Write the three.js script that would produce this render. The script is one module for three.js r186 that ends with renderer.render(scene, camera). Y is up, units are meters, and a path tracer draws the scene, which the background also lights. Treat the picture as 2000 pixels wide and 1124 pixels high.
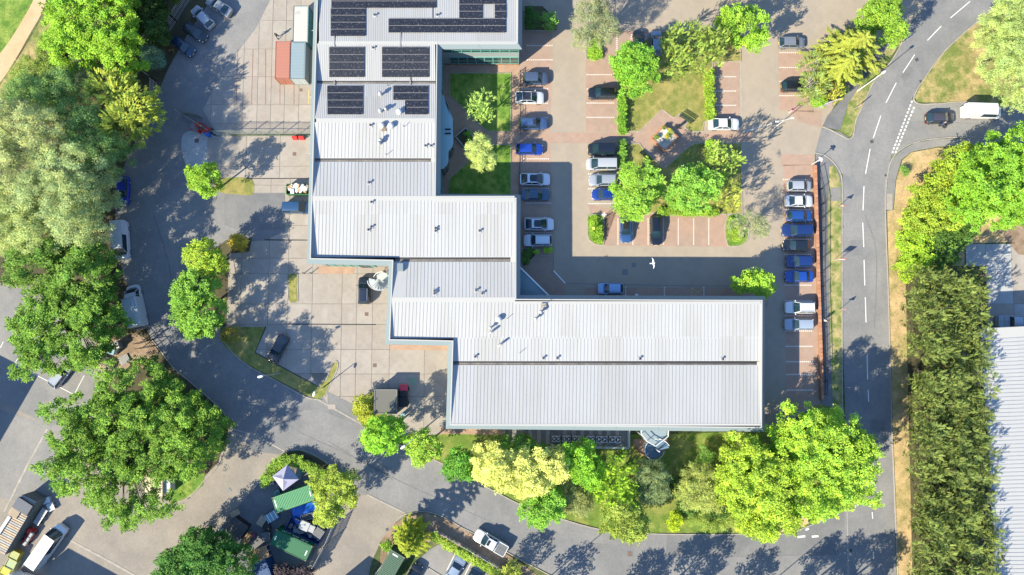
import * as THREE from 'three';
import { mergeGeometries } from 'three/addons/utils/BufferGeometryUtils.js';
import { MarchingCubes } from 'three/addons/objects/MarchingCubes.js';
import { RoundedBoxGeometry } from 'three/addons/geometries/RoundedBoxGeometry.js';

// ---------- camera, sky, sun, exposure ----------
const W = 1024, HH = 575, FOCAL = 1314, ALT = 106.4, TILT = 4.13 * Math.PI / 180;
const scene = new THREE.Scene();
const camera = new THREE.PerspectiveCamera(2 * Math.atan(562 / FOCAL) * 180 / Math.PI, W / HH, 1, 4000);
camera.position.set(0, ALT, 0);
camera.up.set(0, 0, -1);
camera.lookAt(0, ALT - Math.cos(TILT), -Math.sin(TILT));
const renderer = new THREE.WebGLRenderer({ antialias: true });
renderer.setSize(W, HH);
renderer.toneMapping = THREE.LinearToneMapping;
renderer.toneMappingExposure = 2.5;
renderer.shadowMap.enabled = true;
const SUN_EL = 34.3 * Math.PI / 180, sunDir = new THREE.Vector3(-0.78 * Math.cos(SUN_EL), Math.sin(SUN_EL), 0.626 * Math.cos(SUN_EL)).normalize();
{
  const w = 512, h = 256, d = new Float32Array(w * h * 4);
  for (let j = 0; j < h; j++) {
    const el = ((j + 0.5) / h - 0.5) * Math.PI, s = Math.max(0, Math.sin(el));
    for (let i = 0; i < w; i++) {
      const az = ((i + 0.5) / w - 0.5) * 2 * Math.PI;
      const dx = Math.cos(el) * Math.cos(az), dz = Math.cos(el) * Math.sin(az), dy = Math.sin(el);
      const c = Math.max(0, dx * sunDir.x + dy * sunDir.y + dz * sunDir.z);
      const t = Math.pow(s, 0.5), glow = 0.16 * Math.pow(c, 6), k = (j * w + i) * 4;
      if (el < 0) { d[k] = 0.1; d[k + 1] = 0.1; d[k + 2] = 0.08; } else {
        d[k] = 0.28 * (1 - t) + 0.07 * t + glow;
        d[k + 1] = 0.34 * (1 - t) + 0.172 * t + glow;
        d[k + 2] = 0.42 * (1 - t) + 0.40 * t + glow;
      }
      d[k + 3] = 1;
    }
  }
  const sky = new THREE.DataTexture(d, w, h, THREE.RGBAFormat, THREE.FloatType);
  sky.mapping = THREE.EquirectangularReflectionMapping; sky.magFilter = THREE.LinearFilter; sky.needsUpdate = true;
  scene.background = sky; scene.environment = sky;
}
const sun = new THREE.DirectionalLight(new THREE.Color().setRGB(1, 0.9, 0.68), 4.7);
sun.position.copy(sunDir).multiplyScalar(300); sun.target.position.set(0, 0, 0);
sun.castShadow = true; sun.shadow.mapSize.set(4096, 4096); sun.shadow.bias = -0.0005;
Object.assign(sun.shadow.camera, { left: -120, right: 120, top: 90, bottom: -90, near: 50, far: 600 });
scene.add(sun, sun.target);

// ---------- helpers ----------
let seed = 7;
const rnd = () => { seed = (seed + 0x6D2B79F5) | 0; let t = Math.imul(seed ^ (seed >>> 15), 1 | seed); t = (t + Math.imul(t ^ (t >>> 7), 61 | t)) ^ t; return ((t ^ (t >>> 14)) >>> 0) / 4294967296; };
const rr = (a, b) => a + (b - a) * rnd();
const lerp = (a, b, t) => a + (b - a) * t, clamp = (x, a, b) => Math.min(b, Math.max(a, x));
const V = (x, y, z) => new THREE.Vector3(x, y, z);
// the survey: a spot of the aerial photograph (2000 x 1124) at a height above ground, in metres
const cT = Math.cos(TILT), sT = Math.sin(TILT);
function at(px, py, h = 0) {
  const u = (px - 1000) / FOCAL, v = (py - 562) / FOCAL, t = (ALT - h) / (cT + sT * v);
  return V(u * t, h, (-sT + cT * v) * t);
}
function project(p) { const y = p.y - ALT, k = FOCAL / (-y * cT - p.z * sT); return [1000 + p.x * k, 562 + (p.z * cT - y * sT) * k]; }   // and back
const MPP = ALT / cT / FOCAL;                       // metres per photo pixel on the ground
const turnOf = (dx, dy) => -Math.atan2(dy, dx);     // local +x towards (dx, dy) of the plan
const used = {};
function numbered(name) { const n = used[name] = (used[name] ?? -1) + 1; return n ? name + '_' + String(n).padStart(3, '0') : name; }
function tag(o, label, category, group) { o.userData.label = label; o.userData.category = category; if (group) o.userData.group = group; return o; }
function thing(name, label, category, p, turn = 0, group) {
  const o = new THREE.Group(); o.name = numbered(name); o.position.copy(p); o.rotation.y = turn; scene.add(o);
  return tag(o, label, category, group);
}
function part(name, geo, mat, parent) {
  const m = new THREE.Mesh(Array.isArray(geo) ? join(geo) : geo, mat); m.name = name; m.castShadow = m.receiveShadow = true; parent.add(m); return m;
}
function struct(name, geo, mat, parent) {
  const m = part(parent ? name : numbered(name), geo, mat, parent ?? scene); if (!parent) m.userData.kind = 'structure'; return m;
}
const stuff = (o) => { o.userData.kind = 'stuff'; return o; };
function join(list) {
  return mergeGeometries(list.map((g) => {
    const n = g.index ? g.toNonIndexed() : g;
    for (const k of Object.keys(n.attributes)) if (k !== 'position' && k !== 'normal' && k !== 'uv') n.deleteAttribute(k);
    if (!n.attributes.uv) n.setAttribute('uv', new THREE.BufferAttribute(new Float32Array(n.attributes.position.count * 2), 2));
    if (!n.attributes.normal) n.computeVertexNormals();
    return n;
  }));
}
const bx = (w, h, d, x = 0, y = 0, z = 0, ry = 0) => { const g = new THREE.BoxGeometry(w, h, d); if (ry) g.rotateY(ry); return g.translate(x, y + h / 2, z); };
const rbx = (w, h, d, r, x = 0, y = 0, z = 0, ry = 0) => { const g = new RoundedBoxGeometry(w, h, d, 1, r); if (ry) g.rotateY(ry); return g.translate(x, y + h / 2, z); };
const cyl = (r0, r1, h, n, x = 0, y = 0, z = 0) => new THREE.CylinderGeometry(r1, r0, h, n).translate(x, y + h / 2, z);
function rod(p, q, r, r2 = r, n = 6) {
  const d = q.clone().sub(p), g = new THREE.CylinderGeometry(r2, r, d.length(), n);
  g.applyQuaternion(new THREE.Quaternion().setFromUnitVectors(V(0, 1, 0), d.clone().normalize()));
  return g.translate((p.x + q.x) / 2, (p.y + q.y) / 2, (p.z + q.z) / 2);
}
function beam(p, q, w, h) {                          // a square bar from p to q, its top upwards
  const d = q.clone().sub(p), g = new THREE.BoxGeometry(w, h, d.length());
  const m = new THREE.Matrix4().lookAt(q, p, Math.abs(d.y) > 0.98 * d.length() ? V(1, 0, 0) : V(0, 1, 0));
  return g.applyMatrix4(m).translate((p.x + q.x) / 2, (p.y + q.y) / 2, (p.z + q.z) / 2);
}
function tri(list, uvScale = 0) {                    // flat-shaded triangles / quads from arrays of points
  const pos = [], uv = [];
  for (const f of list) for (let i = 1; i + 1 < f.length; i++) for (const p of [f[0], f[i], f[i + 1]]) { pos.push(p.x, p.y, p.z); uv.push(uvScale ? p.x / uvScale : 0, uvScale ? p.z / uvScale : 0); }
  const g = new THREE.BufferGeometry();
  g.setAttribute('position', new THREE.Float32BufferAttribute(pos, 3)); g.setAttribute('uv', new THREE.Float32BufferAttribute(uv, 2)); g.computeVertexNormals(); return g;
}
function slab4(c, t, uvScale = 0) {                  // a slab under the polygon c (clockwise from above or not), t thick
  const b = c.map((p) => V(p.x, p.y - t, p.z)), f = [c, [...b].reverse()];
  c.forEach((p, i) => { const j = (i + 1) % c.length; f.push([p, b[i], b[j], c[j]]); });
  const n = new THREE.Vector3().crossVectors(c[1].clone().sub(c[0]), c[2].clone().sub(c[0]));
  if (n.y < 0) f.forEach((x) => x.reverse());
  return tri(f, uvScale);
}
function flat(pts, y, S = 30) {                      // horizontal sheet from plan points
  const sh = new THREE.Shape(pts.map((p) => new THREE.Vector2(p.x, -p.z))), g = new THREE.ShapeGeometry(sh, 1);
  g.rotateX(-Math.PI / 2).translate(0, y, 0);
  const p = g.attributes.position, uv = g.attributes.uv;
  for (let i = 0; i < p.count; i++) uv.setXY(i, p.getX(i) / S, -p.getZ(i) / S);
  return g;
}
const plan = (list) => { const o = []; for (let i = 0; i < list.length; i += 2) o.push(at(list[i], list[i + 1])); return o; };
function smooth(pts, n = 6, closed = false) {        // a rounded run through points
  return new THREE.CatmullRomCurve3(pts, closed, 'centripetal').getPoints(pts.length * n);
}
function ribbon(pts, w, h, y = 0, closed = false) {  // a kerb or strip of rectangular section along plan points
  const n = pts.length, L = [], R = [];
  for (let i = 0; i < n; i++) {
    const a = pts[closed ? (i + n - 1) % n : Math.max(0, i - 1)], b = pts[closed ? (i + 1) % n : Math.min(n - 1, i + 1)];
    const d = V(b.x - a.x, 0, b.z - a.z).normalize(), s = V(-d.z, 0, d.x).multiplyScalar(w / 2);
    L.push(V(pts[i].x - s.x, y + h, pts[i].z - s.z)); R.push(V(pts[i].x + s.x, y + h, pts[i].z + s.z));
  }
  const f = [], dn = (p) => V(p.x, y - 0.02, p.z);
  for (let i = 0; i < (closed ? n : n - 1); i++) {
    const j = (i + 1) % n;
    f.push([L[i], R[i], R[j], L[j]].reverse(), [L[j], dn(L[j]), dn(L[i]), L[i]], [R[i], dn(R[i]), dn(R[j]), R[j]]);
  }
  if (!closed) for (const [i, k] of [[0, 1], [n - 1, 0]]) { const q = [L[i], R[i], dn(R[i]), dn(L[i])]; f.push(k ? q : q.reverse()); }
  return tri(f, 3);
}
const along = (pts, step) => {                       // points every `step` metres along a run
  const c = new THREE.CurvePath(); for (let i = 0; i + 1 < pts.length; i++) c.add(new THREE.LineCurve3(pts[i], pts[i + 1]));
  const L = c.getLength(), n = Math.max(1, Math.round(L / step)), o = []; for (let i = 0; i <= n; i++) o.push(c.getPoint(i / n)); return o;
};

// ---------- procedural textures ----------
const NS = 512;
function noiseField(f0, oct, sd) {
  const out = new Float32Array(NS * NS); let amp = 1, tot = 0;
  for (let o = 0; o < oct; o++) {
    const f = f0 << o; if (f > NS) break;
    const g = new Float32Array(f * f); let s = sd * 7919 + o * 104729;
    for (let i = 0; i < f * f; i++) { s = (Math.imul(s, 1664525) + 1013904223) >>> 0; g[i] = s / 4294967296; }
    for (let y = 0; y < NS; y++) { const fy = y * f / NS, y0 = Math.floor(fy), ty = fy - y0, sy = ty * ty * (3 - 2 * ty), y1 = (y0 + 1) % f;
      for (let x = 0; x < NS; x++) { const fx = x * f / NS, x0 = Math.floor(fx), tx = fx - x0, sx = tx * tx * (3 - 2 * tx), x1 = (x0 + 1) % f;
        out[y * NS + x] += amp * lerp(lerp(g[y0 * f + x0], g[y0 * f + x1], sx), lerp(g[y1 * f + x0], g[y1 * f + x1], sx), sy); } }
    tot += amp; amp *= 0.6;
  }
  for (let i = 0; i < out.length; i++) out[i] /= tot;
  return out;
}
const NA = noiseField(4, 6, 1), NB = noiseField(16, 4, 2), NC = noiseField(128, 2, 3), ND = noiseField(8, 5, 4);
const smp = (F, x, y) => F[((y % NS + NS) % NS) * NS + ((x % NS + NS) % NS)];
const enc = (c) => Math.round(255 * clamp(c <= 0.0031308 ? 12.92 * c : 1.055 * Math.pow(c, 1 / 2.4) - 0.055, 0, 1));
function tex(fn, size = NS) {                        // fn(x, y) gives a linear colour
  const d = new Uint8Array(size * size * 4);
  for (let y = 0; y < size; y++) for (let x = 0; x < size; x++) { const c = fn(x, y), k = (y * size + x) * 4; d[k] = enc(c[0]); d[k + 1] = enc(c[1]); d[k + 2] = enc(c[2]); d[k + 3] = 255; }
  const t = new THREE.DataTexture(d, size, size); t.wrapS = t.wrapT = THREE.RepeatWrapping; t.magFilter = THREE.LinearFilter; t.minFilter = THREE.LinearMipmapLinearFilter; t.colorSpace = THREE.SRGBColorSpace; t.needsUpdate = true; return t;
}
const n01 = (v, a, b) => clamp((v - a) / (b - a), 0, 1);
const mixc = (a, b, t) => [lerp(a[0], b[0], t), lerp(a[1], b[1], t), lerp(a[2], b[2], t)];
const mulc = (a, k) => [a[0] * k, a[1] * k, a[2] * k];
const std = (c, r = 0.9, o = {}) => new THREE.MeshStandardMaterial({ color: new THREE.Color().setRGB(...c), roughness: r, ...o });
const mapped = (t, r = 0.95, o = {}) => new THREE.MeshStandardMaterial({ map: t, roughness: r, ...o });
const groundTex = (base, alt, amt, speck) => tex((x, y) => {
  const a = smp(NA, x, y), b = smp(NB, x + 91, y + 37), c = smp(NC, x * 2, y * 2), d = smp(NC, x + 200, y + 5);
  const col = mixc(base, alt, n01(a * 0.65 + b * 0.35, 0.5 - amt, 0.5 + amt));
  return mulc(col, 1 + speck * ((c - 0.5) * 1.2 + (d - 0.5)) + 0.25 * (b - 0.5) * amt * 2);
});
const grassTex = (g, dry, cut, speck = 0.7) => tex((x, y) => {
  const a = smp(NA, x + 13, y + 77), b = smp(NB, x, y), c = smp(NC, x * 2 + 9, y * 2), e = smp(NC, x + 31, y + 64);
  const col = mixc(g, dry, n01(a * 0.55 + b * 0.45, cut - 0.12, cut + 0.14));
  return mulc(col, 0.72 + 0.5 * b + speck * ((c - 0.5) + 0.7 * (e - 0.5)));
});
const MT = {
  asphalt: mapped(groundTex([0.158, 0.160, 0.167], [0.203, 0.200, 0.200], 0.16, 0.16)),
  asphaltMid: mapped(groundTex([0.135, 0.138, 0.146], [0.175, 0.175, 0.178], 0.16, 0.16)),
  asphaltDark: mapped(groundTex([0.115, 0.118, 0.128], [0.16, 0.16, 0.165], 0.16, 0.18)),
  tarmac: mapped(groundTex([0.205, 0.184, 0.164], [0.254, 0.226, 0.193], 0.16, 0.16)),
  tarmacGrey: mapped(groundTex([0.172, 0.172, 0.172], [0.219, 0.211, 0.202], 0.16, 0.16)),
  concrete: mapped(groundTex([0.268, 0.237, 0.207], [0.309, 0.280, 0.252], 0.2, 0.14)),
  concreteB: mapped(groundTex([0.273, 0.242, 0.213], [0.319, 0.289, 0.260], 0.2, 0.14)),
  concreteC: mapped(groundTex([0.259, 0.228, 0.200], [0.300, 0.270, 0.241], 0.2, 0.14)),
  concreteGrey: mapped(groundTex([0.28, 0.29, 0.3], [0.38, 0.385, 0.38], 0.2, 0.14)),
  joint: std([0.17, 0.138, 0.11], 1),
  lane: mapped(tex((x, y) => { const b = smp(NB, x, y), a = smp(NA, x, y), c = smp(NC, x * 2, y * 2); const brick = (((x >> 2) + (y >> 2) * 3) % 5) / 5; return mulc(mixc([0.30, 0.252, 0.20], [0.275, 0.235, 0.192], n01(a, 0.35, 0.65)), 0.9 + 0.16 * (b - 0.5) + 0.16 * (c - 0.5) + 0.12 * (brick - 0.4) + 0.1); })),
  bay: mapped(tex((x, y) => { const b = smp(NB, x + 50, y), a = smp(NA, x, y + 99), c = smp(NC, x * 2, y * 2); const brick = (((x >> 2) + (y >> 2) * 3) % 5) / 5; return mulc(mixc([0.33, 0.225, 0.175], [0.3, 0.22, 0.175], n01(a, 0.35, 0.65)), 0.95 + 0.25 * (b - 0.5) + 0.2 * (c - 0.5) + 0.14 * (brick - 0.4)); })),
  brickPath: mapped(groundTex([0.3, 0.2, 0.145], [0.36, 0.25, 0.18], 0.15, 0.2)),
  grass: mapped(grassTex([0.105, 0.175, 0.022], [0.2, 0.21, 0.05], 0.52)),
  lawn: mapped(grassTex([0.085, 0.185, 0.018], [0.19, 0.25, 0.045], 0.5, 0.8)),
  dryLawn: mapped(grassTex([0.15, 0.18, 0.035], [0.245, 0.215, 0.07], 0.47, 0.5)),
  verge: mapped(grassTex([0.12, 0.175, 0.035], [0.32, 0.26, 0.125], 0.5, 0.6)),
  straw: mapped(grassTex([0.24, 0.22, 0.08], [0.4, 0.29, 0.15], 0.42, 0.6)),
  bank: mapped(grassTex([0.14, 0.175, 0.04], [0.34, 0.255, 0.12], 0.5, 0.7)),
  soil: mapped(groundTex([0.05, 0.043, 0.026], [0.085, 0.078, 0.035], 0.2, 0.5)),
  scrub: mapped(grassTex([0.05, 0.085, 0.02], [0.12, 0.12, 0.05], 0.5, 0.8)),
  sand: mapped(groundTex([0.460, 0.307, 0.175], [0.510, 0.361, 0.230], 0.2, 0.12)),
  earth: mapped(groundTex([0.17, 0.12, 0.08], [0.3, 0.22, 0.16], 0.2, 0.4)),
  kerb: mapped(groundTex([0.25, 0.23, 0.2], [0.36, 0.33, 0.29], 0.2, 0.2)),
  white: std([0.62, 0.62, 0.6], 0.8), yellowPaint: std([0.42, 0.34, 0.12], 0.8),
  roof: mapped(tex((x, y) => { const st = smp(ND, x, y >> 4), a = smp(NA, x, y), b = smp(NC, x, y >> 2); return mulc(mixc([0.37, 0.378, 0.388], [0.325, 0.325, 0.318], n01(st, 0.45, 0.72)), 0.97 + 0.06 * (a - 0.5) + 0.04 * (b - 0.5)); }), 0.55),
  roofEdge: std([0.37, 0.37, 0.36], 0.6),
  seam: std([0.25, 0.25, 0.255], 0.7),
  gutter: mapped(groundTex([0.1, 0.095, 0.09], [0.2, 0.175, 0.15], 0.2, 0.4)),
  gutterDark: std([0.035, 0.035, 0.04], 0.8),
  fascia: std([0.165, 0.21, 0.235], 0.5), fasciaDark: std([0.13, 0.175, 0.2], 0.5),
  wallPanel: std([0.24, 0.27, 0.28], 0.5), wallBrick: mapped(groundTex([0.22, 0.12, 0.075], [0.28, 0.17, 0.11], 0.2, 0.4)),
  frame: std([0.12, 0.3, 0.27], 0.5), pane: new THREE.MeshPhysicalMaterial({ color: new THREE.Color().setRGB(0.02, 0.055, 0.06), roughness: 0.05, metalness: 0, specularIntensity: 1, ior: 1.9 }),
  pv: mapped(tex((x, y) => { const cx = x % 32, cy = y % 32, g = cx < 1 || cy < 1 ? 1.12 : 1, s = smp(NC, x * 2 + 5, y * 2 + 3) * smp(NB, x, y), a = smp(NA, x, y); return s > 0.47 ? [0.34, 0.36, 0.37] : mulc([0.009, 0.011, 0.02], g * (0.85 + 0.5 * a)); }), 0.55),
  pvFrame: std([0.3, 0.28, 0.27], 0.5, { metalness: 0.2 }),
  metal: std([0.3, 0.31, 0.32], 0.45, { metalness: 0.5 }), galv: std([0.42, 0.43, 0.44], 0.5, { metalness: 0.4 }),
  black: std([0.018, 0.018, 0.02], 0.6), darkGrey: std([0.06, 0.062, 0.066], 0.7), midGrey: std([0.16, 0.165, 0.17], 0.7),
  whitePaint: std([0.62, 0.63, 0.64], 0.5), red: std([0.5, 0.03, 0.025], 0.5), blue: std([0.012, 0.12, 0.5], 0.5), skyBlue: std([0.18, 0.36, 0.46], 0.6),
  wood: mapped(groundTex([0.26, 0.16, 0.08], [0.38, 0.25, 0.13], 0.2, 0.4)), paleWood: mapped(groundTex([0.36, 0.28, 0.2], [0.48, 0.39, 0.28], 0.2, 0.4)),
  bark: mapped(groundTex([0.1, 0.08, 0.06], [0.17, 0.14, 0.11], 0.2, 0.5)), paleBark: std([0.42, 0.4, 0.36], 0.9),
};
// ---------- ground, roads, paving ----------
{
  const g = new THREE.PlaneGeometry(1600, 1600, 1, 1).rotateX(-Math.PI / 2), uv = g.attributes.uv;
  for (let i = 0; i < uv.count; i++) uv.setXY(i, uv.getX(i) * 50, uv.getY(i) * 50);
  struct('ground', g, MT.scrub);
}
const sheet = (name, pts, y, mat, S = 30, parent) => struct(name, flat(Array.isArray(pts) && typeof pts[0] === 'number' ? plan(pts) : pts, y, S), mat, parent);
// the north-west field and its sand path
sheet('field', [-160, 150, 0, 130, 60, 40, 84, -60, -160, -60], 0.006, MT.lawn, 22);
sheet('sand_path', smooth(plan([-80, 240, 2, 158, 30, 115, 60, 62, 82, 22, 104, -60]), 4).concat(smooth(plan([84, -60, 66, -4, 44, 38, 16, 82, -4, 108, -90, 190]), 4)), 0.012, MT.sand, 20);
sheet('path_edge_grass', [-80, 245, 2, 160, 34, 115, 66, 62, 90, 20, 110, 10, 120, 60, 70, 140, 10, 190, -60, 260], 0.008, MT.bank, 14);
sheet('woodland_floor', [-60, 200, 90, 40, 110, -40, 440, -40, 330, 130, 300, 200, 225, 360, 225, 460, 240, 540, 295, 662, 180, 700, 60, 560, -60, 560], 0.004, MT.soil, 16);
// estate road that runs round the west and south of the building
const estate = sheet('estate_road', [440, -40, 570, -40, 500, 55, 467, 99, 460, 130, 450, 190, 450, 330, 450, 372, 570, 374, 570, 480, 470, 492, 430, 600, 430, 660, 480, 712, 600, 775, 637, 765, 690, 790, 707, 835, 845, 897, 922, 937, 1000, 978, 1020, 987,
  1100, 1015, 1175, 1035, 1270, 1043, 1450, 1045, 1532, 1044, 1575, 1031, 1605, 1016, 1655, 976, 1664, 1170, 1080, 1170, 1080, 1124, 1000, 1085, 940, 1050, 900, 1030, 870, 1012, 830, 1000, 800, 1003, 775, 1020, 700, 990, 680, 965, 672, 940, 650, 915, 620, 893, 585, 880, 555, 884, 500, 880, 440, 840,
  412, 782, 375, 750, 337, 717, 312, 684, 295, 662, 270, 610, 240, 540, 225, 460, 225, 360, 300, 200, 330, 130, 370, 60], 0.012, MT.asphalt, 36);
sheet('road_patch', [438, 380, 557, 378, 557, 448, 470, 452, 438, 440], 0.02, MT.asphaltMid, 20);
sheet('road_patch', [480, 880, 500, 852, 640, 925, 800, 1004, 792, 1006, 717, 968, 640, 935, 555, 890], 0.017, MT.asphaltMid, 20);
sheet('road_patch', [560, 806, 640, 765, 692, 790, 712, 832, 690, 828, 620, 800], 0.017, MT.asphaltMid, 20);
sheet('road_patch', [1303, 1043, 1460, 1046, 1600, 1018, 1650, 985, 1650, 1085, 1400, 1088, 1300, 1086], 0.016, MT.asphaltMid, 24);
sheet('dropped_apron', smooth(plan([358, 262, 354, 290, 360, 315, 372, 332, 385, 340, 404, 336, 405, 300, 405, 268, 385, 255]), 3, true), 0.02, MT.concreteGrey, 18);
// the public road to the east
const roadW = [1810, -40, 1800, 20, 1775, 55, 1762, 82, 1740, 120, 1712, 150, 1697, 180, 1672, 230, 1664, 268, 1650, 300, 1645, 362, 1645, 560, 1648, 700, 1653, 850, 1656, 1000, 1655, 1170];
const roadE = [1752, 1170, 1748, 1000, 1742, 850, 1738, 700, 1734, 560, 1729, 420, 1729, 380, 1733, 340, 1742, 302, 1760, 252, 1782, 192, 1805, 152, 1837, 108, 1875, 70, 1930, 25, 1990, -40];
const mainRoad = sheet('road', [...roadW, ...roadE], 0.016, MT.asphalt, 34);
sheet('side_road', [1742, 306, 1752, 275, 1782, 194, 1800, 204, 1850, 203, 1890, 199, 1950, 205, 2060, 218, 2060, 290, 1960, 277, 1915, 269, 1830, 271, 1790, 278, 1762, 290], 0.02, MT.tarmacGrey, 30);
sheet('site_entrance', [1605, 250, 1640, 258, 1662, 272, 1668, 268, 1662, 345, 1642, 338, 1630, 320, 1610, 305, 1592, 299], 0.02, MT.asphalt, 30);
sheet('footpath', [1742, 312, 1764, 291, 1790, 279, 1830, 272, 1915, 270, 1960, 278, 2060, 292, 2060, 305, 1960, 291, 1910, 284, 1830, 287, 1780, 297, 1761, 312, 1750, 350, 1746, 395, 1744, 412, 1731, 410, 1731, 380, 1735, 340], 0.06, MT.tarmacGrey, 20);
sheet('footpath', [1593, 300, 1611, 306, 1630, 320, 1642, 340, 1645, 362, 1646, 830, 1604, 830, 1599, 560], 0.06, MT.asphaltDark, 20);
sheet('footpath', [1606, 248, 1617, 225, 1650, 190, 1672, 150, 1720, 90, 1745, 60, 1752, 70, 1715, 120, 1682, 162, 1657, 202, 1641, 255], 0.06, MT.asphaltDark, 20);
sheet('grass_verge', [1641, 256, 1660, 268, 1666, 260, 1680, 215, 1712, 150, 1748, 100, 1775, 50, 1768, 40, 1716, 120, 1683, 162, 1657, 202], 0.08, MT.verge, 12);
sheet('grass_verge', [1620, 326, 1629, 324, 1637, 338, 1643, 362, 1643, 560, 1648, 830, 1630, 830, 1624, 740, 1619, 560, 1617, 420], 0.08, MT.verge, 12);
sheet('crossing_slab', [1622, 368, 1642, 366, 1642, 393, 1622, 393], 0.095, MT.tarmacGrey, 8);
sheet('crossing_slab', [1732, 379, 1743, 379, 1743, 410, 1732, 410], 0.075, MT.concrete, 8);
sheet('road_corner_grass', [1930, 26, 1876, 72, 1838, 110, 1806, 154, 1787, 190, 1792, 200, 1830, 201, 1890, 197, 1950, 203, 2060, 216, 2060, -60, 1992, -60], 0.07, MT.bank, 16);
sheet('grass_bank', [1733, 412, 1746, 410, 1751, 352, 1763, 313, 1781, 298, 1830, 289, 1910, 286, 1960, 293, 2080, 306, 2080, 470, 1884, 476, 1884, 650, 1960, 1200, 1756, 1200, 1751, 1000, 1745, 850, 1741, 700, 1737, 560], 0.05, MT.straw, 18);
sheet('bare_earth', [1950, 450, 2080, 430, 2080, 500, 1990, 498], 0.055, MT.earth, 10);
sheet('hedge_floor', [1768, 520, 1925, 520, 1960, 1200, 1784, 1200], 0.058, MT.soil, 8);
// road markings: every dash a part of the road
const dash = (p, q, w, mat, parent, y = 0.022) => part('lane_dash', slab4([[-1, 0], [1, 0], [1, 1], [-1, 1]].map(([s, e]) => { const d = q.clone().sub(p).normalize(); const b = e ? q : p; return V(b.x - d.z * w / 2 * s, y, b.z + d.x * w / 2 * s); }), 0.004), mat, parent);
for (const [a, b, c, d] of [[1895, 3, 1857, 35], [1839, 51, 1812, 79], [1787, 107, 1764, 142], [1751, 162, 1731, 201], [1721, 226, 1706, 270], [1700, 291, 1691, 340], [1688, 364, 1686, 411], [1685.5, 435, 1687.5, 483], [1688, 508, 1689.5, 558], [1690.5, 581, 1692, 630], [1694, 694, 1695, 742], [1696, 762, 1697, 785], [1704, 1001, 1705, 1014], [1706, 1078, 1707, 1092]])
  dash(at(a, b), at(c, d), 0.13, MT.white, mainRoad);
for (const [a, b, c, d, n] of [[1782, 197, 1742, 302, 15], [1786, 209, 1748, 302, 13]]) for (let i = 0; i < n; i++) { const p = at(a, b), q = at(c, d); dash(p.clone().lerp(q, i / n), p.clone().lerp(q, (i + 0.62) / n), 0.24, MT.white, mainRoad, 0.026); }
for (const [a, b, c, d] of [[1595, 1022, 1612, 1013], [1574, 1036, 1580, 1033], [1558, 1050, 1573, 1048], [1586, 1049, 1599, 1048]]) dash(at(a, b), at(c, d), 0.3, MT.white, estate, 0.022);
// repairs and sealed joints in the asphalt
const seal = (list, mat = MT.asphaltDark, w = 0.09) => part('sealed_joint', ribbon(smooth(plan(list), 3), w, 0.003, 0.02), mat, estate);
seal([1655, 985, 1656, 1050, 1657, 1124], MT.kerb, 0.1); seal([640, 862, 700, 898, 790, 945, 880, 985, 980, 1030]); seal([1690, 420, 1710, 480, 1712, 560, 1708, 640], MT.asphaltMid, 0.2); seal([520, 800, 580, 842, 660, 880, 760, 930], MT.asphaltMid, 0.16); seal([1300, 1086, 1400, 1088, 1560, 1085], MT.asphaltDark, 0.06); seal([300, 420, 330, 520, 345, 610, 390, 690], MT.asphaltMid, 0.2); seal([1770, 240, 1830, 238, 1960, 246], MT.asphaltDark, 0.06);
for (const q of [[1662, 470, 1686, 470, 1686, 500, 1662, 500], [1700, 820, 1730, 820, 1731, 846, 1701, 846], [740, 905, 775, 922, 766, 938, 731, 920], [1040, 1040, 1085, 1055, 1078, 1072, 1033, 1056], [1150, 1060, 1192, 1064, 1190, 1078, 1148, 1074], [350, 640, 372, 655, 362, 670, 342, 655], [1758, 150, 1776, 128, 1786, 137, 1768, 160]]) part('repair_patch', flat(plan(q), 0.021, 20), MT.asphaltMid, estate);
// gullies and manhole covers
const cover = (px, py, s, mat = MT.darkGrey, ry = 0, y = 0.028) => { const p = at(px, py), g = new THREE.Group(); g.name = numbered('drain_cover'); g.position.set(p.x, y, p.z); g.rotation.y = ry; scene.add(g);
  part('cover_frame', [bx(s, 0.012, s)], MT.midGrey, g); part('cover_plate', bx(s * 0.82, 0.02, s * 0.82), mat, g); g.userData = { kind: 'structure' }; };
const rustPlate = std([0.14, 0.095, 0.08], 0.9);
for (const [x, y, s, m, r] of [[1791, 117, 0.65, MT.darkGrey, 0.6], [1798.5, 159, 0.5, MT.darkGrey, 0.5], [1703, 277, 0.6, MT.darkGrey, 0.2], [1730, 343, 0.4, MT.darkGrey, 0], [1645.5, 443, 0.4, MT.darkGrey, 0], [1649, 1082, 0.7, MT.midGrey, 0], [1662, 1076, 0.45, MT.black, 0], [1230, 1083, 0.8, rustPlate, 0],
  [384, 275, 0.7, rustPlate, 0], [575, 301, 0.7, rustPlate, 0], [716, 614, 0.7, rustPlate, 0], [732, 714, 0.7, rustPlate, 0], [588, 176, 0.6, rustPlate, 0], [756, 1035, 0.5, MT.darkGrey, 0.5], [367, 973, 0.45, MT.darkGrey, 0.4], [447, 958, 0.6, MT.midGrey, 0.5], [1221, 532, 0.9, MT.midGrey, 0], [1238, 518, 0.7, MT.midGrey, 0]]) cover(x, y, s, m, r);
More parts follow.
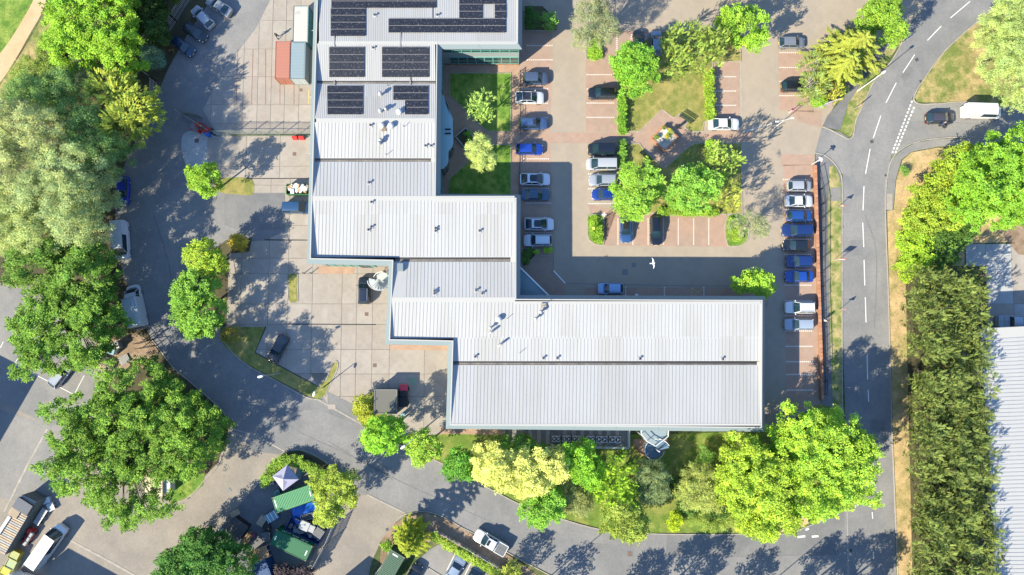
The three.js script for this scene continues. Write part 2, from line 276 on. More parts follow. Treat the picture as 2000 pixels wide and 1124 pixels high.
// kerbs
const kerb = (list, sm = 4, w = 0.14, h = 0.11, mat = MT.kerb) => struct('kerb', ribbon(sm ? smooth(plan(list), sm) : plan(list), w, h), mat);
kerb([1645, 830, 1645, 560, 1645, 420, 1645, 362, 1642, 340, 1630, 320, 1611, 304, 1592, 299]);
kerb([1606, 248, 1622, 254, 1645, 266, 1658, 272, 1666, 266, 1672, 235, 1682, 214, 1712, 151, 1740, 121, 1762, 84, 1775, 56]);
kerb([1755, 1160, 1749, 1000, 1743, 850, 1739, 700, 1735, 560, 1730, 420, 1730, 380, 1734, 340, 1743, 310, 1763, 290, 1790, 278, 1830, 271, 1915, 269, 1960, 277, 2050, 290]);
kerb([1932, 25, 1876, 71, 1838, 109, 1806, 153, 1786, 188, 1786, 197, 1795, 203, 1830, 203, 1890, 199, 1950, 205, 2050, 217]);
kerb([432, 662, 455, 690, 482, 713, 540, 745, 600, 777, 628, 782]);
kerb([707, 833, 760, 860, 845, 897, 922, 937, 1000, 978, 1020, 987, 1100, 1015, 1175, 1035, 1270, 1043, 1450, 1044, 1532, 1043, 1575, 1030, 1605, 1015, 1645, 978]);
kerb([295, 662, 312, 684, 337, 717, 375, 750, 412, 782, 437, 807, 447, 838]);
kerb([520, 925, 535, 900, 556, 883, 585, 879, 620, 893, 650, 915, 671, 940, 678, 968]);
kerb([770, 1022, 784, 1008, 802, 1003, 830, 1000, 870, 1012, 900, 1030, 940, 1050, 1000, 1085, 1085, 1130]);
struct('kerb', ribbon(plan([447, 836, 500, 852, 555, 882]), 0.2, 0.03), MT.kerb);
struct('kerb', ribbon(plan([717, 967, 792, 1004]), 0.2, 0.03), MT.kerb);
struct('kerb', ribbon(plan([620, 781, 707, 830]), 0.2, 0.03), MT.kerb);

// ---------- concrete yards of slabs ----------
function clipTo(poly, x0, x1, z0, z1) {
  let p = poly;
  for (const [ax, lim, sg] of [['x', x0, 1], ['x', x1, -1], ['z', z0, 1], ['z', z1, -1]]) {
    const o = [], ins = (q) => sg * (q[ax] - lim) >= 0;
    for (let i = 0; i < p.length; i++) { const a = p[i], b = p[(i + 1) % p.length], ia = ins(a), ib = ins(b);
      if (ia) o.push(a); if (ia !== ib) o.push(a.clone().lerp(b, (lim - a[ax]) / (b[ax] - a[ax]))); }
    p = o; if (p.length < 3) return null;
  }
  return p;
}
function slabYard(name, list, xs, ys, mats, y = 0.045, gap = 0.026) {   // joints at plan positions xs and ys
  const poly = plan(list), base = sheet(name, poly, y - 0.03, MT.joint, 20);
  const X = xs.map((x) => at(x, 562).x), Z = ys.map((v) => at(1000, v).z);
  for (let i = 0; i + 1 < X.length; i++) for (let j = 0; j + 1 < Z.length; j++) {
    const c = clipTo(poly, X[i] + gap, X[i + 1] - gap, Z[j] + gap, Z[j + 1] - gap); if (!c) continue;
    let A = 0; c.forEach((p, k) => { const q = c[(k + 1) % c.length]; A += p.x * q.z - q.x * p.z; }); if (Math.abs(A) < 0.4) continue;
    const m = part('slab', flat(c, y + rr(-0.004, 0.004), rr(9, 15)), mats[Math.floor(rnd() * mats.length)], base);
  }
  return base;
}
const CC = [MT.concrete, MT.concrete, MT.concreteB, MT.concreteC];
slabYard('north_yard', [500, 55, 548, -40, 640, -40, 640, 262, 424, 262, 396, 215, 440, 130, 467, 99], [380, 400, 463, 492, 519, 546, 575, 602, 660], [-60, 40, 96, 150, 205, 242, 290], CC);
slabYard('middle_yard', [405, 266, 640, 266, 640, 350, 400, 350], [395, 473, 540, 610, 660], [260, 325, 349, 352], CC);
slabYard('middle_yard', [493, 349, 640, 349, 640, 470, 640, 800, 760, 800, 705, 832, 691, 790, 637, 763, 659, 712, 655, 706, 634, 745, 622, 756, 498, 689, 520, 640, 440, 640, 430, 600, 440, 480, 520, 468, 557, 452, 557, 377, 493, 377], [420, 470, 524, 562, 610, 660], [345, 362, 400, 441, 470, 505, 535, 594, 634, 683, 730, 790, 850], CC);
slabYard('middle_yard', [640, 500, 800, 500, 800, 660, 900, 660, 900, 858, 790, 858, 760, 830, 705, 832, 691, 790, 640, 765], [639, 668, 697, 728, 762, 830, 920], [490, 535, 594, 634, 683, 731, 775, 870], CC);
struct('channel_drain', ribbon(plan([558, 633.5, 734, 634.5]), 0.16, 0.02, 0.045), MT.gutterDark);
struct('channel_drain', ribbon(plan([430, 349, 604, 349]), 0.14, 0.02, 0.045), MT.gutterDark);
struct('channel_drain', ribbon(plan([517, 468.5, 602, 469.5]), 0.14, 0.02, 0.045), MT.gutterDark);
const rustLine = std([0.23, 0.13, 0.1], 1);
for (const x of [461, 491, 518.5, 546.5, 574]) { const l = part('bay_line', slab4([at(x - 0.7 + (x < 500 ? 3 : 0), 97), at(x + 0.7 + (x < 500 ? 3 : 0), 97), at(x + 0.7, 204), at(x - 0.7, 204)].map((p) => V(p.x, 0.056, p.z)), 0.004), rustLine, scene.getObjectByName('north_yard')); }
part('bay_line', slab4([at(602, 176), at(604, 176), at(604, 204), at(602, 204)].map((p) => V(p.x, 0.056, p.z)), 0.004), MT.yellowPaint, scene.getObjectByName('north_yard'));
sheet('brick_paving', [618, 521, 694, 521, 690, 536, 622, 535], 0.066, MT.brickPath, 8);
sheet('brick_paving', [762, 674, 876, 674, 876, 684, 762, 684], 0.066, MT.brickPath, 8);
sheet('brick_paving', [860, 836, 985, 836, 985, 851, 860, 850], 0.066, MT.brickPath, 8);
// grass beds of the yards
sheet('grass_bed', smooth(plan([425, 352, 493, 352, 493, 380, 462, 380, 430, 376, 418, 366]), 3, true), 0.07, MT.dryLawn, 10);
sheet('grass_bed', [445, 639, 519, 639, 498, 688, 622, 756, 634, 745, 652, 710, 657, 707, 661, 713, 634, 772, 622, 781, 600, 773, 480, 710, 440, 680, 432, 660], 0.07, MT.dryLawn, 10);
sheet('grass_bed', [441, 470, 492, 465, 487, 492, 447, 496, 442, 638, 420, 640, 350, 640, 340, 560, 400, 500], 0.06, MT.soil, 10);
struct('kerb', ribbon(plan([519, 638, 498, 689, 624, 757]), 0.12, 0.12), MT.gutterDark);
struct('kerb', ribbon(smooth(plan([634, 775, 648, 745, 660, 716, 658, 706, 653, 707, 636, 745]), 4), 0.12, 0.12), MT.kerb);
sheet('grass_bed', [563, 535, 580, 535, 580, 591, 565, 590], 0.11, MT.dryLawn, 6);
struct('kerb', ribbon(smooth(plan([563, 536, 571, 533.5, 580.5, 536, 581, 562, 580.5, 590, 571, 592.5, 564, 589, 562.5, 562]), 3), 0.14, 0.12), MT.kerb);
sheet('grass_bank', [707, 832, 690, 800, 700, 780, 740, 758, 760, 830, 790, 855, 872, 848, 985, 850, 1235, 850, 1510, 842, 1600, 790, 1648, 800, 1652, 975, 1605, 1013, 1575, 1028, 1532, 1041, 1450, 1042, 1270, 1041, 1175, 1033, 1100, 1013, 1020, 985, 922, 935, 845, 895], 0.07, MT.grass, 15);
sheet('bare_earth', [1525, 1040, 1545, 1015, 1575, 1005, 1580, 1022, 1560, 1034], 0.076, MT.sand, 8);
// ---------- south-west yards ----------
sheet('service_yard', [-120, 540, 60, 560, 250, 700, 300, 790, 447, 824, 500, 852, 555, 882, 525, 915, 500, 1010, 440, 1040, 320, 1110, 300, 1190, -120, 1190], 0.008, MT.tarmac, 30);
sheet('parking_tarmac', [-60, 560, 40, 570, 200, 690, 175, 800, 110, 905, 60, 985, -60, 960, -60, 870, 0, 800, 100, 832, 37, 800, -60, 760], 0.014, MT.tarmacGrey, 30);
sheet('car_park', [-60, 545, 40, 565, 210, 690, 165, 800, 100, 834, 37, 802, -60, 752], 0.02, MT.tarmacGrey, 25);
struct('channel_drain', ribbon(plan([92, 838, 50, 915, 8, 1000]), 0.3, 0.012, 0.02), MT.kerb);
struct('channel_drain', ribbon(plan([125, 1050, 200, 1090, 290, 1140]), 0.3, 0.012, 0.02), MT.kerb);
const swPark = scene.getObjectByName('car_park');
for (const [a, b, c, d] of [[27, 711, 157, 778], [37, 697, 27, 712], [164, 734, 145, 770], [124, 738, 117, 757], [0, 680, 6, 668], [72, 715, 64, 731]]) dash(at(a, b), at(c, d), 0.1, MT.white, swPark, 0.026);
sheet('lorry_yard', [680, 967, 717, 967, 792, 1004, 772, 1022, 745, 1055, 725, 1100, 705, 1190, 560, 1190, 600, 1110, 640, 1030, 672, 978], 0.018, MT.tarmac, 24);
sheet('compound_floor', [522, 928, 556, 886, 600, 886, 650, 918, 675, 965, 640, 1030, 600, 1124, 590, 1190, 440, 1190, 410, 1060, 450, 1005, 500, 950], 0.016, MT.asphaltDark, 14);
sheet('compound_verge', [524, 922, 556, 886, 585, 882, 620, 896, 650, 918, 670, 942, 676, 966, 660, 980, 640, 945, 600, 915, 560, 905, 530, 940], 0.05, MT.soil, 8);
sheet('small_car_park', [838, 1075, 880, 1050, 1050, 1160, 1040, 1190, 760, 1190, 800, 1110], 0.02, MT.tarmacGrey, 24);
const smallPark = scene.getObjectByName('small_car_park');
dash(at(889, 1082), at(869, 1122), 0.12, MT.white, smallPark, 0.028); dash(at(921, 1098), at(900, 1140), 0.12, MT.white, smallPark, 0.028);
struct('kerb', ribbon(plan([820, 1100, 866, 1128]), 0.16, 0.1), MT.kerb);
sheet('compound_verge', [770, 1024, 802, 1004, 830, 1002, 870, 1014, 940, 1053, 1000, 1088, 1050, 1125, 1040, 1150, 960, 1100, 850, 1050, 800, 1090, 740, 1130, 745, 1055], 0.04, MT.earth, 10);
sheet('grass_bed', [330, 935, 400, 925, 395, 950, 370, 970, 335, 985], 0.05, MT.lawn, 8);
struct('kerb', ribbon(smooth(plan([448, 838, 440, 870, 425, 910, 398, 940, 370, 970, 330, 988]), 4), 0.14, 0.1), MT.kerb);
sheet('scrub_plot', [215, 712, 296, 664, 312, 688, 340, 722, 412, 784, 438, 810, 446, 840, 425, 905, 380, 950, 300, 935, 215, 905, 205, 800], 0.03, MT.soil, 12);
sheet('rubble_plot', [185, 705, 215, 665, 262, 650, 296, 668, 312, 690, 280, 720, 255, 712, 235, 735], 0.04, MT.earth, 8);
// ---------- east concrete yard ----------
slabYard('east_yard', [1886, 477, 2090, 477, 2090, 668, 1895, 668, 1890, 560], [1860, 1929, 1979, 2030, 2090], [470, 535, 594, 640, 700], [MT.concreteGrey, MT.concreteGrey, MT.concrete]);
// ---------- brick-paved car park ----------
const park = sheet('car_park_paving', [1004, -60, 1830, -60, 1800, 18, 1772, 56, 1735, 84, 1660, 175, 1640, 190, 1606, 248, 1592, 299, 1592, 330, 1604, 830, 1560, 850, 1470, 850, 1470, 600, 1000, 600], 0.014, MT.lane, 13);
const bays = (list) => sheet('parking_bay_paving', list, 0.02, MT.bay, 11, undefined);
bays([1017, 62, 1079, 62, 1079, 130, 1074, 258, 1017, 258]); bays([1017, 281, 1075, 281, 1081, 498, 1018, 498]);
bays([1144, 117, 1206, 117, 1206, 258, 1144, 258]); bays([1145, 281, 1210, 281, 1210, 398, 1200, 412, 1180, 420, 1180, 480, 1420, 482, 1420, 420, 1200, 410, 1146, 398]);
bays([1178, 60, 1295, 60, 1295, 117, 1178, 117]); bays([1393, 121, 1446, 121, 1446, 258, 1393, 258]);
bays([1520, 102, 1582, 102, 1590, 220, 1523, 215]); bays([1530, 322, 1589, 322, 1603, 800, 1536, 800]);
bays([1012, 259, 1300, 259, 1300, 280, 1012, 280]); bays([1320, 259, 1470, 259, 1470, 276, 1320, 276]); bays([1540, 216, 1606, 216, 1606, 250, 1560, 238]); bays([1526, 302, 1590, 302, 1590, 322, 1526, 325]);
bays([1140, 562, 1500, 562, 1500, 600, 1140, 600]);
const bayLine = (a, b, c, d, step = 3.9, mat = MT.white) => { const p = at(a, b), q = at(c, d), L = Math.hypot(c - a, d - b), n = Math.max(2, Math.round(L / step)), gs = [], dir = q.clone().sub(p).normalize();
  for (let i = 0; i < n; i++) { const m = p.clone().lerp(q, (i + 0.5) / n), hx = 0.1 * MPP / 0.0812, s = L / n * MPP * 0.25; gs.push(slab4([[-1, -1], [1, -1], [1, 1], [-1, 1]].map(([u, v]) => V(m.x + dir.x * s * u - dir.z * hx * v * 0.9, 0.028, m.z + dir.z * s * u + dir.x * hx * v * 0.9)), 0.006)); }
  part('bay_line', gs, mat, park); };
for (const y of [89, 117]) bayLine(1028, y, 1080, y);
for (const y of [145, 174, 202, 230]) bayLine(1018, y, 1071, y);
for (const [x, y] of [[1021, 310.5], [1021, 368], [1025, 397], [1025, 425.5], [1025, 455]]) bayLine(x, y, x + 52, y);
for (const y of [146, 174, 201.5, 229.5]) bayLine(1145, y, 1200, y);
for (const y of [340, 369, 398]) bayLine(1148, y, 1202, y);
for (const x of [1205, 1233, 1262]) bayLine(x, 66, x, 100);
for (const y of [150, 178, 206]) bayLine(1394, y, 1439, y);
for (const x of [1207, 1236, 1266, 1296, 1325, 1355, 1384.5]) bayLine(x, 426, x, 479);
for (const [x, y] of [[1529, 351], [1530, 380], [1530, 409.5], [1530.5, 438.7], [1531, 468], [1531.5, 497.3], [1532, 527], [1532, 557.5], [1532.5, 587.5], [1533, 617], [1533.5, 647], [1534, 677], [1534.5, 707], [1535, 732], [1535.5, 762.5]]) bayLine(x, y, x + 54, y);
for (const y of [103, 132, 159, 187]) bayLine(1522, y, 1567, y);
for (const x of [1222, 1298, 1375]) bayLine(x, 560, x, 582);
bayLine(1457, 256, 1512, 241); bayLine(1352, 562, 1352, 581, 6, MT.yellowPaint); bayLine(1352, 562, 1375, 581, 5, MT.yellowPaint); bayLine(1352, 581, 1375, 562, 5, MT.yellowPaint);
// islands and lawns
const island = (pts, mat, S, y = 0.09) => { const p = typeof pts[0] === 'number' ? plan(pts) : pts; sheet('lawn', p, y, mat, S); struct('kerb', ribbon(p, 0.13, 0.12, 0, true), MT.kerb); };
island([1206, 148, 1206, 258, 1249, 257, 1293, 214, 1316, 231, 1327, 222, 1342, 240, 1338, 250, 1350, 258, 1373, 257, 1374, 240, 1393, 230, 1392, 122, 1447, 120, 1447, 100, 1420, 60, 1300, 60, 1240, 88], MT.dryLawn, 14);
island([1211, 281, 1249, 281, 1257, 292, 1297, 330, 1345, 287, 1360, 280, 1448, 280, 1450, 418, 1320, 420, 1280, 418, 1211, 400], MT.dryLawn, 14);
island(smooth(plan([1149, 421, 1164, 420, 1178, 422, 1179, 450, 1178, 478, 1165, 478, 1152, 470, 1148, 460, 1148, 440]), 3, true), MT.lawn, 6);
island([1145, 62, 1178, 62, 1178, 116, 1145, 116], MT.lawn, 6);
island(smooth(plan([1421, 422, 1455, 422, 1462, 460, 1452, 478, 1440, 481, 1422, 480]), 3, true), MT.lawn, 6);
island([1024, 12, 1060, 12, 1088, 40, 1088, 60, 1024, 60], MT.soil, 6);
island([878, 143, 998, 143, 998, 257, 952, 257, 915, 222, 878, 186], MT.lawn, 12);
island([876, 352, 915, 315, 952, 283, 998, 283, 998, 385, 876, 385], MT.lawn, 12);
sheet('courtyard_path', [858, 126, 1016, 126, 1016, 400, 858, 400], 0.016, MT.brickPath, 8);
island([1020, 487, 1052, 487, 1046, 500, 1022, 522], MT.soil, 6);
sheet('plaza', [1249, 258, 1293, 214, 1317, 232, 1330, 221, 1352, 236, 1341, 250, 1352, 262, 1347, 284, 1298, 330, 1256, 292, 1249, 281], 0.03, MT.bay, 9);
struct('kerb', ribbon(plan([1447, 122, 1448, 258]), 0.22, 0.03), MT.kerb); struct('kerb', ribbon(plan([1450, 282, 1450, 420]), 0.22, 0.03), MT.kerb);
struct('kerb', ribbon(plan([1081, 529, 1104, 554]), 0.2, 0.12), MT.whitePaint); struct('kerb', ribbon(plan([1104, 554, 1300, 558, 1500, 560]), 0.1, 0.03), MT.midGrey); struct('kerb', ribbon(plan([1081, 498, 1081, 529]), 0.1, 0.05), MT.midGrey);
sheet('courtyard_path', [1022, 522, 1048, 500, 1081, 500, 1081, 530, 1104, 554, 1104, 600, 1010, 600], 0.02, MT.bay, 9);
// ---------- the main building ----------
const EAVE = 7.9;
function offset(poly, d) {                           // outward offset of a closed plan run, positive area = outward
  let A = 0; poly.forEach((p, i) => { const q = poly[(i + 1) % poly.length]; A += p.x * q.z - q.x * p.z; });
  const s = A > 0 ? 1 : -1, n = poly.length;
  return poly.map((p, i) => {
    const a = poly[(i + n - 1) % n], b = poly[(i + 1) % n];
    const d1 = V(p.x - a.x, 0, p.z - a.z).normalize(), d2 = V(b.x - p.x, 0, b.z - p.z).normalize();
    const n1 = V(d1.z * s, 0, -d1.x * s), n2 = V(d2.z * s, 0, -d2.x * s), m = n1.clone().add(n2).normalize();
    return p.clone().addScaledVector(m, d / Math.max(0.3, m.dot(n1)));
  });
}
const building = thing('office_building', 'large pale standing-seam metal roofed commercial building stepping across the site, solar arrays on its roof', 'building', V(0, 0, 0));
const outlinePx = [622, -60, 613.5, 240, 606.5, 504.5, 768, 508, 761.5, 663, 885.5, 665.5, 880.5, 829, 1486.5, 834.5, 1487.5, 588.5, 1006, 586.5, 1006.5, 388.5, 848.5, 387, 852, 82, 1009.5, 82, 1010.5, -60];
const rim = []; for (let i = 0; i < outlinePx.length; i += 2) rim.push(at(outlinePx[i], outlinePx[i + 1], EAVE));
const top0 = offset(rim, 0), lip = offset(rim, 0.16), eave = offset(rim, 0.78), wallLine = offset(rim, 0.36);
rim.forEach((p, i) => {
  const j = (i + 1) % rim.length, y = (v, h) => V(v.x, h, v.z);
  part('coping', tri([[y(top0[i], EAVE), y(lip[i], EAVE), y(lip[j], EAVE), y(top0[j], EAVE)].reverse(), [y(top0[j], EAVE), y(top0[j], EAVE - 1), y(top0[i], EAVE - 1), y(top0[i], EAVE)].reverse()]), MT.roofEdge, building);
  part('fascia', tri([[y(lip[i], EAVE - 0.004), y(eave[i], EAVE - 0.72), y(eave[j], EAVE - 0.72), y(lip[j], EAVE - 0.004)].reverse(), [y(eave[i], EAVE - 0.72), y(eave[i], EAVE - 0.95), y(eave[j], EAVE - 0.95), y(eave[j], EAVE - 0.72)].reverse(), [y(eave[i], EAVE - 0.95), y(wallLine[i], EAVE - 0.95), y(wallLine[j], EAVE - 0.95), y(eave[j], EAVE - 0.95)].reverse()]), MT.fascia, building);
  part('wall', tri([[y(wallLine[i], EAVE - 0.95), y(wallLine[i], 0.8), y(wallLine[j], 0.8), y(wallLine[j], EAVE - 0.95)].reverse()]), MT.wallPanel, building);
  part('plinth', tri([[y(wallLine[i], 0.8), y(wallLine[i], 0), y(wallLine[j], 0), y(wallLine[j], 0.8)].reverse()], 2), MT.wallBrick, building);
  // panel joints on the fascia
  const L = rim[i].distanceTo(rim[j]);
  for (let k = 1; k < Math.floor(L / 6); k++) { const t = k * 6 / L; part('fascia_joint', [beam(y(lip[i].clone().lerp(lip[j], t), EAVE + 0.004), y(eave[i].clone().lerp(eave[j], t), EAVE - 0.714), 0.05, 0.012)], MT.fasciaDark, building); }
});
// roof slopes: [x0, x1 at the upper edge, x0, x1 at the lower edge, y upper, y lower, height upper, height lower, rib spacing]
const RID = 7.86, VAL = 7.18;
const slopes = [
  [622, 1010.3, 623, 1009.5, -60, 82, VAL, RID, 0.28], [619.5, 849.5, 617, 850, 85, 158, RID, VAL, 0.28], [617, 850, 614.5, 849.5, 163.5, 232, VAL, RID, 0.28],
  [614.5, 849.5, 612, 848.7, 239, 309.5, RID, VAL, 0.52], [612, 848.7, 610, 848.4, 316, 384, VAL, RID, 0.52],
  [610, 1006.3, 607, 1006, 391, 503, RID, VAL, 0.52], [768, 1005.5, 765.5, 1005.8, 511.5, 582, VAL, RID, 0.52],
  [765, 1487, 762, 1487, 590, 661.5, RID, 7.4, 0.52], [885.5, 1487, 884.5, 1486.5, 661.5, 706, 7.4, VAL, 0.52], [884, 1486.5, 881, 1486, 713.5, 829, VAL, RID, 0.52],
];
const roofQuad = ([a0, a1, b0, b1, ya, yb, ha, hb]) => [at(a0, ya, ha), at(a1, ya, ha), at(b1, yb, hb), at(b0, yb, hb)];
slopes.forEach((s) => {
  const q = roofQuad(s), roof = part('roof', tri([[...q].reverse()], 18), MT.roof, building);
  const n = Math.round(q[0].distanceTo(q[1]) / s[8]), ribs = [];
  for (let k = 1; k < n; k++) {
    const p = q[0].clone().lerp(q[1], k / n), r = q[3].clone().lerp(q[2], k / n), m = s[4] === 511 && k < 2;
    if (s[4] === 511.5 && k / n < 0.105) continue;
    p.lerp(r, 0.012); r.lerp(p, 0.012); ribs.push(beam(p, r, 0.05, s[8] < 0.4 ? 0.045 : 0.06));
  }
  stuff(part('standing_seam', ribs, MT.seam, roof));
});
// flat ridge flashings, valley gutters, the infill by the lower step
const flash = (x0, x1, y0, y1, h = RID + 0.01) => part('ridge_cap', slab4([at(x0, y0, h), at(x1, y0, h), at(x1, y1, h), at(x0, y1, h)], 0.03), MT.roofEdge, building);
flash(622, 1009.5, 80.5, 86.5); flash(617, 849.5, 231, 239.8); flash(610, 1005, 383, 392); flash(765, 1006, 581, 590.5); flash(849, 1006, 388.8, 394.5, RID + 0.02); flash(1006, 1486, 588.9, 594, RID + 0.02);
flash(881, 1486, 828, 832, RID + 0.02);
for (const [x0, x1, y0, y1] of [[617, 849.5, 157.5, 164], [612.5, 842, 309, 316.5], [772, 997, 503, 512], [886, 1479, 705.5, 714]]) {
  const yo = y0 > 700 ? 2.5 : 0, c = [at(x0, y0, VAL - 0.06), at(x1, y0 + yo, VAL - 0.06), at(x1, y1 + yo, VAL - 0.06), at(x0, y1, VAL - 0.06)];
  const g = part('valley_gutter', slab4(c, 0.1, 4), MT.gutter, building);
  part('gutter_wall', slab4([c[3].clone().lerp(c[0], 0.42), c[2].clone().lerp(c[1], 0.42), c[2], c[3]].map((p) => V(p.x, VAL - 0.03, p.z)), 0.05), MT.gutterDark, g);
}
for (const [x0, x1, y0, y1] of [[842, 849, 309, 317], [997, 1006, 503, 512], [1479, 1487, 707, 717]]) part('gutter_end', slab4([at(x0, y0, VAL + 0.01), at(x1, y0, VAL + 0.01), at(x1, y1, VAL + 0.01), at(x0, y1, VAL + 0.01)], 0.2), MT.roofEdge, building);
part('roof_box', rbx(0.9, 0.7, 1.2, 0.05, 0, 0, 0).translate(...at(783, 523, VAL).toArray()), MT.fascia, building);
part('parapet', tri([[at(606.5, 503.5, VAL - 0.1), at(768, 506.5, VAL - 0.1), at(768, 508, EAVE - 0.05), at(606.5, 504.5, EAVE - 0.05)]]), MT.gutterDark, building);
// things standing on the roof
const onRoof = (px, py) => { for (const s of slopes) if (py >= s[4] - 4 && py <= s[5] + 4 && px > Math.min(s[0], s[2]) - 2 && px < Math.max(s[1], s[3]) + 2) return at(px, py, lerp(s[6], s[7], clamp((py - s[4]) / (s[5] - s[4]), 0, 1))); return at(px, py, RID); };
const soakerMat = std([0.36, 0.37, 0.42], 0.6);
for (const [x, y] of [[721, 358], [726, 396], [720, 450], [726, 444], [851, 447], [851, 452], [937, 452], [849, 569], [849, 574], [930, 568], [942, 574], [928, 697], [1061, 700], [1088, 700], [1249, 701], [1410, 702], [732, 31], [854, 31], [729, 95], [831, 286], [842, 286], [724, 246]]) {
  const p = onRoof(x, y), b = part('roof_vent', [bx(0.5, 0.06, 0.5, 0, 0.02), cyl(0.09, 0.09, 0.35, 8, 0, 0.05)].map((g) => g.translate(p.x, p.y, p.z)), soakerMat, building);
  part('vent_cap', new THREE.ConeGeometry(0.2, 0.16, 8).translate(p.x, p.y + 0.5, p.z), MT.darkGrey, b);
}
for (const [x, y, r] of [[744, 186, 0.3], [744, 219, 0.3], [755, 216, 0.22], [744, 276, 0.28], [742, 282, 0.26], [958, 641, 0.22], [1056, 610, 0.26], [1046, 623, 0.24]]) {   // cowls
  const p = onRoof(x, y), b = part('flue', [cyl(r * 0.55, r * 0.55, 0.7, 10), cyl(r * 1.15, r * 0.9, 0.14, 10, 0, 0.68)].map((g) => g.translate(p.x, p.y, p.z)), MT.galv, building);
  part('cowl', new THREE.SphereGeometry(r, 10, 6).translate(p.x, p.y + 0.85, p.z), MT.galv, b);
}
for (const [x, y] of [[780, 220], [764, 247], [974, 624], [746, 247]]) { const p = onRoof(x, y), b = part('roof_fan', cyl(0.4, 0.36, 0.45, 14).translate(p.x, p.y, p.z), MT.galv, building); part('fan_dome', new THREE.SphereGeometry(0.46, 14, 7, 0, 7, 0, 1.5).translate(p.x, p.y + 0.42, p.z), MT.whitePaint, b); }
for (const [x, y] of [[956, 652], [974, 676]]) { const p = onRoof(x, y), c = new THREE.CatmullRomCurve3([V(0, 0, 0), V(0, 0.7, 0), V(0.15, 1.0, -0.1), V(0.45, 0.95, -0.3), V(0.55, 0.6, -0.4)].map((v) => v.add(p))); part('gooseneck_duct', new THREE.TubeGeometry(c, 12, 0.17, 8), MT.galv, building); }
for (const [x, y] of [[789, 248], [755, 303], [990, 623], [1015, 690], [758, 168]]) { const p = onRoof(x, y); part('roof_pole', rod(p, p.clone().add(V(0, 0.9, 0)), 0.04), MT.darkGrey, building); }
{ const p = onRoof(1062, 598), b = part('mast_base', [bx(0.75, 0.3, 0.75)].map((g) => g.translate(p.x, p.y, p.z)), MT.kerb, building); part('mast', [rod(p, p.clone().add(V(0, 1.5, 0)), 0.04), rod(p.clone().add(V(-0.3, 1.2, 0)), p.clone().add(V(0.3, 1.2, 0)), 0.03)], MT.darkGrey, b); }
part('roof_repair', slab4([[741, 241], [751, 240], [754, 256], [746, 257]].map(([x, y]) => at(x, y, RID - 0.02)), 0.05, 3), MT.earth, building);
for (const [x0, y0, x1, y1] of [[653, 71, 653, 92], [782, 64, 782, 92], [653, 158, 653, 168], [801, 151, 801, 168], [844, 16, 844, 37]]) part('cable_tray', beam(onRoof(x0, y0).add(V(0, 0.12, 0)), onRoof(x1, y1).add(V(0, 0.12, 0)), 0.12, 0.06), MT.seam, building);
// windows: a frame with its pane; runs along a wall between two plan points
function windowRun(p, q, y0, y1, n, out = 0.05, parent = building) {
  const d = q.clone().sub(p), L = d.length(), ry = -Math.atan2(d.z, d.x), u = d.clone().normalize(), nrm = V(-u.z, 0, u.x), w = L / n;
  for (let i = 0; i < n; i++) {
    const c = p.clone().addScaledVector(u, (i + 0.5) * w).addScaledVector(nrm, out), h = y1 - y0, put = (g) => g.rotateY(ry).translate(c.x, y0, c.z);
    const f = part('window', [bx(w, 0.07, 0.14), bx(w, 0.07, 0.14, 0, h - 0.07), bx(0.07, h - 0.15, 0.14, -w / 2 + 0.035, 0.075), bx(0.07, h - 0.15, 0.14, w / 2 - 0.04, 0.075), bx(w - 0.16, 0.06, 0.1, 0, h * 0.42)].map(put), MT.frame, parent);
    part('pane', put(bx(w - 0.15, h - 0.15, 0.03, 0, 0.075)), MT.pane, f);
  }
}
const wl = (i, t) => { const a = wallLine[i], b = wallLine[(i + 1) % wallLine.length]; return V(lerp(a.x, b.x, t), 0, lerp(a.z, b.z, t)); };
// rim corner numbers: 2-3 west block south face, 11-12 courtyard face, 12-13 north-east wing south face
const faceS = (i, y0, y1, n, t0 = 0.02, t1 = 0.98) => windowRun(wl(i, t0), wl(i, t1), y0, y1, n);
{ const up = [wl(12, 0.03), wl(12, 1)], lo = [wl(12, 0.1), wl(12, 1)];
  windowRun(up[0], up[1], 5.15, 6.75, 8, 0.06); windowRun(lo[0], lo[1], 0.85, 3.35, 8, 0.06); }
{ const a = wl(2, 0.03), b = wl(2, 0.72); windowRun(a, b, 4.3, 6.8, 7, 0.06); windowRun(wl(2, 0.1), b, 1.0, 3.9, 6, 0.06); }
{ const a = wl(11, 0.98), b = wl(11, 0.02), m = (t) => b.clone().lerp(a, t);
  windowRun(m(0), m(1), 4.9, 6.8, 14, 0.06); windowRun(m(0), m(0.22), 0.9, 3.2, 3, 0.06); windowRun(m(0.78), m(1), 0.9, 3.2, 3, 0.06); }
windowRun(wl(9, 1), wl(9, 0.05), 3.6, 6.4, 12, 0.06); 
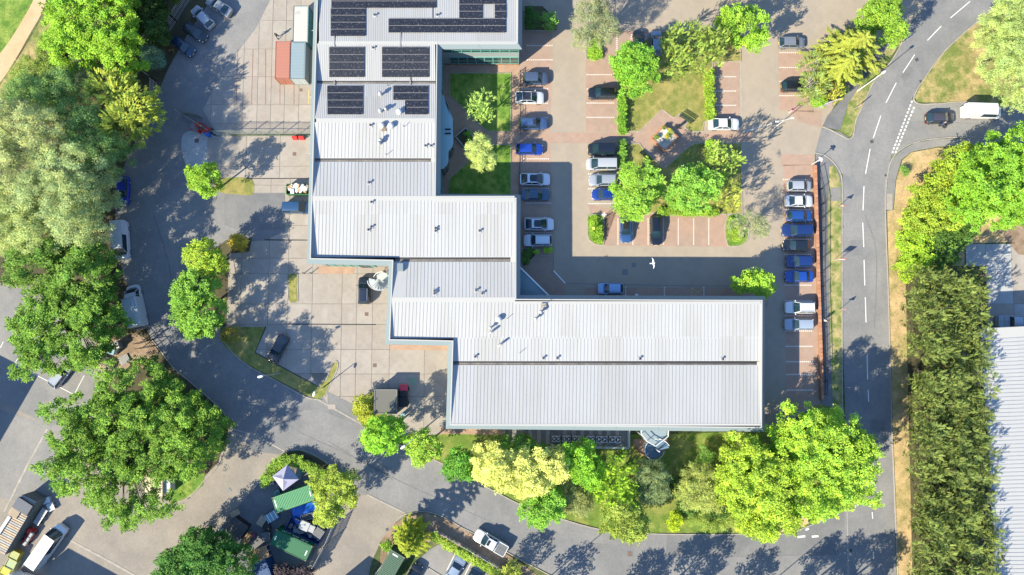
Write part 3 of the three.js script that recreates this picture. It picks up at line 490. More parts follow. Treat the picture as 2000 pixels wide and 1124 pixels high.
// curved glazed bay in the courtyard
{ const pts = smooth([at(867, 186, 4.6), at(873, 200, 4.6), at(875, 220, 4.6), at(883, 228, 4.6), at(884, 250, 4.6), at(884, 285, 4.6), at(876, 296, 4.6), at(875, 318, 4.6), at(866, 330, 4.6)], 3);
  const x0 = at(862, 250, 4.6).x - 0.6, bay = part('glazed_bay', slab4([...pts, V(x0, 4.6, pts.at(-1).z), V(x0, 4.6, pts[0].z)], 0.2), std([0.26, 0.4, 0.42], 0.5), building);
  const ins = pts.map((p) => V(p.x - 0.35, 0, p.z)), f = []; for (let i = 0; i + 1 < ins.length; i++) f.push([ins[i], ins[i + 1], ins[i + 1].clone().setY(4.4), ins[i].clone().setY(4.4)]);
  part('bay_glass', tri(f), MT.pane, bay);
  part('bay_mullion', ins.filter((_, i) => i % 2 === 0).map((p) => bx(0.09, 4.4, 0.09, p.x + 0.05, 0, p.z)), MT.frame, bay);
  for (const y of [253, 261]) { const p = at(875, y, 4.6); part('rooflight', bx(0.9, 0.12, 0.24, p.x, 4.6, p.z), MT.black, bay); }
}
// triangular entrance canopy in the eastern re-entrant corner
{ const h = 4.4, a = at(1013, 520, h), b = at(1075, 581, h), c = at(1013, 581, h), can = part('entrance_canopy', slab4([a, b, c], 0.15), std([0.2, 0.3, 0.32], 0.45), building);
  const ribs = []; for (let i = 1; i < 12; i++) { const t = i / 12; ribs.push(beam(c.clone().lerp(a, t).setY(h + 0.03), c.clone().lerp(b, t).setY(h + 0.03), 0.06, 0.05), beam(a.clone().lerp(b, t).setY(h + 0.03), c.clone().setY(h + 0.03), 0.05, 0.04)); }
  part('canopy_rib', ribs, MT.fasciaDark, can);
  part('canopy_edge', beam(a.clone().add(V(0, 0.1, 0)), b.clone().add(V(0, 0.1, 0)), 0.22, 0.3), MT.whitePaint, can);
  const gl = [a, b].map((p) => p.clone()); part('canopy_glazing', tri([[gl[0], gl[1], gl[1].clone().setY(0), gl[0].clone().setY(0)]]), MT.pane, can);
}
// doors on the south face of the west block
{ const d = wl(2, 0.58), o = part('service_door', bx(1.6, 2.3, 0.12, d.x, 0, d.z + 0.09), MT.darkGrey, building); part('handle', bx(0.06, 0.3, 0.06, d.x + 0.5, 1, d.z + 0.2), MT.galv, o);
  const e = wl(4, 0.6); part('roller_door', bx(4, 4, 0.1, e.x, 0, e.z + 0.08), MT.fasciaDark, building); }
for (const [x, y] of [[616, 60], [612, 190], [610, 300], [606, 420]]) { const p = at(x - 2, y, 6.9); part('camera_bracket', rod(p, p.clone().add(V(-0.4, 0.1, 0)), 0.04), MT.whitePaint, building); }

// ---------- solar arrays ----------
function solar(label, cells, parentPos) {            // cells: [x0, y0, columns, rows, cell width, cell height]
  const c0 = onRoof(cells[0][0], cells[0][1]), g = thing('solar_array', label, 'solar panels', c0, 0, 'solar arrays on the office roof');
  const loc = (px, py) => onRoof(px, py).add(V(0, 0.16, 0)).sub(c0);
  for (const [x0, y0, nc, nr, w, h] of cells) for (let r = 0; r < nr; r++) {
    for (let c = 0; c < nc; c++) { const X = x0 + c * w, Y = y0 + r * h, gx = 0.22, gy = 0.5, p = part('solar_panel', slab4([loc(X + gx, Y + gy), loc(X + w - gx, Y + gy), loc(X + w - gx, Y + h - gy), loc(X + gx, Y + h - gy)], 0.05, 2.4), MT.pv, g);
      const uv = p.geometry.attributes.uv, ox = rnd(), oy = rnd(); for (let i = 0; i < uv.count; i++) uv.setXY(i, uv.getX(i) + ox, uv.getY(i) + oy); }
    const a = loc(x0, y0 + r * h + 0.2).add(V(0, -0.08, 0)), b = loc(x0 + nc * w, y0 + r * h + 0.2).add(V(0, -0.08, 0)); part('mounting_rail', beam(a, b, 0.12, 0.1), MT.pvFrame, g);
  }
}
const cw = 22.7, ch = 13.7;
solar('L-shaped solar array on the north roof by its west parapet', [[647, -38, 9, 4, 22.8, 13.6], [646, 17, 3, 4, cw, 13.6]]);
solar('solar array bent round a gap at the east end of the north roof', [[897, -32, 4, 3, 22.8, 13.6], [897, 9, 2, 2, cw, 13.8], [966, 9, 1, 2, cw, 13.8], [759, 37, 10, 2, 22.9, 13.8]]);
solar('twelve-panel solar array on the second roof bay near the west parapet', [[643, 92.5, 3, 4, 23, 14.8]]);
solar('sixteen-panel solar array on the second roof bay beside the courtyard', [[746, 92.5, 4, 4, 23, 14.8]]);
solar('twelve-panel solar array south of the grey valley gutter by the west parapet', [[639.5, 168, 3, 4, 23, 14.1]]);
solar('stepped ten-panel solar array south of the grey valley gutter near the courtyard', [[768, 168, 3, 2, 22.8, 14.1], [790.8, 196.2, 2, 2, 22.8, 14.1]]);

// ---------- south-side plant enclosure with condensers ----------
{ const e = thing('plant_enclosure', 'grey fenced plant enclosure under the south eaves holding outdoor cooling units', 'enclosure', at(1105, 858));
  const L = (px, py) => at(px, py).sub(e.position), floor = slab4([L(985, 836), L(1226, 838), L(1226, 872), L(985, 868)].map((p) => V(p.x, 0.12, p.z)), 0.1, 4);
  part('slab', floor, MT.tarmacGrey, e);
  const post = (a, b) => { for (const p of along([L(...a), L(...b)], 2.0)) part('post', bx(0.09, 1.9, 0.09, p.x, 0.1, p.z), MT.galv, e); };
  const run = (a, b) => { part('rail', [0.5, 1.1, 1.85].map((y) => beam(L(...a).setY(y), L(...b).setY(y), 0.1, 0.09)), MT.galv, e); post(a, b); };
  run([985, 870], [1226, 873]); run([1226, 873], [1226, 838]); run([985, 838], [985, 870]);
  for (let x = 998; x < 1220; x += 17) part('drain_strip', slab4([L(x, 839), L(x + 7, 839), L(x + 7, 868), L(x, 868)].map((p) => V(p.x, 0.135, p.z)), 0.01, 3), rnd() < 0.6 ? MT.concreteGrey : MT.midGrey, e);
}
[[1086.5, 857.5, 1.3], [1106.5, 857.5, 1.3], [1126, 857.5, 1.3], [1153.5, 858, 1.3], [1175, 858.5, 1.75], [1201.5, 859, 1.8]].forEach(([x, y, w], i) => {
  const names = ['westernmost small twin-fan condenser in the plant enclosure', 'small twin-fan condenser second from the west end of the enclosure', 'small twin-fan condenser beside the gap in the condenser row', 'small twin-fan condenser just east of the gap in the row', 'wide twin-fan condenser in the middle of the eastern three', 'wide pale condenser at the east end of the enclosure'];
  const c = thing('condenser_unit', names[i], 'condenser', at(x, y, 1).setY(0.12), 0, 'condensers in the plant enclosure'), r = w * 0.2;
  part('casing', rbx(w, 1.05, 1.0, 0.04), MT.galv, c);
  for (const s of [-1, 1]) { const f = part('fan_ring', new THREE.TorusGeometry(r, 0.05, 6, 18).rotateX(Math.PI / 2).translate(s * w * 0.245, 1.07, 0), MT.black, c); part('fan_blade', [0, 1, 2].map((k) => bx(r * 0.9, 0.02, 0.09, r * 0.45, 0, 0).rotateY(k * 2.1).translate(s * w * 0.245, 1.06, 0)).concat([cyl(0.12, 0.12, 0.04, 10, s * w * 0.245, 1.06)]), MT.whitePaint, f);
    part('fan_well', cyl(r * 0.97, r * 0.97, 0.02, 18, s * w * 0.245, 1.045), MT.darkGrey, c); }
});
// ---------- spiral stairs ----------
function spiral(name, label, px, py, r, h, a0, turns, treadMat) {
  const s = thing(name, label, 'staircase', at(px, py));
  part('pole', cyl(0.09, 0.09, h + 1.1, 10), MT.whitePaint, s);
  const n = Math.round(h / 0.19), rail = [];
  for (let i = 0; i < n; i++) { const a = a0 + turns * 2 * Math.PI * i / n, b = a + turns * 2 * Math.PI / n * 1.05, y = (i + 1) * h / n;
    part('tread', slab4([V(0, y, 0), V(Math.cos(a) * r, y, Math.sin(a) * r), V(Math.cos(b) * r, y, Math.sin(b) * r)], 0.05), treadMat, s); rail.push(V(Math.cos(a) * r, y + 1, Math.sin(a) * r)); if (i % 2 === 0) part('baluster', rod(V(Math.cos(a) * r, y, Math.sin(a) * r), V(Math.cos(a) * r, y + 1, Math.sin(a) * r), 0.02), MT.whitePaint, s); }
  part('handrail', new THREE.TubeGeometry(new THREE.CatmullRomCurve3(rail), n * 3, 0.045, 6), MT.whitePaint, s); return s;
}
spiral('spiral_staircase', 'pale grey spiral escape staircase beside the black car at the west block corner', 748, 552, 1.5, 3.7, -2.6, 0.95, std([0.36, 0.4, 0.42], 0.6));
{ const s = spiral('spiral_staircase', 'blue-grey spiral escape staircase with white railed landing on the south face', 1274, 872, 1.75, 4.0, 0.4, 0.9, std([0.1, 0.17, 0.24], 0.6));
  const L = (px, py) => at(px, py, 4).sub(s.position), deck = [L(1250, 838), L(1303, 838), L(1302, 851), L(1278, 870), L(1263, 862), L(1251, 849)], lift = (p) => p.clone().setY(4.05);
  const d = part('landing', slab4(deck.map(lift), 0.12), std([0.2, 0.26, 0.3], 0.6), s);
  part('landing_rail', deck.slice(1).flatMap((p, i, a) => i + 1 < a.length ? [beam(p.clone().setY(5.1), a[i + 1].clone().setY(5.1), 0.09, 0.09), beam(p.clone().setY(4.6), a[i + 1].clone().setY(4.6), 0.05, 0.05)] : []).concat([beam(deck[5].clone().setY(5.1), deck[0].clone().setY(5.1), 0.09, 0.09)]), MT.whitePaint, d);
  part('landing_post', deck.map((p) => bx(0.08, 5.1, 0.08, p.x, 0, p.z)), MT.whitePaint, d);
  const ring = []; for (let i = 0; i <= 24; i++) { const a = i / 24 * Math.PI; ring.push(V(Math.cos(a) * 2.75 - 0.2, 0, Math.sin(a) * 2.75 - 1.1).add(s.position)); }
  sheet('brick_paving', [...ring.map((p) => V(p.x, 0, p.z))], 0.085, MT.brickPath, 5); struct('kerb', ribbon(ring, 0.2, 0.28), MT.wallBrick);
}
// ---------- the eastern shed ----------
{ const c = [at(1922, 650, 6.4), at(2120, 640, 6.4), at(2150, 1210, 6.4), at(1955, 1210, 6.4)], b = thing('industrial_shed', 'pale ribbed metal roofed shed behind the tall conifer hedge', 'shed', V(0, 0, 0));
  c[3] = at(1958, 1210, 6.4);
  part('roof', slab4([c[0], c[1], c[2], c[3]], 0.12, 18), MT.roof, b);
  const n = 72, ribs = []; for (let i = 1; i < n; i++) { const p = c[0].clone().lerp(c[3], i / n), q = c[1].clone().lerp(c[2], i / n); ribs.push(beam(p, q, 0.3, 0.1)); }
  stuff(part('roof_rib', ribs, MT.roof, b));
  part('ridge_flashing', slab4([c[0].clone().add(V(-0.3, 0.12, -0.6)), c[1].clone().add(V(0, 0.12, -0.6)), c[1].clone().add(V(0, 0.12, 0.7)), c[0].clone().add(V(-0.3, 0.12, 0.7))], 0.1), MT.roofEdge, b);
  part('gutter', beam(c[0].clone().add(V(-0.25, 0, 0)), c[3].clone().add(V(-0.25, 0, 0)), 0.35, 0.25), MT.fascia, b);
  for (let i = 0; i < 4; i++) { const p = c[i], q = c[(i + 1) % 4]; part('wall', tri([[p.clone().setY(6.28), q.clone().setY(6.28), q.clone().setY(0), p.clone().setY(0)]]), MT.fasciaDark, b); }
}
// buildings just outside the frame whose shadows fall across the yards
function box(label, corner, dir1, dir2, l1, l2, h) {
  const p = corner, u = V(dir1[0], 0, dir1[1]).normalize(), v = V(dir2[0], 0, dir2[1]).normalize(), b = thing('warehouse', label, 'building', V(0, 0, 0));
  const q = [p, p.clone().addScaledVector(u, l1), p.clone().addScaledVector(u, l1).addScaledVector(v, l2), p.clone().addScaledVector(v, l2)];
  q.forEach((a, i) => { const e = q[(i + 1) % 4]; part('wall', slab4([a.clone().setY(h), e.clone().setY(h), e.clone().lerp(q[(i + 2) % 4], 0.02).setY(h), a.clone().lerp(q[(i + 3) % 4], 0.02).setY(h)], h), MT.wallPanel, b); });
  part('roof', slab4(q.map((a) => a.clone().setY(h + 0.2)), 0.2), MT.roof, b);
}
const shadowBack = (px, py, h) => at(px, py).add(V(sunDir.x, 0, sunDir.z).multiplyScalar(h / sunDir.y));
box('grey warehouse whose roof shades the south-west parking bays', shadowBack(72, 735, 7), [-72, -36], [-57, 108], 24, 22, 7);
box('grey warehouse shading the yard behind the long white van', shadowBack(130, 1073, 6.5), [100, 52], [-52, 100], 30, 20, 6.5);
box('small store shading the lorry yard entrance', shadowBack(718, 1088, 4.5), [90, 52], [-36, 60], 8, 7, 4.5);
// ---------- vehicles ----------
const paints = {}; 
const paint = (hex) => paints[hex] ??= new THREE.MeshPhysicalMaterial({ color: new THREE.Color(hex).multiplyScalar(0.72), roughness: 0.38, metalness: 0.1, clearcoat: 1, clearcoatRoughness: 0.06 });
const VM = { glass: new THREE.MeshPhysicalMaterial({ color: new THREE.Color().setRGB(0.012, 0.03, 0.042), roughness: 0.06, ior: 1.75 }), tyre: std([0.02, 0.02, 0.022], 0.9), rim: std([0.4, 0.41, 0.42], 0.35, { metalness: 0.6 }), trim: std([0.025, 0.025, 0.028], 0.6),
  head: std([0.6, 0.63, 0.66], 0.15), tail: std([0.42, 0.015, 0.012], 0.25), plateW: std([0.6, 0.6, 0.56], 0.6), plateY: std([0.65, 0.42, 0.03], 0.6), panoramic: new THREE.MeshPhysicalMaterial({ color: new THREE.Color().setRGB(0.02, 0.022, 0.027), roughness: 0.12, ior: 1.6 }) };
function skin(rows, close = false) {                  // smooth surface through rows of points, welded
  const R = rows.length, C = rows[0].length, pos = [], idx = [];
  for (const r of rows) for (const p of r) pos.push(p.x, p.y, p.z);
  for (let i = 0; i + 1 < R; i++) for (let j = 0; j + 1 < C; j++) { const a = i * C + j; idx.push(a, a + C, a + 1, a + 1, a + C, a + C + 1); }
  const g = new THREE.BufferGeometry(); g.setAttribute('position', new THREE.Float32BufferAttribute(pos, 3)); g.setIndex(idx); g.computeVertexNormals(); return g;
}
// shapes: numbers are fractions of half the length (front +1), or metres for heights
const SHAPES = {
  hatch: { L: 4.05, W: 1.76, H: 1.47, ws: [0.5, 0.16], rw: [-0.7, -0.93], belt: 0.95, hood: 0.9, nose: 0.66, tail: 0.86 },
  small: { L: 3.7, W: 1.68, H: 1.5, ws: [0.55, 0.2], rw: [-0.72, -0.94], belt: 0.96, hood: 0.92, nose: 0.68, tail: 0.88 },
  saloon: { L: 4.75, W: 1.84, H: 1.44, ws: [0.44, 0.12], rw: [-0.42, -0.74], belt: 0.95, hood: 0.9, nose: 0.64, tail: 0.92 },
  estate: { L: 4.7, W: 1.83, H: 1.48, ws: [0.44, 0.12], rw: [-0.82, -0.95], belt: 0.96, hood: 0.9, nose: 0.65, tail: 0.9 },
  suv: { L: 4.6, W: 1.9, H: 1.68, ws: [0.46, 0.16], rw: [-0.8, -0.95], belt: 1.08, hood: 1.04, nose: 0.78, tail: 1.0 },
  coupe: { L: 4.72, W: 1.92, H: 1.6, ws: [0.5, 0.1], rw: [-0.5, -0.92], belt: 1.03, hood: 0.95, nose: 0.66, tail: 1.0 },
  mpv: { L: 4.9, W: 1.92, H: 1.9, ws: [0.66, 0.3], rw: [-0.9, -0.97], belt: 1.12, hood: 1.06, nose: 0.8, tail: 1.0 },
  van: { L: 5.9, W: 2.05, H: 2.45, ws: [0.74, 0.5], rw: [-0.965, -0.985], belt: 1.25, hood: 1.2, nose: 0.85, tail: 1.1, van: true },
  longvan: { L: 6.9, W: 2.05, H: 2.6, ws: [0.76, 0.55], rw: [-0.97, -0.985], belt: 1.25, hood: 1.2, nose: 0.85, tail: 1.1, van: true },
  pickup: { L: 5.5, W: 1.92, H: 1.8, ws: [0.5, 0.22], rw: [-0.26, -0.34], belt: 1.12, hood: 1.08, nose: 0.85, tail: 1.1, bed: true },
  cab: { L: 6.6, W: 2.0, H: 2.2, ws: [0.8, 0.58], rw: [0.36, 0.34], belt: 1.25, hood: 1.15, nose: 0.85, tail: 0.7, box: true },
};
const made = {};
function carParts(kind) {
  if (made[kind]) return made[kind];
  const s = SHAPES[kind], hL = s.L / 2, w = s.W / 2, xs = [-1, -0.985, -0.94, -0.86, -0.72, -0.5, -0.25, 0, 0.25, 0.45, 0.62, 0.76, 0.87, 0.945, 0.985, 1];
  const halfW = (t) => { const a = Math.abs(t); const k = a > 0.7 ? (a - 0.7) / 0.3 : 0; return w * (1 - (t > 0 ? 0.2 : 0.13) * Math.pow(k, 2.6) - 0.1 * Math.pow(k, 14)); };
  const topY = (t) => t > s.ws[0] ? lerp(s.hood, s.nose, Math.pow((t - s.ws[0]) / (1 - s.ws[0]), 2.2)) : t < s.rw[1] ? lerp(s.belt, s.tail, clamp((s.rw[1] - t) / Math.max(0.02, 1 + s.rw[1]), 0, 1)) : lerp(s.belt, s.hood, n01(t, s.rw[1], s.ws[0]));
  const rows = xs.map((t) => { const x = t * hL, b = halfW(t), y = topY(t), e = Math.abs(t) > 0.99 ? 0.12 : 0, sec = [[0.93, 0.2 + e], [0.99, 0.36 + e * 0.6], [1, y * 0.62], [0.985, y - 0.1], [0.93, y - 0.015 - e * 0.4], [0.6, y + 0.02 - e * 0.3], [0, y + 0.035 - e * 0.3]];
    return [...sec.map(([k, v]) => V(x, v, b * k)), ...sec.slice(0, -1).reverse().map(([k, v]) => V(x, v, -b * k))]; });
  const cap = (r, rev) => { const c = V(r[0].x, 0.5, 0), f = []; for (let i = 0; i + 1 < r.length; i++) f.push(rev ? [c, r[i + 1], r[i]] : [c, r[i], r[i + 1]]); f.push(rev ? [c, r[0], r.at(-1)] : [c, r.at(-1), r[0]]); return tri(f); };
  const floor = tri(rows.slice(0, -1).map((r, i) => [r[0], r.at(-1), rows[i + 1].at(-1), rows[i + 1][0]]));
  const body = join([skin(rows), cap(rows[0], false), cap(rows.at(-1), true), floor]);
  // cabin: five cross-sections, screens at both ends
  const [A, B] = s.ws, [C, D] = s.rw, wb = w * (s.van || s.box ? 0.96 : 0.9), wr = w * (s.van ? 0.86 : s.box ? 0.82 : 0.72), yr = s.H - 0.05, y0 = (t) => topY(t) - 0.01;
  const sec = (t, k) => { const x = t * hL, yb = y0(t), yt = lerp(yb, yr, k), ww = lerp(wb, wr, k), in2 = lerp(1, 0.9, k); return { base: V(x, yb, wb), edge: V(x, yt - 0.05 * k, ww), shoulder: V(x, yt, ww * in2 * (k ? 1 : 0.98)), mid: V(x + (k ? 0 : (t > 0 ? 0.12 : -0.08)), yt + 0.045 * k, 0), half: V(x + (k ? 0 : (t > 0 ? 0.09 : -0.06)), yt + 0.035 * k, ww * 0.5) }; };
  const mir = (p) => V(p.x, p.y, -p.z), a = sec(A, 0), b = sec(B, 1), m = sec((B + C) / 2, 1), c = sec(C, 1), d = sec(D, 0);
  const across = (q, e = 'shoulder') => [q[e], q.half, q.mid, mir(q.half), mir(q[e])], across2 = (q) => [q.edge, q.shoulder, q.half, q.mid, mir(q.half), mir(q.shoulder), mir(q.edge)];
  const screen = skin([across(a), across(b)].reverse()), rear = skin([across(c), across(d)].reverse());
  const bb = b, ba = { ...sec(B, 1) };
  const side = (f) => [[f(a.base), f(V(b.base.x, y0(B), wb)), f(b.edge)], [f(V(b.base.x, y0(B), wb)), f(V(m.base.x, y0((B + C) / 2), wb)), f(m.edge), f(b.edge)], [f(V(m.base.x, y0((B + C) / 2), wb)), f(V(c.base.x, y0(C), wb)), f(c.edge), f(m.edge)], [f(V(c.base.x, y0(C), wb)), f(d.base), f(c.edge)]];
  const idn = (p) => p.clone(), L = side(idn), R = side(mir).map((f) => f.reverse());
  const roof = skin([across2(c), across2(m), across2(b)]);
  const out = { s, body, screen, rear, roof, L: L.map((f) => tri([f])), R: R.map((f) => tri([f])), hL, w, b, c, a, d, m, topY, wb, wr, yr };
  const pil = []; for (const f of [idn, mir]) { const lift = (p) => f(p).add(V(0, 0.005, 0)); pil.push(beam(lift(a.base), lift(b.edge), 0.07, 0.07), beam(lift(d.base), lift(c.edge), 0.1, 0.09), beam(lift(V(m.base.x, y0((B + C) / 2), wb)), lift(m.edge), 0.08, 0.03), beam(lift(b.edge), lift(c.edge), 0.06, 0.05), beam(lift(b.shoulder), lift(b.mid), 0.05, 0.03), beam(lift(c.shoulder), lift(c.mid), 0.05, 0.03)); }
  out.pillar = join(pil);
  out.tyre = new THREE.CylinderGeometry(0.32, 0.32, 0.22, 16).rotateX(Math.PI / 2); out.rim = new THREE.CylinderGeometry(0.21, 0.21, 0.24, 12).rotateX(Math.PI / 2);
  const fx = hL * 0.93, ty = s.nose;
  out.headlight = (z) => new THREE.SphereGeometry(1, 10, 6).scale(0.2, 0.09, 0.17).rotateY(z * 0.5).translate(hL * 0.915, ty * 0.95, z * w * 0.68);
  out.taillight = (z) => rbx(0.1, 0.26, 0.24, 0.04).rotateY(-z * 0.35).translate(-hL * 0.95, s.tail - 0.28, z * w * 0.76);
  out.mirror = (z) => new THREE.SphereGeometry(1, 8, 6).scale(0.1, 0.08, 0.13).translate(lerp(A, B, 0.28) * hL, y0(A) + 0.12, z * (w + 0.1));
  out.plateR = bx(0.03, 0.11, 0.5, -hL - 0.005, 0.5, 0); out.plateF = bx(0.03, 0.11, 0.5, hL + 0.005, 0.36, 0);
  const gz = [[A + 0.015], [D - 0.015]];
  out.shut = join([beam(V(A * hL + 0.16, topY(A) + 0.03, -w * 0.72), V(A * hL + 0.16, topY(A) + 0.03, w * 0.72), 0.05, 0.02), ...[1, -1].map((z) => beam(V(A * hL + 0.1, topY(A) + 0.018, z * w * 0.78), V(hL * 0.9, s.nose + 0.075, z * w * 0.66), 0.025, 0.02))]);
  return made[kind] = out;
}
const CAR_GROUP = 'cars parked around the business park';
// heading: direction of the front in the photograph
function vehicle(kind, name, label, category, px, py, dx, dy, hex, o = {}) {
  const g = carParts(kind), s = g.s, p = at(px, py, 0.75).setY(o.y ?? 0.03), t = thing(name, label, category, p, turnOf(dx, dy), o.group ?? CAR_GROUP), P = paint(hex);
  const sc = o.len ? o.len / s.L : 1; if (sc !== 1) t.scale.set(sc, 1, o.wide ?? 1);
  part('body', g.body, P, t); part('windscreen', g.screen, VM.glass, t); part('rear_window', g.rear, s.van ? P : VM.glass, t);
  part('roof', g.roof, o.roofMat ?? (o.roofHex ? paint(o.roofHex) : P), t); part('pillar', g.pillar, P, t);
  for (const side of [g.L, g.R]) side.forEach((f, i) => part('side_window', f, s.van && i > 1 ? P : VM.glass, t));
  if (s.van) for (const z of [1, -1]) part('cab_door_window', bx(0.75, 0.5, 0.02).rotateX(z * -0.1).translate(0.58 * g.hL - 0.25, 1.35, z * (g.w * 0.96)), VM.glass, t);
  for (const x of [0.62, -0.6]) for (const z of [1, -1]) { const w = part('wheel', g.tyre, VM.tyre, t); w.position.set(x * g.hL, 0.32, z * (g.w - 0.1)); part('rim', g.rim, VM.rim, w); }
  for (const z of [1, -1]) { part('headlight', g.headlight(z), VM.head, t); part('tail_light', g.taillight(z), VM.tail, t); part('wing_mirror', g.mirror(z), o.mirrorMat ?? P, t); }
  part('number_plate', g.plateR, VM.plateY, t); part('number_plate', g.plateF, VM.plateW, t);
  part('wiper_panel', g.shut, VM.trim, t);
  const topAt = (x) => s.H + 0.005;
  if (o.panoramic) part('glass_roof', skin([g.c, g.m, g.b].map((q, i) => { const k = [-0.5, -0.1, 0.03][i], dr = i ? 0 : 0.13; return [1, 0.5, 0, -0.5, -1].map((z) => V(q.base.x + k, (Math.abs(z) === 1 ? q.shoulder.y : Math.abs(z) ? q.half.y : q.mid.y) + 0.034 - dr, z * q.shoulder.z * 0.9)); })), VM.panoramic, t);
  if (o.sunroof) part('sunroof', rbx(o.sunroof[1] ?? 0.55, 0.03, 0.85, 0.012, o.sunroof[0], s.H - 0.012, 0), VM.panoramic, t);
  if (o.rails) for (const z of [1, -1]) part('roof_rail', [beam(V(g.b.base.x - 0.12, s.H + 0.03, z * g.wr * 0.92), V(g.c.base.x + 0.12, s.H + 0.03, z * g.wr * 0.92), 0.06, 0.05), bx(0.08, 0.08, 0.05, g.b.base.x - 0.14, s.H - 0.05, z * g.wr * 0.92), bx(0.08, 0.08, 0.05, g.c.base.x + 0.14, s.H - 0.05, z * g.wr * 0.92)], o.rails === 2 ? VM.trim : VM.rim, t);
  if (o.aerial) part('aerial', rod(V(g.c.base.x + 0.2, s.H, 0), V(g.c.base.x, s.H + 0.3, 0), 0.015), VM.trim, t);
  if (o.stripe) part('bonnet_panel', [1, -1].map((z) => rbx(0.95, 0.03, 0.5, 0.012, 0.71 * g.hL, s.hood - 0.07, z * 0.36).rotateZ(-0.05)), VM.trim, t);
  if (s.bed) { const x1 = (s.rw[1] - 0.04) * g.hL, x0 = -0.97 * g.hL, cx = (x0 + x1) / 2, b = part('bed_cover', rbx(x1 - x0 - 0.12, 0.07, s.W - 0.3, 0.02, cx, s.tail + 0.01, 0), o.bedMat ?? std([0.11, 0.115, 0.13], 0.7), t); part('cover_seam', [bx(0.04, 0.03, s.W - 0.36, cx, s.tail + 0.075, 0), bx(x1 - x0 - 0.2, 0.03, 0.04, cx, s.tail + 0.075, 0)], MT.midGrey, b);
    for (const z of [1, -1]) part('bed_side', rbx(x1 - x0, 0.14, 0.14, 0.04, cx, s.tail - 0.02, z * (g.w - 0.1)), P, t); part('tailgate', rbx(0.12, 0.5, s.W - 0.2, 0.04, x0 - 0.02, s.tail - 0.4, 0), P, t); }
  if (s.box) { const bw = 2.15, x1 = 0.36 * g.hL, x0 = -1.02 * g.hL, bm = o.boxMat ?? P; const b = part('cargo_box', rbx(x1 - x0, 2.2, bw, 0.05, (x0 + x1) / 2, 0.75, 0), bm, t); part('roof_seam', [bx(x1 - x0 - 0.1, 0.03, 0.05, (x0 + x1) / 2, 2.94, 0.32), beam(V(x1 - 0.05, 2.97, -bw / 2), V(x1 - 0.05, 2.97, bw / 2), 0.08, 0.06)], MT.galv, b); part('tail_lift', rbx(0.22, 0.9, bw - 0.1, 0.03, x0 - 0.16, 0.5, 0), MT.midGrey, t); part('wind_deflector', slab4([V(x1 + 0.05, 2.6, -0.85), V(x1 + 0.05, 2.6, 0.85), V(x1 + 0.75, 2.25, 0.75), V(x1 + 0.75, 2.25, -0.75)], 0.1), P, t); }
  return t;
}
const E = [1, 0], Wd = [-1, 0];
const car = (kind, label, px, py, dir, hex, o) => vehicle(kind, 'parked_car', label, 'car', px, py, dir[0], dir[1], hex, o);
// west column of bays by the courtyard, north to south
car('suv', 'dark grey car in the first occupied bay beside the north-east wing corner', 1046, 153.5, E, '#4c5a76', { len: 4.1 });
car('coupe', 'white car with a black roof just south of the dark grey car by the courtyard', 1034.5, 191, E, '#e9ebee', { roofMat: VM.panoramic, len: 4.6 });
car('suv', 'dark blue-grey estate with a small sunroof opposite the courtyard path', 1041, 241.5, E, '#3f5a88', { sunroof: [0.25, 0.5], rails: 2, len: 4.6 });
car('hatch', 'bright blue hatchback alone in the bay at the edge of the building shadow', 1034, 291.5, E, '#0f3fae', { len: 4.3 });
car('coupe', 'white car with full black glass roof in shade beside the dark teal saloon', 1045, 350.5, E, '#e4e9f2', { panoramic: true, len: 4.8 });
car('saloon', 'dark teal saloon in shade between white glass-roofed car and an empty bay', 1046.5, 380.5, E, '#2a5372', { len: 4.5 });
car('coupe', 'white car with black glass roof beside the white car facing the wall', 1053, 438.5, E, '#e4e9f2', { panoramic: true, len: 4.7 });
car('suv', 'white car with roof rails nosed in toward the wall above the potted shrubs', 1050.5, 470, Wd, '#dfe6f0', { rails: 1, len: 4.5 });
// west side of the central island
car('suv', 'black car parked alone against the central lawn hedge', 1176.5, 182.5, Wd, '#12161f', { len: 4.5, rails: 2 });
car('mpv', 'black people carrier with pale door stickers at the north end of its row', 1175.5, 292, Wd, '#101318', { len: 4.4, sticker: 1 });
car('mpv', 'silver people carrier with yellow door sticker beside the black one', 1175.5, 321, Wd, '#b9bec6', { len: 4.9 });
car('estate', 'silver estate half under the round tree between silver carrier and blue car', 1178, 352, Wd, '#9fa8b5', { len: 4.5 });
car('hatch', 'blue car half under the round tree at the south end of its row', 1182, 380.5, Wd, '#123a94', { len: 4.2 });
car('hatch', 'black car peeping out above the bright round tree near the north bays', 1247.5, 82, [0, -1], '#0e1218');
car('hatch', 'pale blue-grey car nosed between two trees in the north bays', 1282, 84, [0, -1], '#8094ad');
car('estate', 'dark blue car with glass roof, tail under the round tree', 1222.5, 446, [0, 1], '#2f548c', { panoramic: true, len: 4.6 });
car('estate', 'black estate with its tail under the tree in the south bays', 1281.5, 450, [0, 1], '#0d1119', { len: 4.7, rails: 2 });
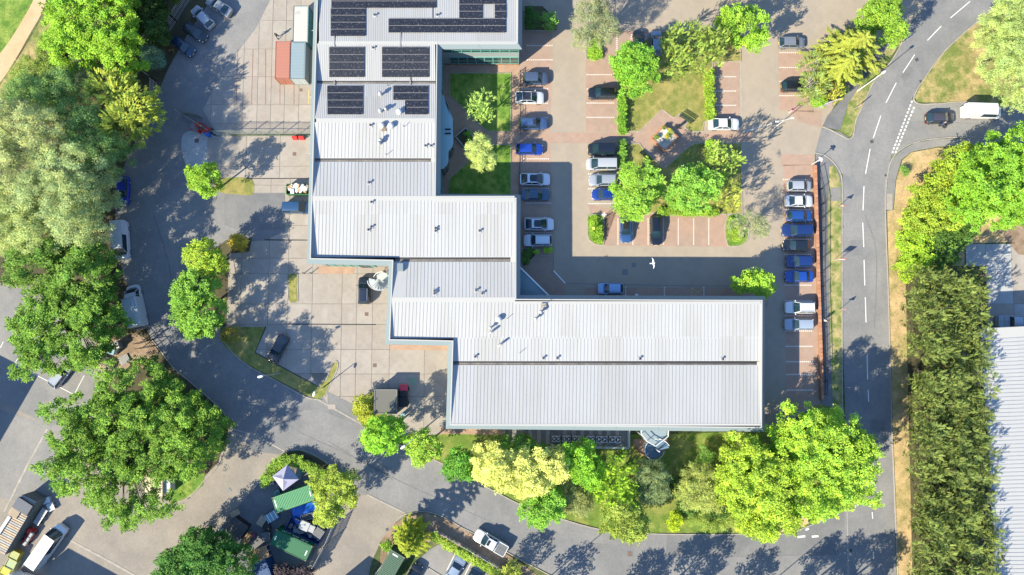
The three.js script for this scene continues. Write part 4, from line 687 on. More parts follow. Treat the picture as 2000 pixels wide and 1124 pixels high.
// the east row along the brick wall, north to south
car('small', 'small silver hatchback at the north end of the row by the brick wall', 1562, 363.5, E, '#aeb4be', { len: 3.8 });
car('saloon', 'white saloon second from the north end of the brick wall row', 1561, 393, E, '#dde1e8', { len: 4.4 });
car('hatch', 'mid blue hatchback next to the white saloon by the brick wall', 1562, 422, E, '#1b4a96');
car('suv', 'large dark blue car whose nose sticks out of the brick wall row', 1558.5, 450.5, Wd, '#14306e', { len: 5.0 });
car('hatch', 'black car between two blue cars in the brick wall row', 1556, 480, Wd, '#161b26', { len: 4.15 });
car('suv', 'navy blue car just south of the black car by the wall', 1561.5, 511, Wd, '#133075', { len: 4.1 });
car('saloon', 'bright blue car with full sun on its roof, southernmost of the long row', 1561, 540.5, Wd, '#1545a6', { len: 4.3 });
car('suv', 'white car next to the silver-blue one at the south of the wall row', 1563, 601, Wd, '#e8ebef', { rails: 1, len: 4.7 });
car('estate', 'silver-blue estate parked alone at the far south of the wall row', 1561.5, 634, Wd, '#a4b2c6', { len: 4.55 });
// north-east bays, entrance and side road
car('hatch', 'grey hatchback in the bay beside the yellow-green conifer', 1547, 83.5, E, '#7d848f', { rails: 1, len: 4.2 });
car('hatch', 'black car with red trim half hidden by the white-branched pine', 1551, 168.5, E, '#15161b', { len: 4.0 });
car('saloon', 'white saloon with black rear screen alone beside the hedge end', 1414.5, 242.5, E, '#eef0f2', { len: 4.9 });
car('hatch', 'charcoal car on the side road with a person at its open door', 1837, 231, E, '#2c2b33', { len: 4.5, roofHex: '#4a4450' });
car('hatch', 'light blue-grey car parked in shade along the south wing', 1193, 564, Wd, '#8fb6e6', { len: 4.0 });
// west yards
car('mpv', 'dark blue car in the yard just under the western eaves', 579, 406, E, '#2c527c', { len: 4.3 });
car('suv', 'black off-roader with silver roof rails beside the spiral staircase', 711.5, 568, [0, -1], '#20283a', { rails: 1, sunroof: [0.15, 0.45], len: 4.3 });
car('saloon', 'black saloon on the concrete beside the triangular grass bed', 542.5, 682, [-0.45, 0.9], '#1b2430', { len: 4.7 });
car('coupe', 'vivid blue car tucked under the pale willows beside the estate road', 239.5, 372, [0.02, 1], '#0f3bb0', { len: 4.4 });
car('saloon', 'silver saloon uppermost of the four beside the palisade fence', 427, 12, [-0.86, -0.56], '#8e939c', { len: 4.6 });
car('hatch', 'silver hatchback with dark screens second of four by the palisade fence', 395, 33.5, [-0.7, -0.72], '#b3b8c2', { len: 4.4 });
car('hatch', 'black car with a silver trim line, third of four by the palisade fence', 380, 62.5, [0.82, 0.58], '#131c2c', { len: 4.2 });
car('hatch', 'dark blue car fully in tree shade, last of four by palisade fence', 355.5, 89, [0.8, 0.6], '#173250', { len: 4.3 });
// south-west yard and the bottom car park
car('hatch', 'silver car under oak branches in the marked south-west bays', 117, 734, [0.6, -0.8], '#aab2c0', { len: 4.3 });
car('saloon', 'silver-blue saloon in the small car park below the clipped hedge', 889, 1112, [0.52, -0.85], '#93a4bd', { len: 4.5 });
car('saloon', 'dark teal saloon in the small car park beside the silver-blue one', 926, 1126, [0.52, -0.85], '#12324a', { len: 4.5 });
car('hatch', 'black car in the shadow of the gold conifer beside a low kerb', 805, 1128, [0.5, -0.86], '#10151c', { len: 4.2 });
// vans and trucks
vehicle('van', 'panel_van', 'white panel van parked behind the charcoal car on the side road', 'van', 1917, 219, 1, 0.03, '#eef0f2', { len: 6.2, group: 'white vans' });
vehicle('van', 'panel_van', 'white panel van half under the pale willows beside the estate road', 'van', 238, 470, 0.1, 1, '#dfe6f2', { len: 6.1, group: 'white vans' });
vehicle('longvan', 'panel_van', 'long white panel van beside the ribbed grey container and red trolley', 'van', 97, 1065, 0.56, -0.83, '#f1f1ee', { len: 6.9, group: 'white vans' });
vehicle('van', 'panel_van', 'white van cut by the frame edge just below the long white van', 'van', 58, 1138, 0.85, 0.3, '#dfe4ea', { len: 5.4, group: 'white vans' });
vehicle('cab', 'box_van', 'pale blue-white box van nose up on the tree-shaded estate road', 'box van', 267.5, 598, -0.25, -0.97, '#d3e0ec', { len: 6.7 });
vehicle('pickup', 'pickup_truck', 'white pickup with black bonnet stripes and covered bed on the south road', 'pickup truck', 958.5, 1060, -0.87, -0.49, '#eceff2', { stripe: true, sunroof: [0.35, 0.42] });
vehicle('pickup', 'pickup_truck', 'grey-white drop-side truck in shade beside the pale eastern shed', 'pickup truck', 1982, 629, 1, 0.02, '#b9c6d4', { bedMat: std([0.3, 0.34, 0.38], 0.6) });
// door stickers and the open door
for (const [lab, x, y, mt] of [['silver', 1182, 331, MT.yellowPaint], ['black', 1182, 301.5, std([0.6, 0.5, 0.3], 0.6)]]) { const t = scene.children.find((c) => c.userData.label?.startsWith(lab + ' people')); const k = t.scale.x; part('door_sticker', bx(0.75 / k, 0.4, 0.02, -0.3 / k, 0.62, -0.965), mt, t); }
{ const t = scene.children.find((c) => c.userData.label?.startsWith('charcoal car')); const d = part('open_door', rbx(1.0, 0.75, 0.08, 0.03).rotateY(-0.9).translate(0.45, 0.3, 1.2), paint('#2c2b33'), t); part('handle', bx(0.14, 0.03, 0.05).rotateY(-0.9).translate(0.2, 0.85, 1.5), VM.trim, d); }
// ---------- trees, hedges and shrubs ----------
function leafSet(n, fn) {                             // leaf blades of two bent faces each
  const pos = [];
  for (let i = 0; i < n; i++) {
    const { p, d, w, l, up } = fn(i, n), s = new THREE.Vector3().crossVectors(d, up).normalize().multiplyScalar(w / 2), u = new THREE.Vector3().crossVectors(s, d).normalize();
    const a = p, m = p.clone().addScaledVector(d, l * 0.5), b = p.clone().addScaledVector(d, l).addScaledVector(u, -l * 0.12), L = m.clone().add(s).addScaledVector(u, -w * 0.12), R = m.clone().sub(s).addScaledVector(u, -w * 0.12);
    for (const q of [a, L, b, a, b, R]) pos.push(q.x, q.y, q.z);
  }
  const g = new THREE.BufferGeometry(); g.setAttribute('position', new THREE.Float32BufferAttribute(pos, 3)); g.computeVertexNormals(); return g;
}
const rdir = () => { const y = rr(-1, 1), a = rr(0, 6.283), r = Math.sqrt(1 - y * y); return V(r * Math.cos(a), y, r * Math.sin(a)); };
const LEAF = {
  broad: leafSet(15, () => { const q = rdir(); q.y = q.y * 0.7 + 0.15; const p = q.clone().multiplyScalar(rr(0.25, 0.85)); return { p, d: V(q.x + rr(-0.6, 0.6), rr(-0.35, 0.35), q.z + rr(-0.6, 0.6)).normalize(), w: rr(0.34, 0.5), l: rr(0.5, 0.75), up: V(rr(-0.5, 0.5), 1, rr(-0.5, 0.5)).normalize() }; }),
  fine: leafSet(26, () => { const q = rdir(); const p = q.clone().multiplyScalar(rr(0.3, 1)); return { p, d: V(q.x + rr(-0.8, 0.8), rr(-0.6, 0.4), q.z + rr(-0.8, 0.8)).normalize(), w: rr(0.14, 0.22), l: rr(0.4, 0.6), up: V(rr(-0.7, 0.7), 1, rr(-0.7, 0.7)).normalize() }; }),
  spray: leafSet(22, (i, n) => { const t = i / n, s = i % 2 ? 1 : -1, e = 1 - t; return { p: V(t * 1.5 - 0.4, 0.12 * Math.sin(t * 3) + rr(-0.06, 0.06), rr(-0.1, 0.1)), d: V(0.75, rr(-0.1, 0.3), s * rr(0.25, 0.9)).normalize(), w: rr(0.13, 0.2), l: rr(0.35, 0.5) * (0.55 + 0.7 * e), up: V(rr(-0.3, 0.3), 1, rr(-0.4, 0.4)).normalize() }; }),
};
const leafMats = {};
const leafMat = (t) => leafMats[t] ??= new THREE.MeshPhysicalMaterial({ color: 0xffffff, roughness: 0.75, transmission: t, thickness: 0, side: THREE.DoubleSide, specularIntensity: 0.35 });
function limbs(base, tips, r, mat, parent, h0) {
  const gs = [rod(V(0, 0, 0), V(0, h0, 0), r, r * 0.72, 8)];
  part('trunk', gs, mat, parent);
  for (const t of tips) { const mid = V(t.x * 0.4, lerp(h0 * 0.8, t.y, 0.5), t.z * 0.4); part('branch', [rod(V(0, h0 * rr(0.75, 1), 0), mid, r * 0.42, r * 0.28, 6), rod(mid, t, r * 0.28, r * 0.08, 5)], mat, parent); }
}
// blobs: [px, py, radius px] or [px, py, rx, ry] seen from above; heights are those of the crown
function tree(name, label, category, blobs, hTop, hLow, hex, o = {}) {
  const col = new THREE.Color(hex).lerp(new THREE.Color(0.5, 0.5, 0.3), 0.05).multiplyScalar(o.bright ?? 1.1); col.r = Math.max(col.r, (o.warm ?? 0.46) * col.g); col.b = clamp(col.b, 0.05 * col.g, (o.pale ?? 0.19) * col.g); const mid = (hTop + hLow) / 2, hc = lerp(hLow, hTop, o.centre ?? 0.5);
  let wsum = 0; const c = V(0, 0, 0), B = blobs.map(([x, y, rx, ry, top]) => { const p = at(x, y, lerp(hLow, top ?? hTop, 0.55)), k = (ALT - hc) / ALT * MPP; const b = { p, rx: rx * k, rz: (ry ?? rx) * k, top: top ?? hTop }; c.addScaledVector(p, b.rx * b.rz); wsum += b.rx * b.rz; return b; });
  c.multiplyScalar(1 / wsum); if (o.root) c.copy(at(o.root[0], o.root[1])); c.y = o.y ?? 0.05;
  const t = thing(name, label, category, c, 0, o.group), style = o.style ?? 'broad', cs = (o.clump ?? 0.5) * 0.88, dens = o.density ?? 1, M = [], C = [], tips = [];
  const m4 = new THREE.Matrix4(), q = new THREE.Quaternion(), sc = V(1, 1, 1), cc = new THREE.Color(), jig = o.jitter ?? 0.2;
  const put = (p, s, shade, dirv) => {
    if (style === 'spray' && dirv) { const d = dirv.clone(); d.y = clamp(d.y, -0.4, 0.9); d.normalize(); const z = new THREE.Vector3().crossVectors(d, V(0, 1, 0)).normalize(), y = new THREE.Vector3().crossVectors(z, d); q.setFromRotationMatrix(m4.makeBasis(d, y, z)); }
    else q.setFromEuler(new THREE.Euler(rr(-0.5, 0.5), rr(0, 6.283), rr(-0.5, 0.5)));
    M.push(m4.compose(p.clone(), q, sc.setScalar(s)).clone());
    cc.copy(col); const k = shade * (1 + rr(-jig, jig)), w = rr(-1, 1) * (o.hue ?? 0.12); C.push(cc.r * k * 1.1 * (1 + w), cc.g * k, cc.b * k * (1 - w)); 
  };
  for (const b of B) {
    const ctr = b.p.clone().sub(c), R = Math.sqrt(b.rx * b.rz), ry = Math.max(0.3, (b.top - hLow) / 2), yc = hLow + ry;
    ctr.y = yc;
    if (style === 'spray' && o.radial) {               // feathery conifer: boughs that leave the stem and droop
      const nb = Math.round((o.boughs ?? 7) * R * 1.6 + 10);
      for (let i = 0; i < nb; i++) {
        const hgt = Math.pow(i / nb, 0.75), az = i * 2.39996 + rr(-0.3, 0.3), reach = (1 - hgt * 0.88) * rr(0.7, 1.06), y0 = hLow + (b.top - hLow) * hgt, n = Math.max(3, Math.round(reach * R / (cs * 0.36)));
        const dx = Math.cos(az), dz = Math.sin(az), shade = rr(0.82, 1.15);
        for (let k = 1; k <= n; k++) { const f = k / n, wid = (1 - f * 0.75) * reach * R * 0.17; for (let e = 0; e < 2; e++) { const off = rr(-wid, wid), p = V(ctr.x + dx * f * reach * b.rx - dz * off, y0 + (0.12 * f - 0.22 * f * f) * R * reach + rr(-0.1, 0.15) - Math.abs(off) * 0.2, ctr.z + dz * f * reach * b.rz + dx * off); if (rnd() < dens) put(p, cs * rr(0.75, 1.25) * (1.1 - 0.3 * f), shade, V(dx - dz * off * 0.5, 0.12 - 0.25 * f, dz + dx * off * 0.5)); } }
      }
      continue;
    }
    const lr = o.lobe ?? clamp(R * 0.2, 0.42, 0.8), nl = Math.max(5, Math.round((o.lobes ?? 2.5) * (R * R) / (lr * lr)));
    for (let i = 0; i < nl; i++) {
      const up = 1 - 1.4 * ((i + rnd()) / nl), az = i * 2.39996 + rr(-0.6, 0.6), rad = Math.sqrt(Math.max(0, 1 - up * up)), inner = rnd() < (o.fill ?? 0.18), f = inner ? rr(0.35, 0.7) : rr(0.82, 1.1);
      const ex = Math.max(0.1, 1 - lr / R * 0.6), ey = Math.max(0.15, 1 - lr / ry * 0.6), bump = 1 + 0.14 * Math.sin(az * 3 + ctr.x) * Math.cos(up * 4 + ctr.z);
      const L = V(ctr.x + Math.cos(az) * rad * f * b.rx * ex * bump, yc + up * ry * f * ey, ctr.z + Math.sin(az) * rad * f * b.rz * ex * bump), shade = rr(1 - jig * 0.8, 1 + jig * 0.8), r = lr * rr(0.6, 1.25);
      if (o.gaps && rnd() < o.gaps) continue;
      if (i % Math.max(1, Math.round(nl / 7)) === 0) tips.push(L.clone());
      const n = Math.max(2, Math.round(dens * 4.6 * (r * r) / (cs * cs)));
      for (let k = 0; k < n; k++) { const d = rdir(); d.y = d.y * 0.6 + 0.25; const p = L.clone().addScaledVector(d, r * Math.pow(rnd(), 0.5)); if (p.y < 0.1) continue; put(p, cs * rr(0.65, 1.2), shade, style === 'spray' ? (o.rise ? V(d.x * 0.6 + rr(-0.3, 0.3), o.rise * rr(0.4, 1.2), d.z * 0.6 + rr(-0.3, 0.3)) : V(L.x - ctr.x + d.x * r, (L.y - yc) * 0.4, L.z - ctr.z + d.z * r)) : null); }
    }
  }
  const im = new THREE.InstancedMesh(LEAF[style], leafMat(o.trans ?? 0.22), M.length);
  M.forEach((m, i) => im.setMatrixAt(i, m)); im.instanceColor = new THREE.InstancedBufferAttribute(new Float32Array(C), 3);
  im.name = o.crown ?? 'crown'; im.castShadow = im.receiveShadow = true; im.userData.kind = 'stuff'; t.add(im); tree.count = (tree.count ?? 0) + M.length;
  if (o.trunk !== 0) limbs(c, o.bare ? tips.concat(tips.map((p) => p.clone().multiplyScalar(0.8).add(V(rr(-1, 1), rr(-0.5, 0.5), rr(-1, 1))))) : tips.slice(0, 9), o.trunk ?? clamp(0.035 * hTop * 0.62, 0.08, 0.34), o.bark ?? MT.bark, t, Math.max(0.3, hLow + 0.25 * (hTop - hLow)));
  return t;
}
const BRT = '#7fae2c', MIDG = '#5f8f2a', YG = '#a3b52e', PALE = '#93a56a', OLIVE = '#6f8a3a', DARK = '#2f5a24', OAK = '#62902a', SIL = '#9db08a';
const WOOD = 'trees along the western boundary', STREET = 'trees around the office yards', ISLE = 'trees on the car park islands', SOUTHB = 'trees on the south bank';
// western belt, north to south
tree('broadleaf_tree', 'big bright green tree beside the sand path in the north-west corner', 'tree', [[185, 40, 92, 78], [150, 90, 60, 48], [235, 100, 50, 45], [205, -30, 90, 60]], 11.5, 2, '#7fb02a', { group: WOOD, clump: 0.5 });
tree('evergreen_tree', 'dark evergreen between the bright corner tree and the palisade fence', 'tree', [[290, 25, 38, 45], [312, 70, 22, 26], [318, -20, 40, 40]], 6, 0.5, '#31542a', { warm: 0.35, group: WOOD, clump: 0.5 });
tree('shrub', 'blue-green shrub in tree shade next to the palisade fence corner', 'shrub', [[296, 113, 22, 26]], 5, 0.3, '#5f8a6c', { pale: 0.6, warm: 0.4, group: WOOD, style: 'fine', clump: 0.5 });
tree('shrub', 'grey-green shrub between the corner tree and the yellow-green tree', 'shrub', [[172, 142, 44, 34]], 6, 0.4, '#8a9d72', { group: WOOD, pale: 0.5, style: 'fine', clump: 0.5 });
tree('shrub', 'rough green thicket on the slope beside the sand path', 'shrub', [[95, 95, 26, 32], [62, 140, 40, 34], [105, 145, 40, 35], [50, 175, 45, 30]], 3.2, 0.2, '#7d9a44', { group: WOOD, style: 'fine', clump: 0.5, trunk: 0 });
tree('broadleaf_tree', 'yellow-green tree overhanging the estate road by the red forklift', 'tree', [[240, 200, 70, 52], [250, 245, 60, 42], [215, 170, 45, 35], [272, 225, 45, 42]], 10.5, 2, '#98ae40', { group: WOOD, style: 'spray', clump: 0.5, density: 1.1, hue: 0.16 });
tree('willow_tree', 'deep green willow behind the yellow-green tree', 'tree', [[130, 195, 62, 55], [165, 255, 52, 50], [75, 190, 55, 40], [200, 300, 60, 45]], 12, 2, '#66904a', { group: WOOD, style: 'fine', clump: 0.55, pale: 0.3, warm: 0.4 });
tree('willow_tree', 'pale silver-green willow on the western frame edge', 'tree', [[35, 260, 75, 70], [95, 265, 55, 48], [25, 340, 80, 60]], 16.5, 2, PALE, { group: WOOD, style: 'fine', clump: 0.56, pale: 0.42, bright: 1.3 });
tree('willow_tree', 'broad pale willow leaning over the vivid blue car', 'tree', [[150, 340, 72, 62], [120, 400, 80, 66], [168, 395, 42, 60], [164, 452, 42, 38]], 16, 2, '#8fa66a', { group: WOOD, style: 'fine', clump: 0.56, pale: 0.42, bright: 1.3 });
tree('willow_tree', 'pale willow in the far west below the sunlit crown', 'tree', [[40, 410, 70, 65], [80, 460, 65, 45], [10, 450, 50, 55]], 14, 2, '#94aa66', { group: WOOD, style: 'fine', clump: 0.56, pale: 0.42, bright: 1.3 });
tree('oak_tree', 'dark green oak between the willows and the box van', 'tree', [[75, 525, 62, 55], [125, 495, 40, 35], [170, 545, 54, 48], [182, 505, 36, 33]], 12, 2, '#5d8a2c', { group: WOOD, gaps: 0.12 });
tree('oak_tree', 'spreading oak over the marked south-west parking bays', 'tree', [[130, 600, 75, 50], [75, 640, 58, 62], [165, 655, 62, 58], [196, 620, 46, 50], [95, 700, 48, 38], [60, 725, 22, 18], [180, 700, 34, 26]], 11, 2.5, OAK, { group: WOOD, gaps: 0.28, bare: true, bright: 1.15 });
tree('oak_tree', 'largest oak, sprawling between the service yard and the estate road', 'tree', [[265, 765, 72, 55], [320, 810, 82, 62], [385, 835, 52, 50], [225, 830, 75, 62], [165, 850, 60, 55], [130, 800, 28, 26], [290, 890, 85, 55], [175, 925, 60, 48], [240, 960, 55, 45], [255, 1010, 34, 26], [370, 895, 55, 40], [310, 985, 34, 26], [120, 905, 30, 30], [395, 870, 32, 30]], 14, 3, '#65922a', { group: WOOD, gaps: 0.3, clump: 0.46, root: [280, 850], bare: true, bright: 1.12, jitter: 0.28 });
tree('broadleaf_tree', 'dark leafy tree beside the scrap heap at the bottom edge', 'tree', [[400, 1085, 62, 45], [355, 1115, 50, 40], [450, 1110, 45, 40], [395, 1060, 38, 28]], 9, 1, '#3f7a28', { warm: 0.36, group: WOOD });
tree('shrub', 'dark clipped hedge along the fence beside the largest oak', 'hedge', [[300, 715, 14, 20], [322, 745, 18, 18], [345, 765, 20, 18], [372, 785, 22, 18], [400, 805, 22, 18], [425, 830, 18, 20], [432, 860, 12, 18]], 3, 0.2, '#3f7a2c', { trunk: 0, clump: 0.45 });
// trees round the yards
tree('street_tree', 'round bright green tree on the small curved grass bed', 'tree', [[400, 350, 33, 33]], 7.6, 2.4, BRT, { group: STREET, clump: 0.42, root: [431, 366] });
tree('street_tree', 'light yellow-green tree at the north end of the yard bed', 'tree', [[397, 500, 34, 30], [418, 518, 24, 24]], 8, 2.2, '#93b530', { group: STREET, clump: 0.45 });
tree('street_tree', 'tall double-crowned green tree beside the box van', 'tree', [[385, 562, 42, 36], [390, 615, 48, 46], [362, 585, 22, 40]], 9, 2, '#74a838', { group: STREET, clump: 0.45 });
tree('shrub', 'small yellow shrub at the corner of the asphalt ramp', 'shrub', [[466, 473, 19, 17]], 3, 0.3, '#a69a2c', { clump: 0.42 });
tree('bare_shrub', 'almost leafless pale shrub beside the double-crowned tree', 'shrub', [[449, 655, 17, 15]], 2.6, 0.4, '#7f8062', { density: 0.06, bare: true, bark: MT.paleBark, trunk: 0.07 });
tree('shrub', 'yellow-green bush beside the dark store shed', 'shrub', [[710, 795, 20, 22], [716, 815, 16, 12]], 3.6, 0.3, '#9bab34', { clump: 0.4 });
tree('street_tree', 'round vivid green tree by the dark store shed', 'tree', [[750, 848, 41, 41]], 8, 2.2, '#76b92c', { group: STREET, clump: 0.44 });
tree('street_tree', 'smaller round light green tree with the lamp on its west side', 'tree', [[826, 872, 33, 30], [820, 896, 18, 14]], 7, 2, '#8fb93c', { group: STREET, clump: 0.42 });
tree('street_tree', 'small deep green tree at the road edge beside the golden tree', 'tree', [[896, 908, 30, 31]], 6.5, 1.8, '#4d9426', { warm: 0.36, group: STREET, clump: 0.45 });
// south bank
tree('golden_tree', 'pale golden-leaved tree under the south eaves', 'tree', [[960, 905, 40, 42], [1005, 920, 50, 44], [1055, 915, 48, 42], [1090, 910, 24, 30], [1030, 945, 40, 24]], 8.5, 1, '#cfdc78', { group: SOUTHB, clump: 0.46, hue: 0.03, jitter: 0.2, bright: 1.05, pale: 0.3 });
tree('broadleaf_tree', 'fresh green tree between the golden tree and the plant enclosure', 'tree', [[1130, 895, 42, 36], [1150, 925, 32, 30], [1130, 878, 18, 9]], 7.5, 1, '#6db52c', { group: SOUTHB, clump: 0.44 });
tree('broadleaf_tree', 'dark green tree peeping out behind the golden crown', 'tree', [[1018, 868, 26, 16], [1050, 878, 30, 14], [985, 865, 16, 12]], 6, 1, '#4f8c2c', { group: SOUTHB, clump: 0.42 });
tree('broadleaf_tree', 'rounded green tree overhanging the road south of the golden tree', 'tree', [[1058, 1000, 42, 28], [1080, 975, 24, 20]], 7, 1.2, '#6fae38', { group: SOUTHB, clump: 0.44 });
tree('broadleaf_tree', 'olive flecked shrub tree south of the fresh green tree', 'tree', [[1120, 965, 34, 36], [1135, 985, 26, 22]], 4.5, 0.4, '#87985a', { group: SOUTHB, pale: 0.4, style: 'fine', clump: 0.42 });
tree('broadleaf_tree', 'bright lime tree in the middle of the south bank', 'tree', [[1205, 925, 40, 38], [1195, 955, 42, 34], [1225, 965, 24, 22]], 8, 1, '#94c230', { group: SOUTHB, style: 'spray', clump: 0.5, rise: 0.9 });
tree('broadleaf_tree', 'dark olive speckled tree below the spiral landing', 'tree', [[1272, 928, 34, 29], [1275, 957, 34, 30]], 6.5, 0.6, '#6d8452', { group: SOUTHB, pale: 0.4, bright: 1.3, style: 'fine', clump: 0.44 });
tree('broadleaf_tree', 'mid green tree leaning over the kerb in mid bank', 'tree', [[1220, 1018, 46, 36], [1210, 992, 34, 24], [1235, 1038, 28, 18]], 8, 1.2, '#86a03e', { group: SOUTHB, clump: 0.46 });
tree('flowering_shrub', 'small brilliant yellow shrub beside the southern kerb', 'shrub', [[1319, 1019, 16, 17]], 2.6, 0.3, '#a4c216', { clump: 0.36, hue: 0.04, bright: 1 });
tree('broadleaf_tree', 'thin light olive tree with pale twigs on the south bank', 'tree', [[1365, 945, 42, 40], [1385, 970, 34, 28], [1350, 975, 26, 22]], 5.5, 0.5, '#90a352', { group: SOUTHB, pale: 0.34, bright: 1.3, style: 'fine', clump: 0.46, density: 0.6, bark: MT.paleBark, bare: true });
tree('shrub', 'small round shrub on the grass beside the south wall', 'shrub', [[1378, 890, 15, 17]], 2.6, 0.2, '#78a848', { style: 'fine', clump: 0.4 });
tree('shrub', 'dark low bush between the thin olive tree and speckled tree', 'shrub', [[1318, 950, 18, 22], [1345, 990, 26, 14], [1400, 1000, 26, 12]], 2.2, 0.2, '#3a6a34', { clump: 0.42, trunk: 0 });
tree('shrub', 'straggly green scrub on the bank near the brilliant yellow shrub', 'shrub', [[1365, 1015, 26, 14], [1420, 1012, 26, 16], [1395, 1030, 24, 10]], 1.8, 0.1, '#8aa850', { style: 'fine', clump: 0.42, trunk: 0, density: 0.6 });
tree('broadleaf_tree', 'large yellow-green tree at the west of the corner pair', 'tree', [[1455, 900, 48, 50], [1500, 930, 60, 58], [1465, 975, 58, 52], [1510, 1000, 55, 42], [1480, 1030, 34, 24], [1430, 940, 34, 34]], 11, 1.5, '#9cc038', { group: SOUTHB, clump: 0.46, bright: 1.06, jitter: 0.28, hue: 0.1 });
tree('broadleaf_tree', 'biggest bright yellow-green tree at the road junction corner', 'tree', [[1570, 840, 58, 50], [1620, 860, 70, 56], [1652, 905, 50, 48], [1600, 930, 66, 52], [1560, 890, 52, 48], [1630, 960, 46, 34], [1674, 870, 26, 30], [1682, 962, 18, 24], [1578, 985, 40, 28]], 12.5, 1.5, '#92be38', { group: SOUTHB, clump: 0.46, bright: 1.1, jitter: 0.28, hue: 0.12 });
// car park islands
tree('birch_tree', 'pale grey-leaved tree on the grass end bed in the north car park', 'tree', [[1155, 45, 40, 40], [1185, 60, 28, 30], [1160, 15, 34, 26], [1140, 75, 24, 20]], 9.5, 2, '#83936a', { group: ISLE, pale: 0.5, style: 'fine', clump: 0.46, density: 0.65, bark: MT.paleBark, bare: true });
tree('street_tree', 'round bright tree with dense crown over the central lawn hedge', 'tree', [[1240, 140, 46, 54], [1225, 120, 30, 32]], 9, 2, '#71ad32', { group: ISLE, clump: 0.44 });
tree('street_tree', 'olive feathery tree on the north edge of the central lawn', 'tree', [[1335, 85, 44, 40], [1370, 105, 46, 42], [1320, 125, 32, 32], [1395, 85, 30, 30]], 10, 1.5, '#83a144', { group: ISLE, style: 'spray', clump: 0.52, rise: 0.8 });
tree('street_tree', 'bright loose tree at the north-east corner of the central lawn', 'tree', [[1462, 55, 38, 42], [1425, 45, 28, 32], [1475, 85, 22, 20]], 8.5, 2, '#86b534', { group: ISLE, clump: 0.46, gaps: 0.15 });
tree('street_tree', 'round dense tree hiding the tails of the silver and blue cars', 'tree', [[1248, 365, 50, 54], [1235, 400, 36, 32]], 9, 2, '#80b23a', { group: ISLE, clump: 0.44 });
tree('street_tree', 'round green tree south of the brick planter square', 'tree', [[1350, 372, 48, 48], [1385, 360, 24, 28]], 8.5, 2, '#7db440', { group: ISLE, clump: 0.44 });
tree('street_tree', 'lighter tree on the east side of the planter lawn', 'tree', [[1412, 315, 38, 34], [1395, 300, 22, 20]], 9, 2, '#93b44a', { group: ISLE, clump: 0.46, style: 'spray', rise: 0.8 });
tree('street_tree', 'pale olive tree behind the round tree south of the planter', 'tree', [[1422, 385, 30, 36]], 7, 1.5, '#9db04a', { group: ISLE, clump: 0.46, style: 'spray', rise: 0.8 });
tree('birch_tree', 'sparse silvery tree on the round-ended eastern bed', 'tree', [[1462, 438, 36, 28], [1485, 445, 20, 20]], 7, 1.5, '#83936a', { group: ISLE, pale: 0.5, style: 'fine', clump: 0.42, density: 0.4, bark: MT.paleBark, bare: true });
tree('broadleaf_tree', 'small bright tree at the north-east corner of the south wing', 'tree', [[1482, 550, 28, 22], [1455, 555, 24, 22], [1490, 568, 18, 12]], 6, 1.5, '#8fbd38', { group: ISLE, clump: 0.46 });
tree('courtyard_tree', 'light green tree on the northern courtyard lawn', 'tree', [[940, 207, 29, 31], [945, 228, 22, 14]], 7, 1.6, '#94b85a', { group: 'courtyard trees', pale: 0.36, bright: 1.25, clump: 0.42, style: 'spray', rise: 0.8 });
tree('courtyard_tree', 'pale green tree beside the path on the southern courtyard lawn', 'tree', [[938, 290, 27, 28], [945, 315, 26, 20]], 7, 1.4, '#a3ba68', { group: 'courtyard trees', pale: 0.36, bright: 1.25, clump: 0.42, style: 'fine' });
tree('shrub', 'dark evergreen dome in the shaded bed by the north-east wing', 'shrub', [[1041, 40, 15, 17], [1034, 22, 9, 10]], 3, 0.2, '#2f6a3a', { warm: 0.2, style: 'fine', clump: 0.4 });
tree('shrub', 'rounded green shrub beside the dark evergreen dome', 'shrub', [[1073, 42, 15, 18]], 3.2, 0.3, '#5f9a3c', { clump: 0.42 });
const clip = (label, pts, h, w, hex, o = {}) => { const B = along(plan(pts), 0.9).map((p) => [...project(p.setY(lerp(0.1, h, 0.55))), w / MPP]);
  return tree('hedge', label, 'hedge', B, h, 0.1, hex, { trunk: 0, clump: 0.36, lobe: 0.5, crown: 'foliage', y: 0.05, ...o }); };
clip('narrow clipped hedge on the west edge of the central lawn', [1213, 196, 1214, 258], 1.3, 0.6, '#5fa028');
clip('clipped hedge on the east edge of the central lawn', [1381, 150, 1384, 230], 1.5, 0.8, '#86ac30');
clip('short narrow hedge beside the two people carriers', [1214, 282, 1213, 324], 1.2, 0.45, '#5f9c34');
clip('short bright hedge at the north-east of the planter lawn', [1384, 283, 1384, 300], 1.5, 0.6, '#8ab82e');
clip('low hedge along the south side of the planter lawn', [1290, 414, 1300, 416, 1392, 417], 0.9, 0.5, '#7aa52e');
clip('low planting filling the small rounded island bed', [1158, 432, 1163, 446, 1165, 466], 0.5, 0.8, '#78a628', { clump: 0.3 });
clip('low planting in the end bed under the pale north tree', [1162, 80, 1162, 108], 0.5, 1.0, '#7fae2e', { clump: 0.3 });
clip('low planting on the round-ended eastern bed', [1432, 436, 1438, 464], 0.5, 0.8, '#86ad36', { clump: 0.3 });
clip('curved hedge round the corner of the salvage compound', [524, 936, 545, 905, 568, 895, 600, 905, 640, 930, 655, 945], 1.7, 0.85, '#7ba233');
clip('long clipped hedge along the small bottom car park', [852, 1046, 900, 1074, 960, 1110, 1010, 1140], 1.6, 0.62, '#8aac38');
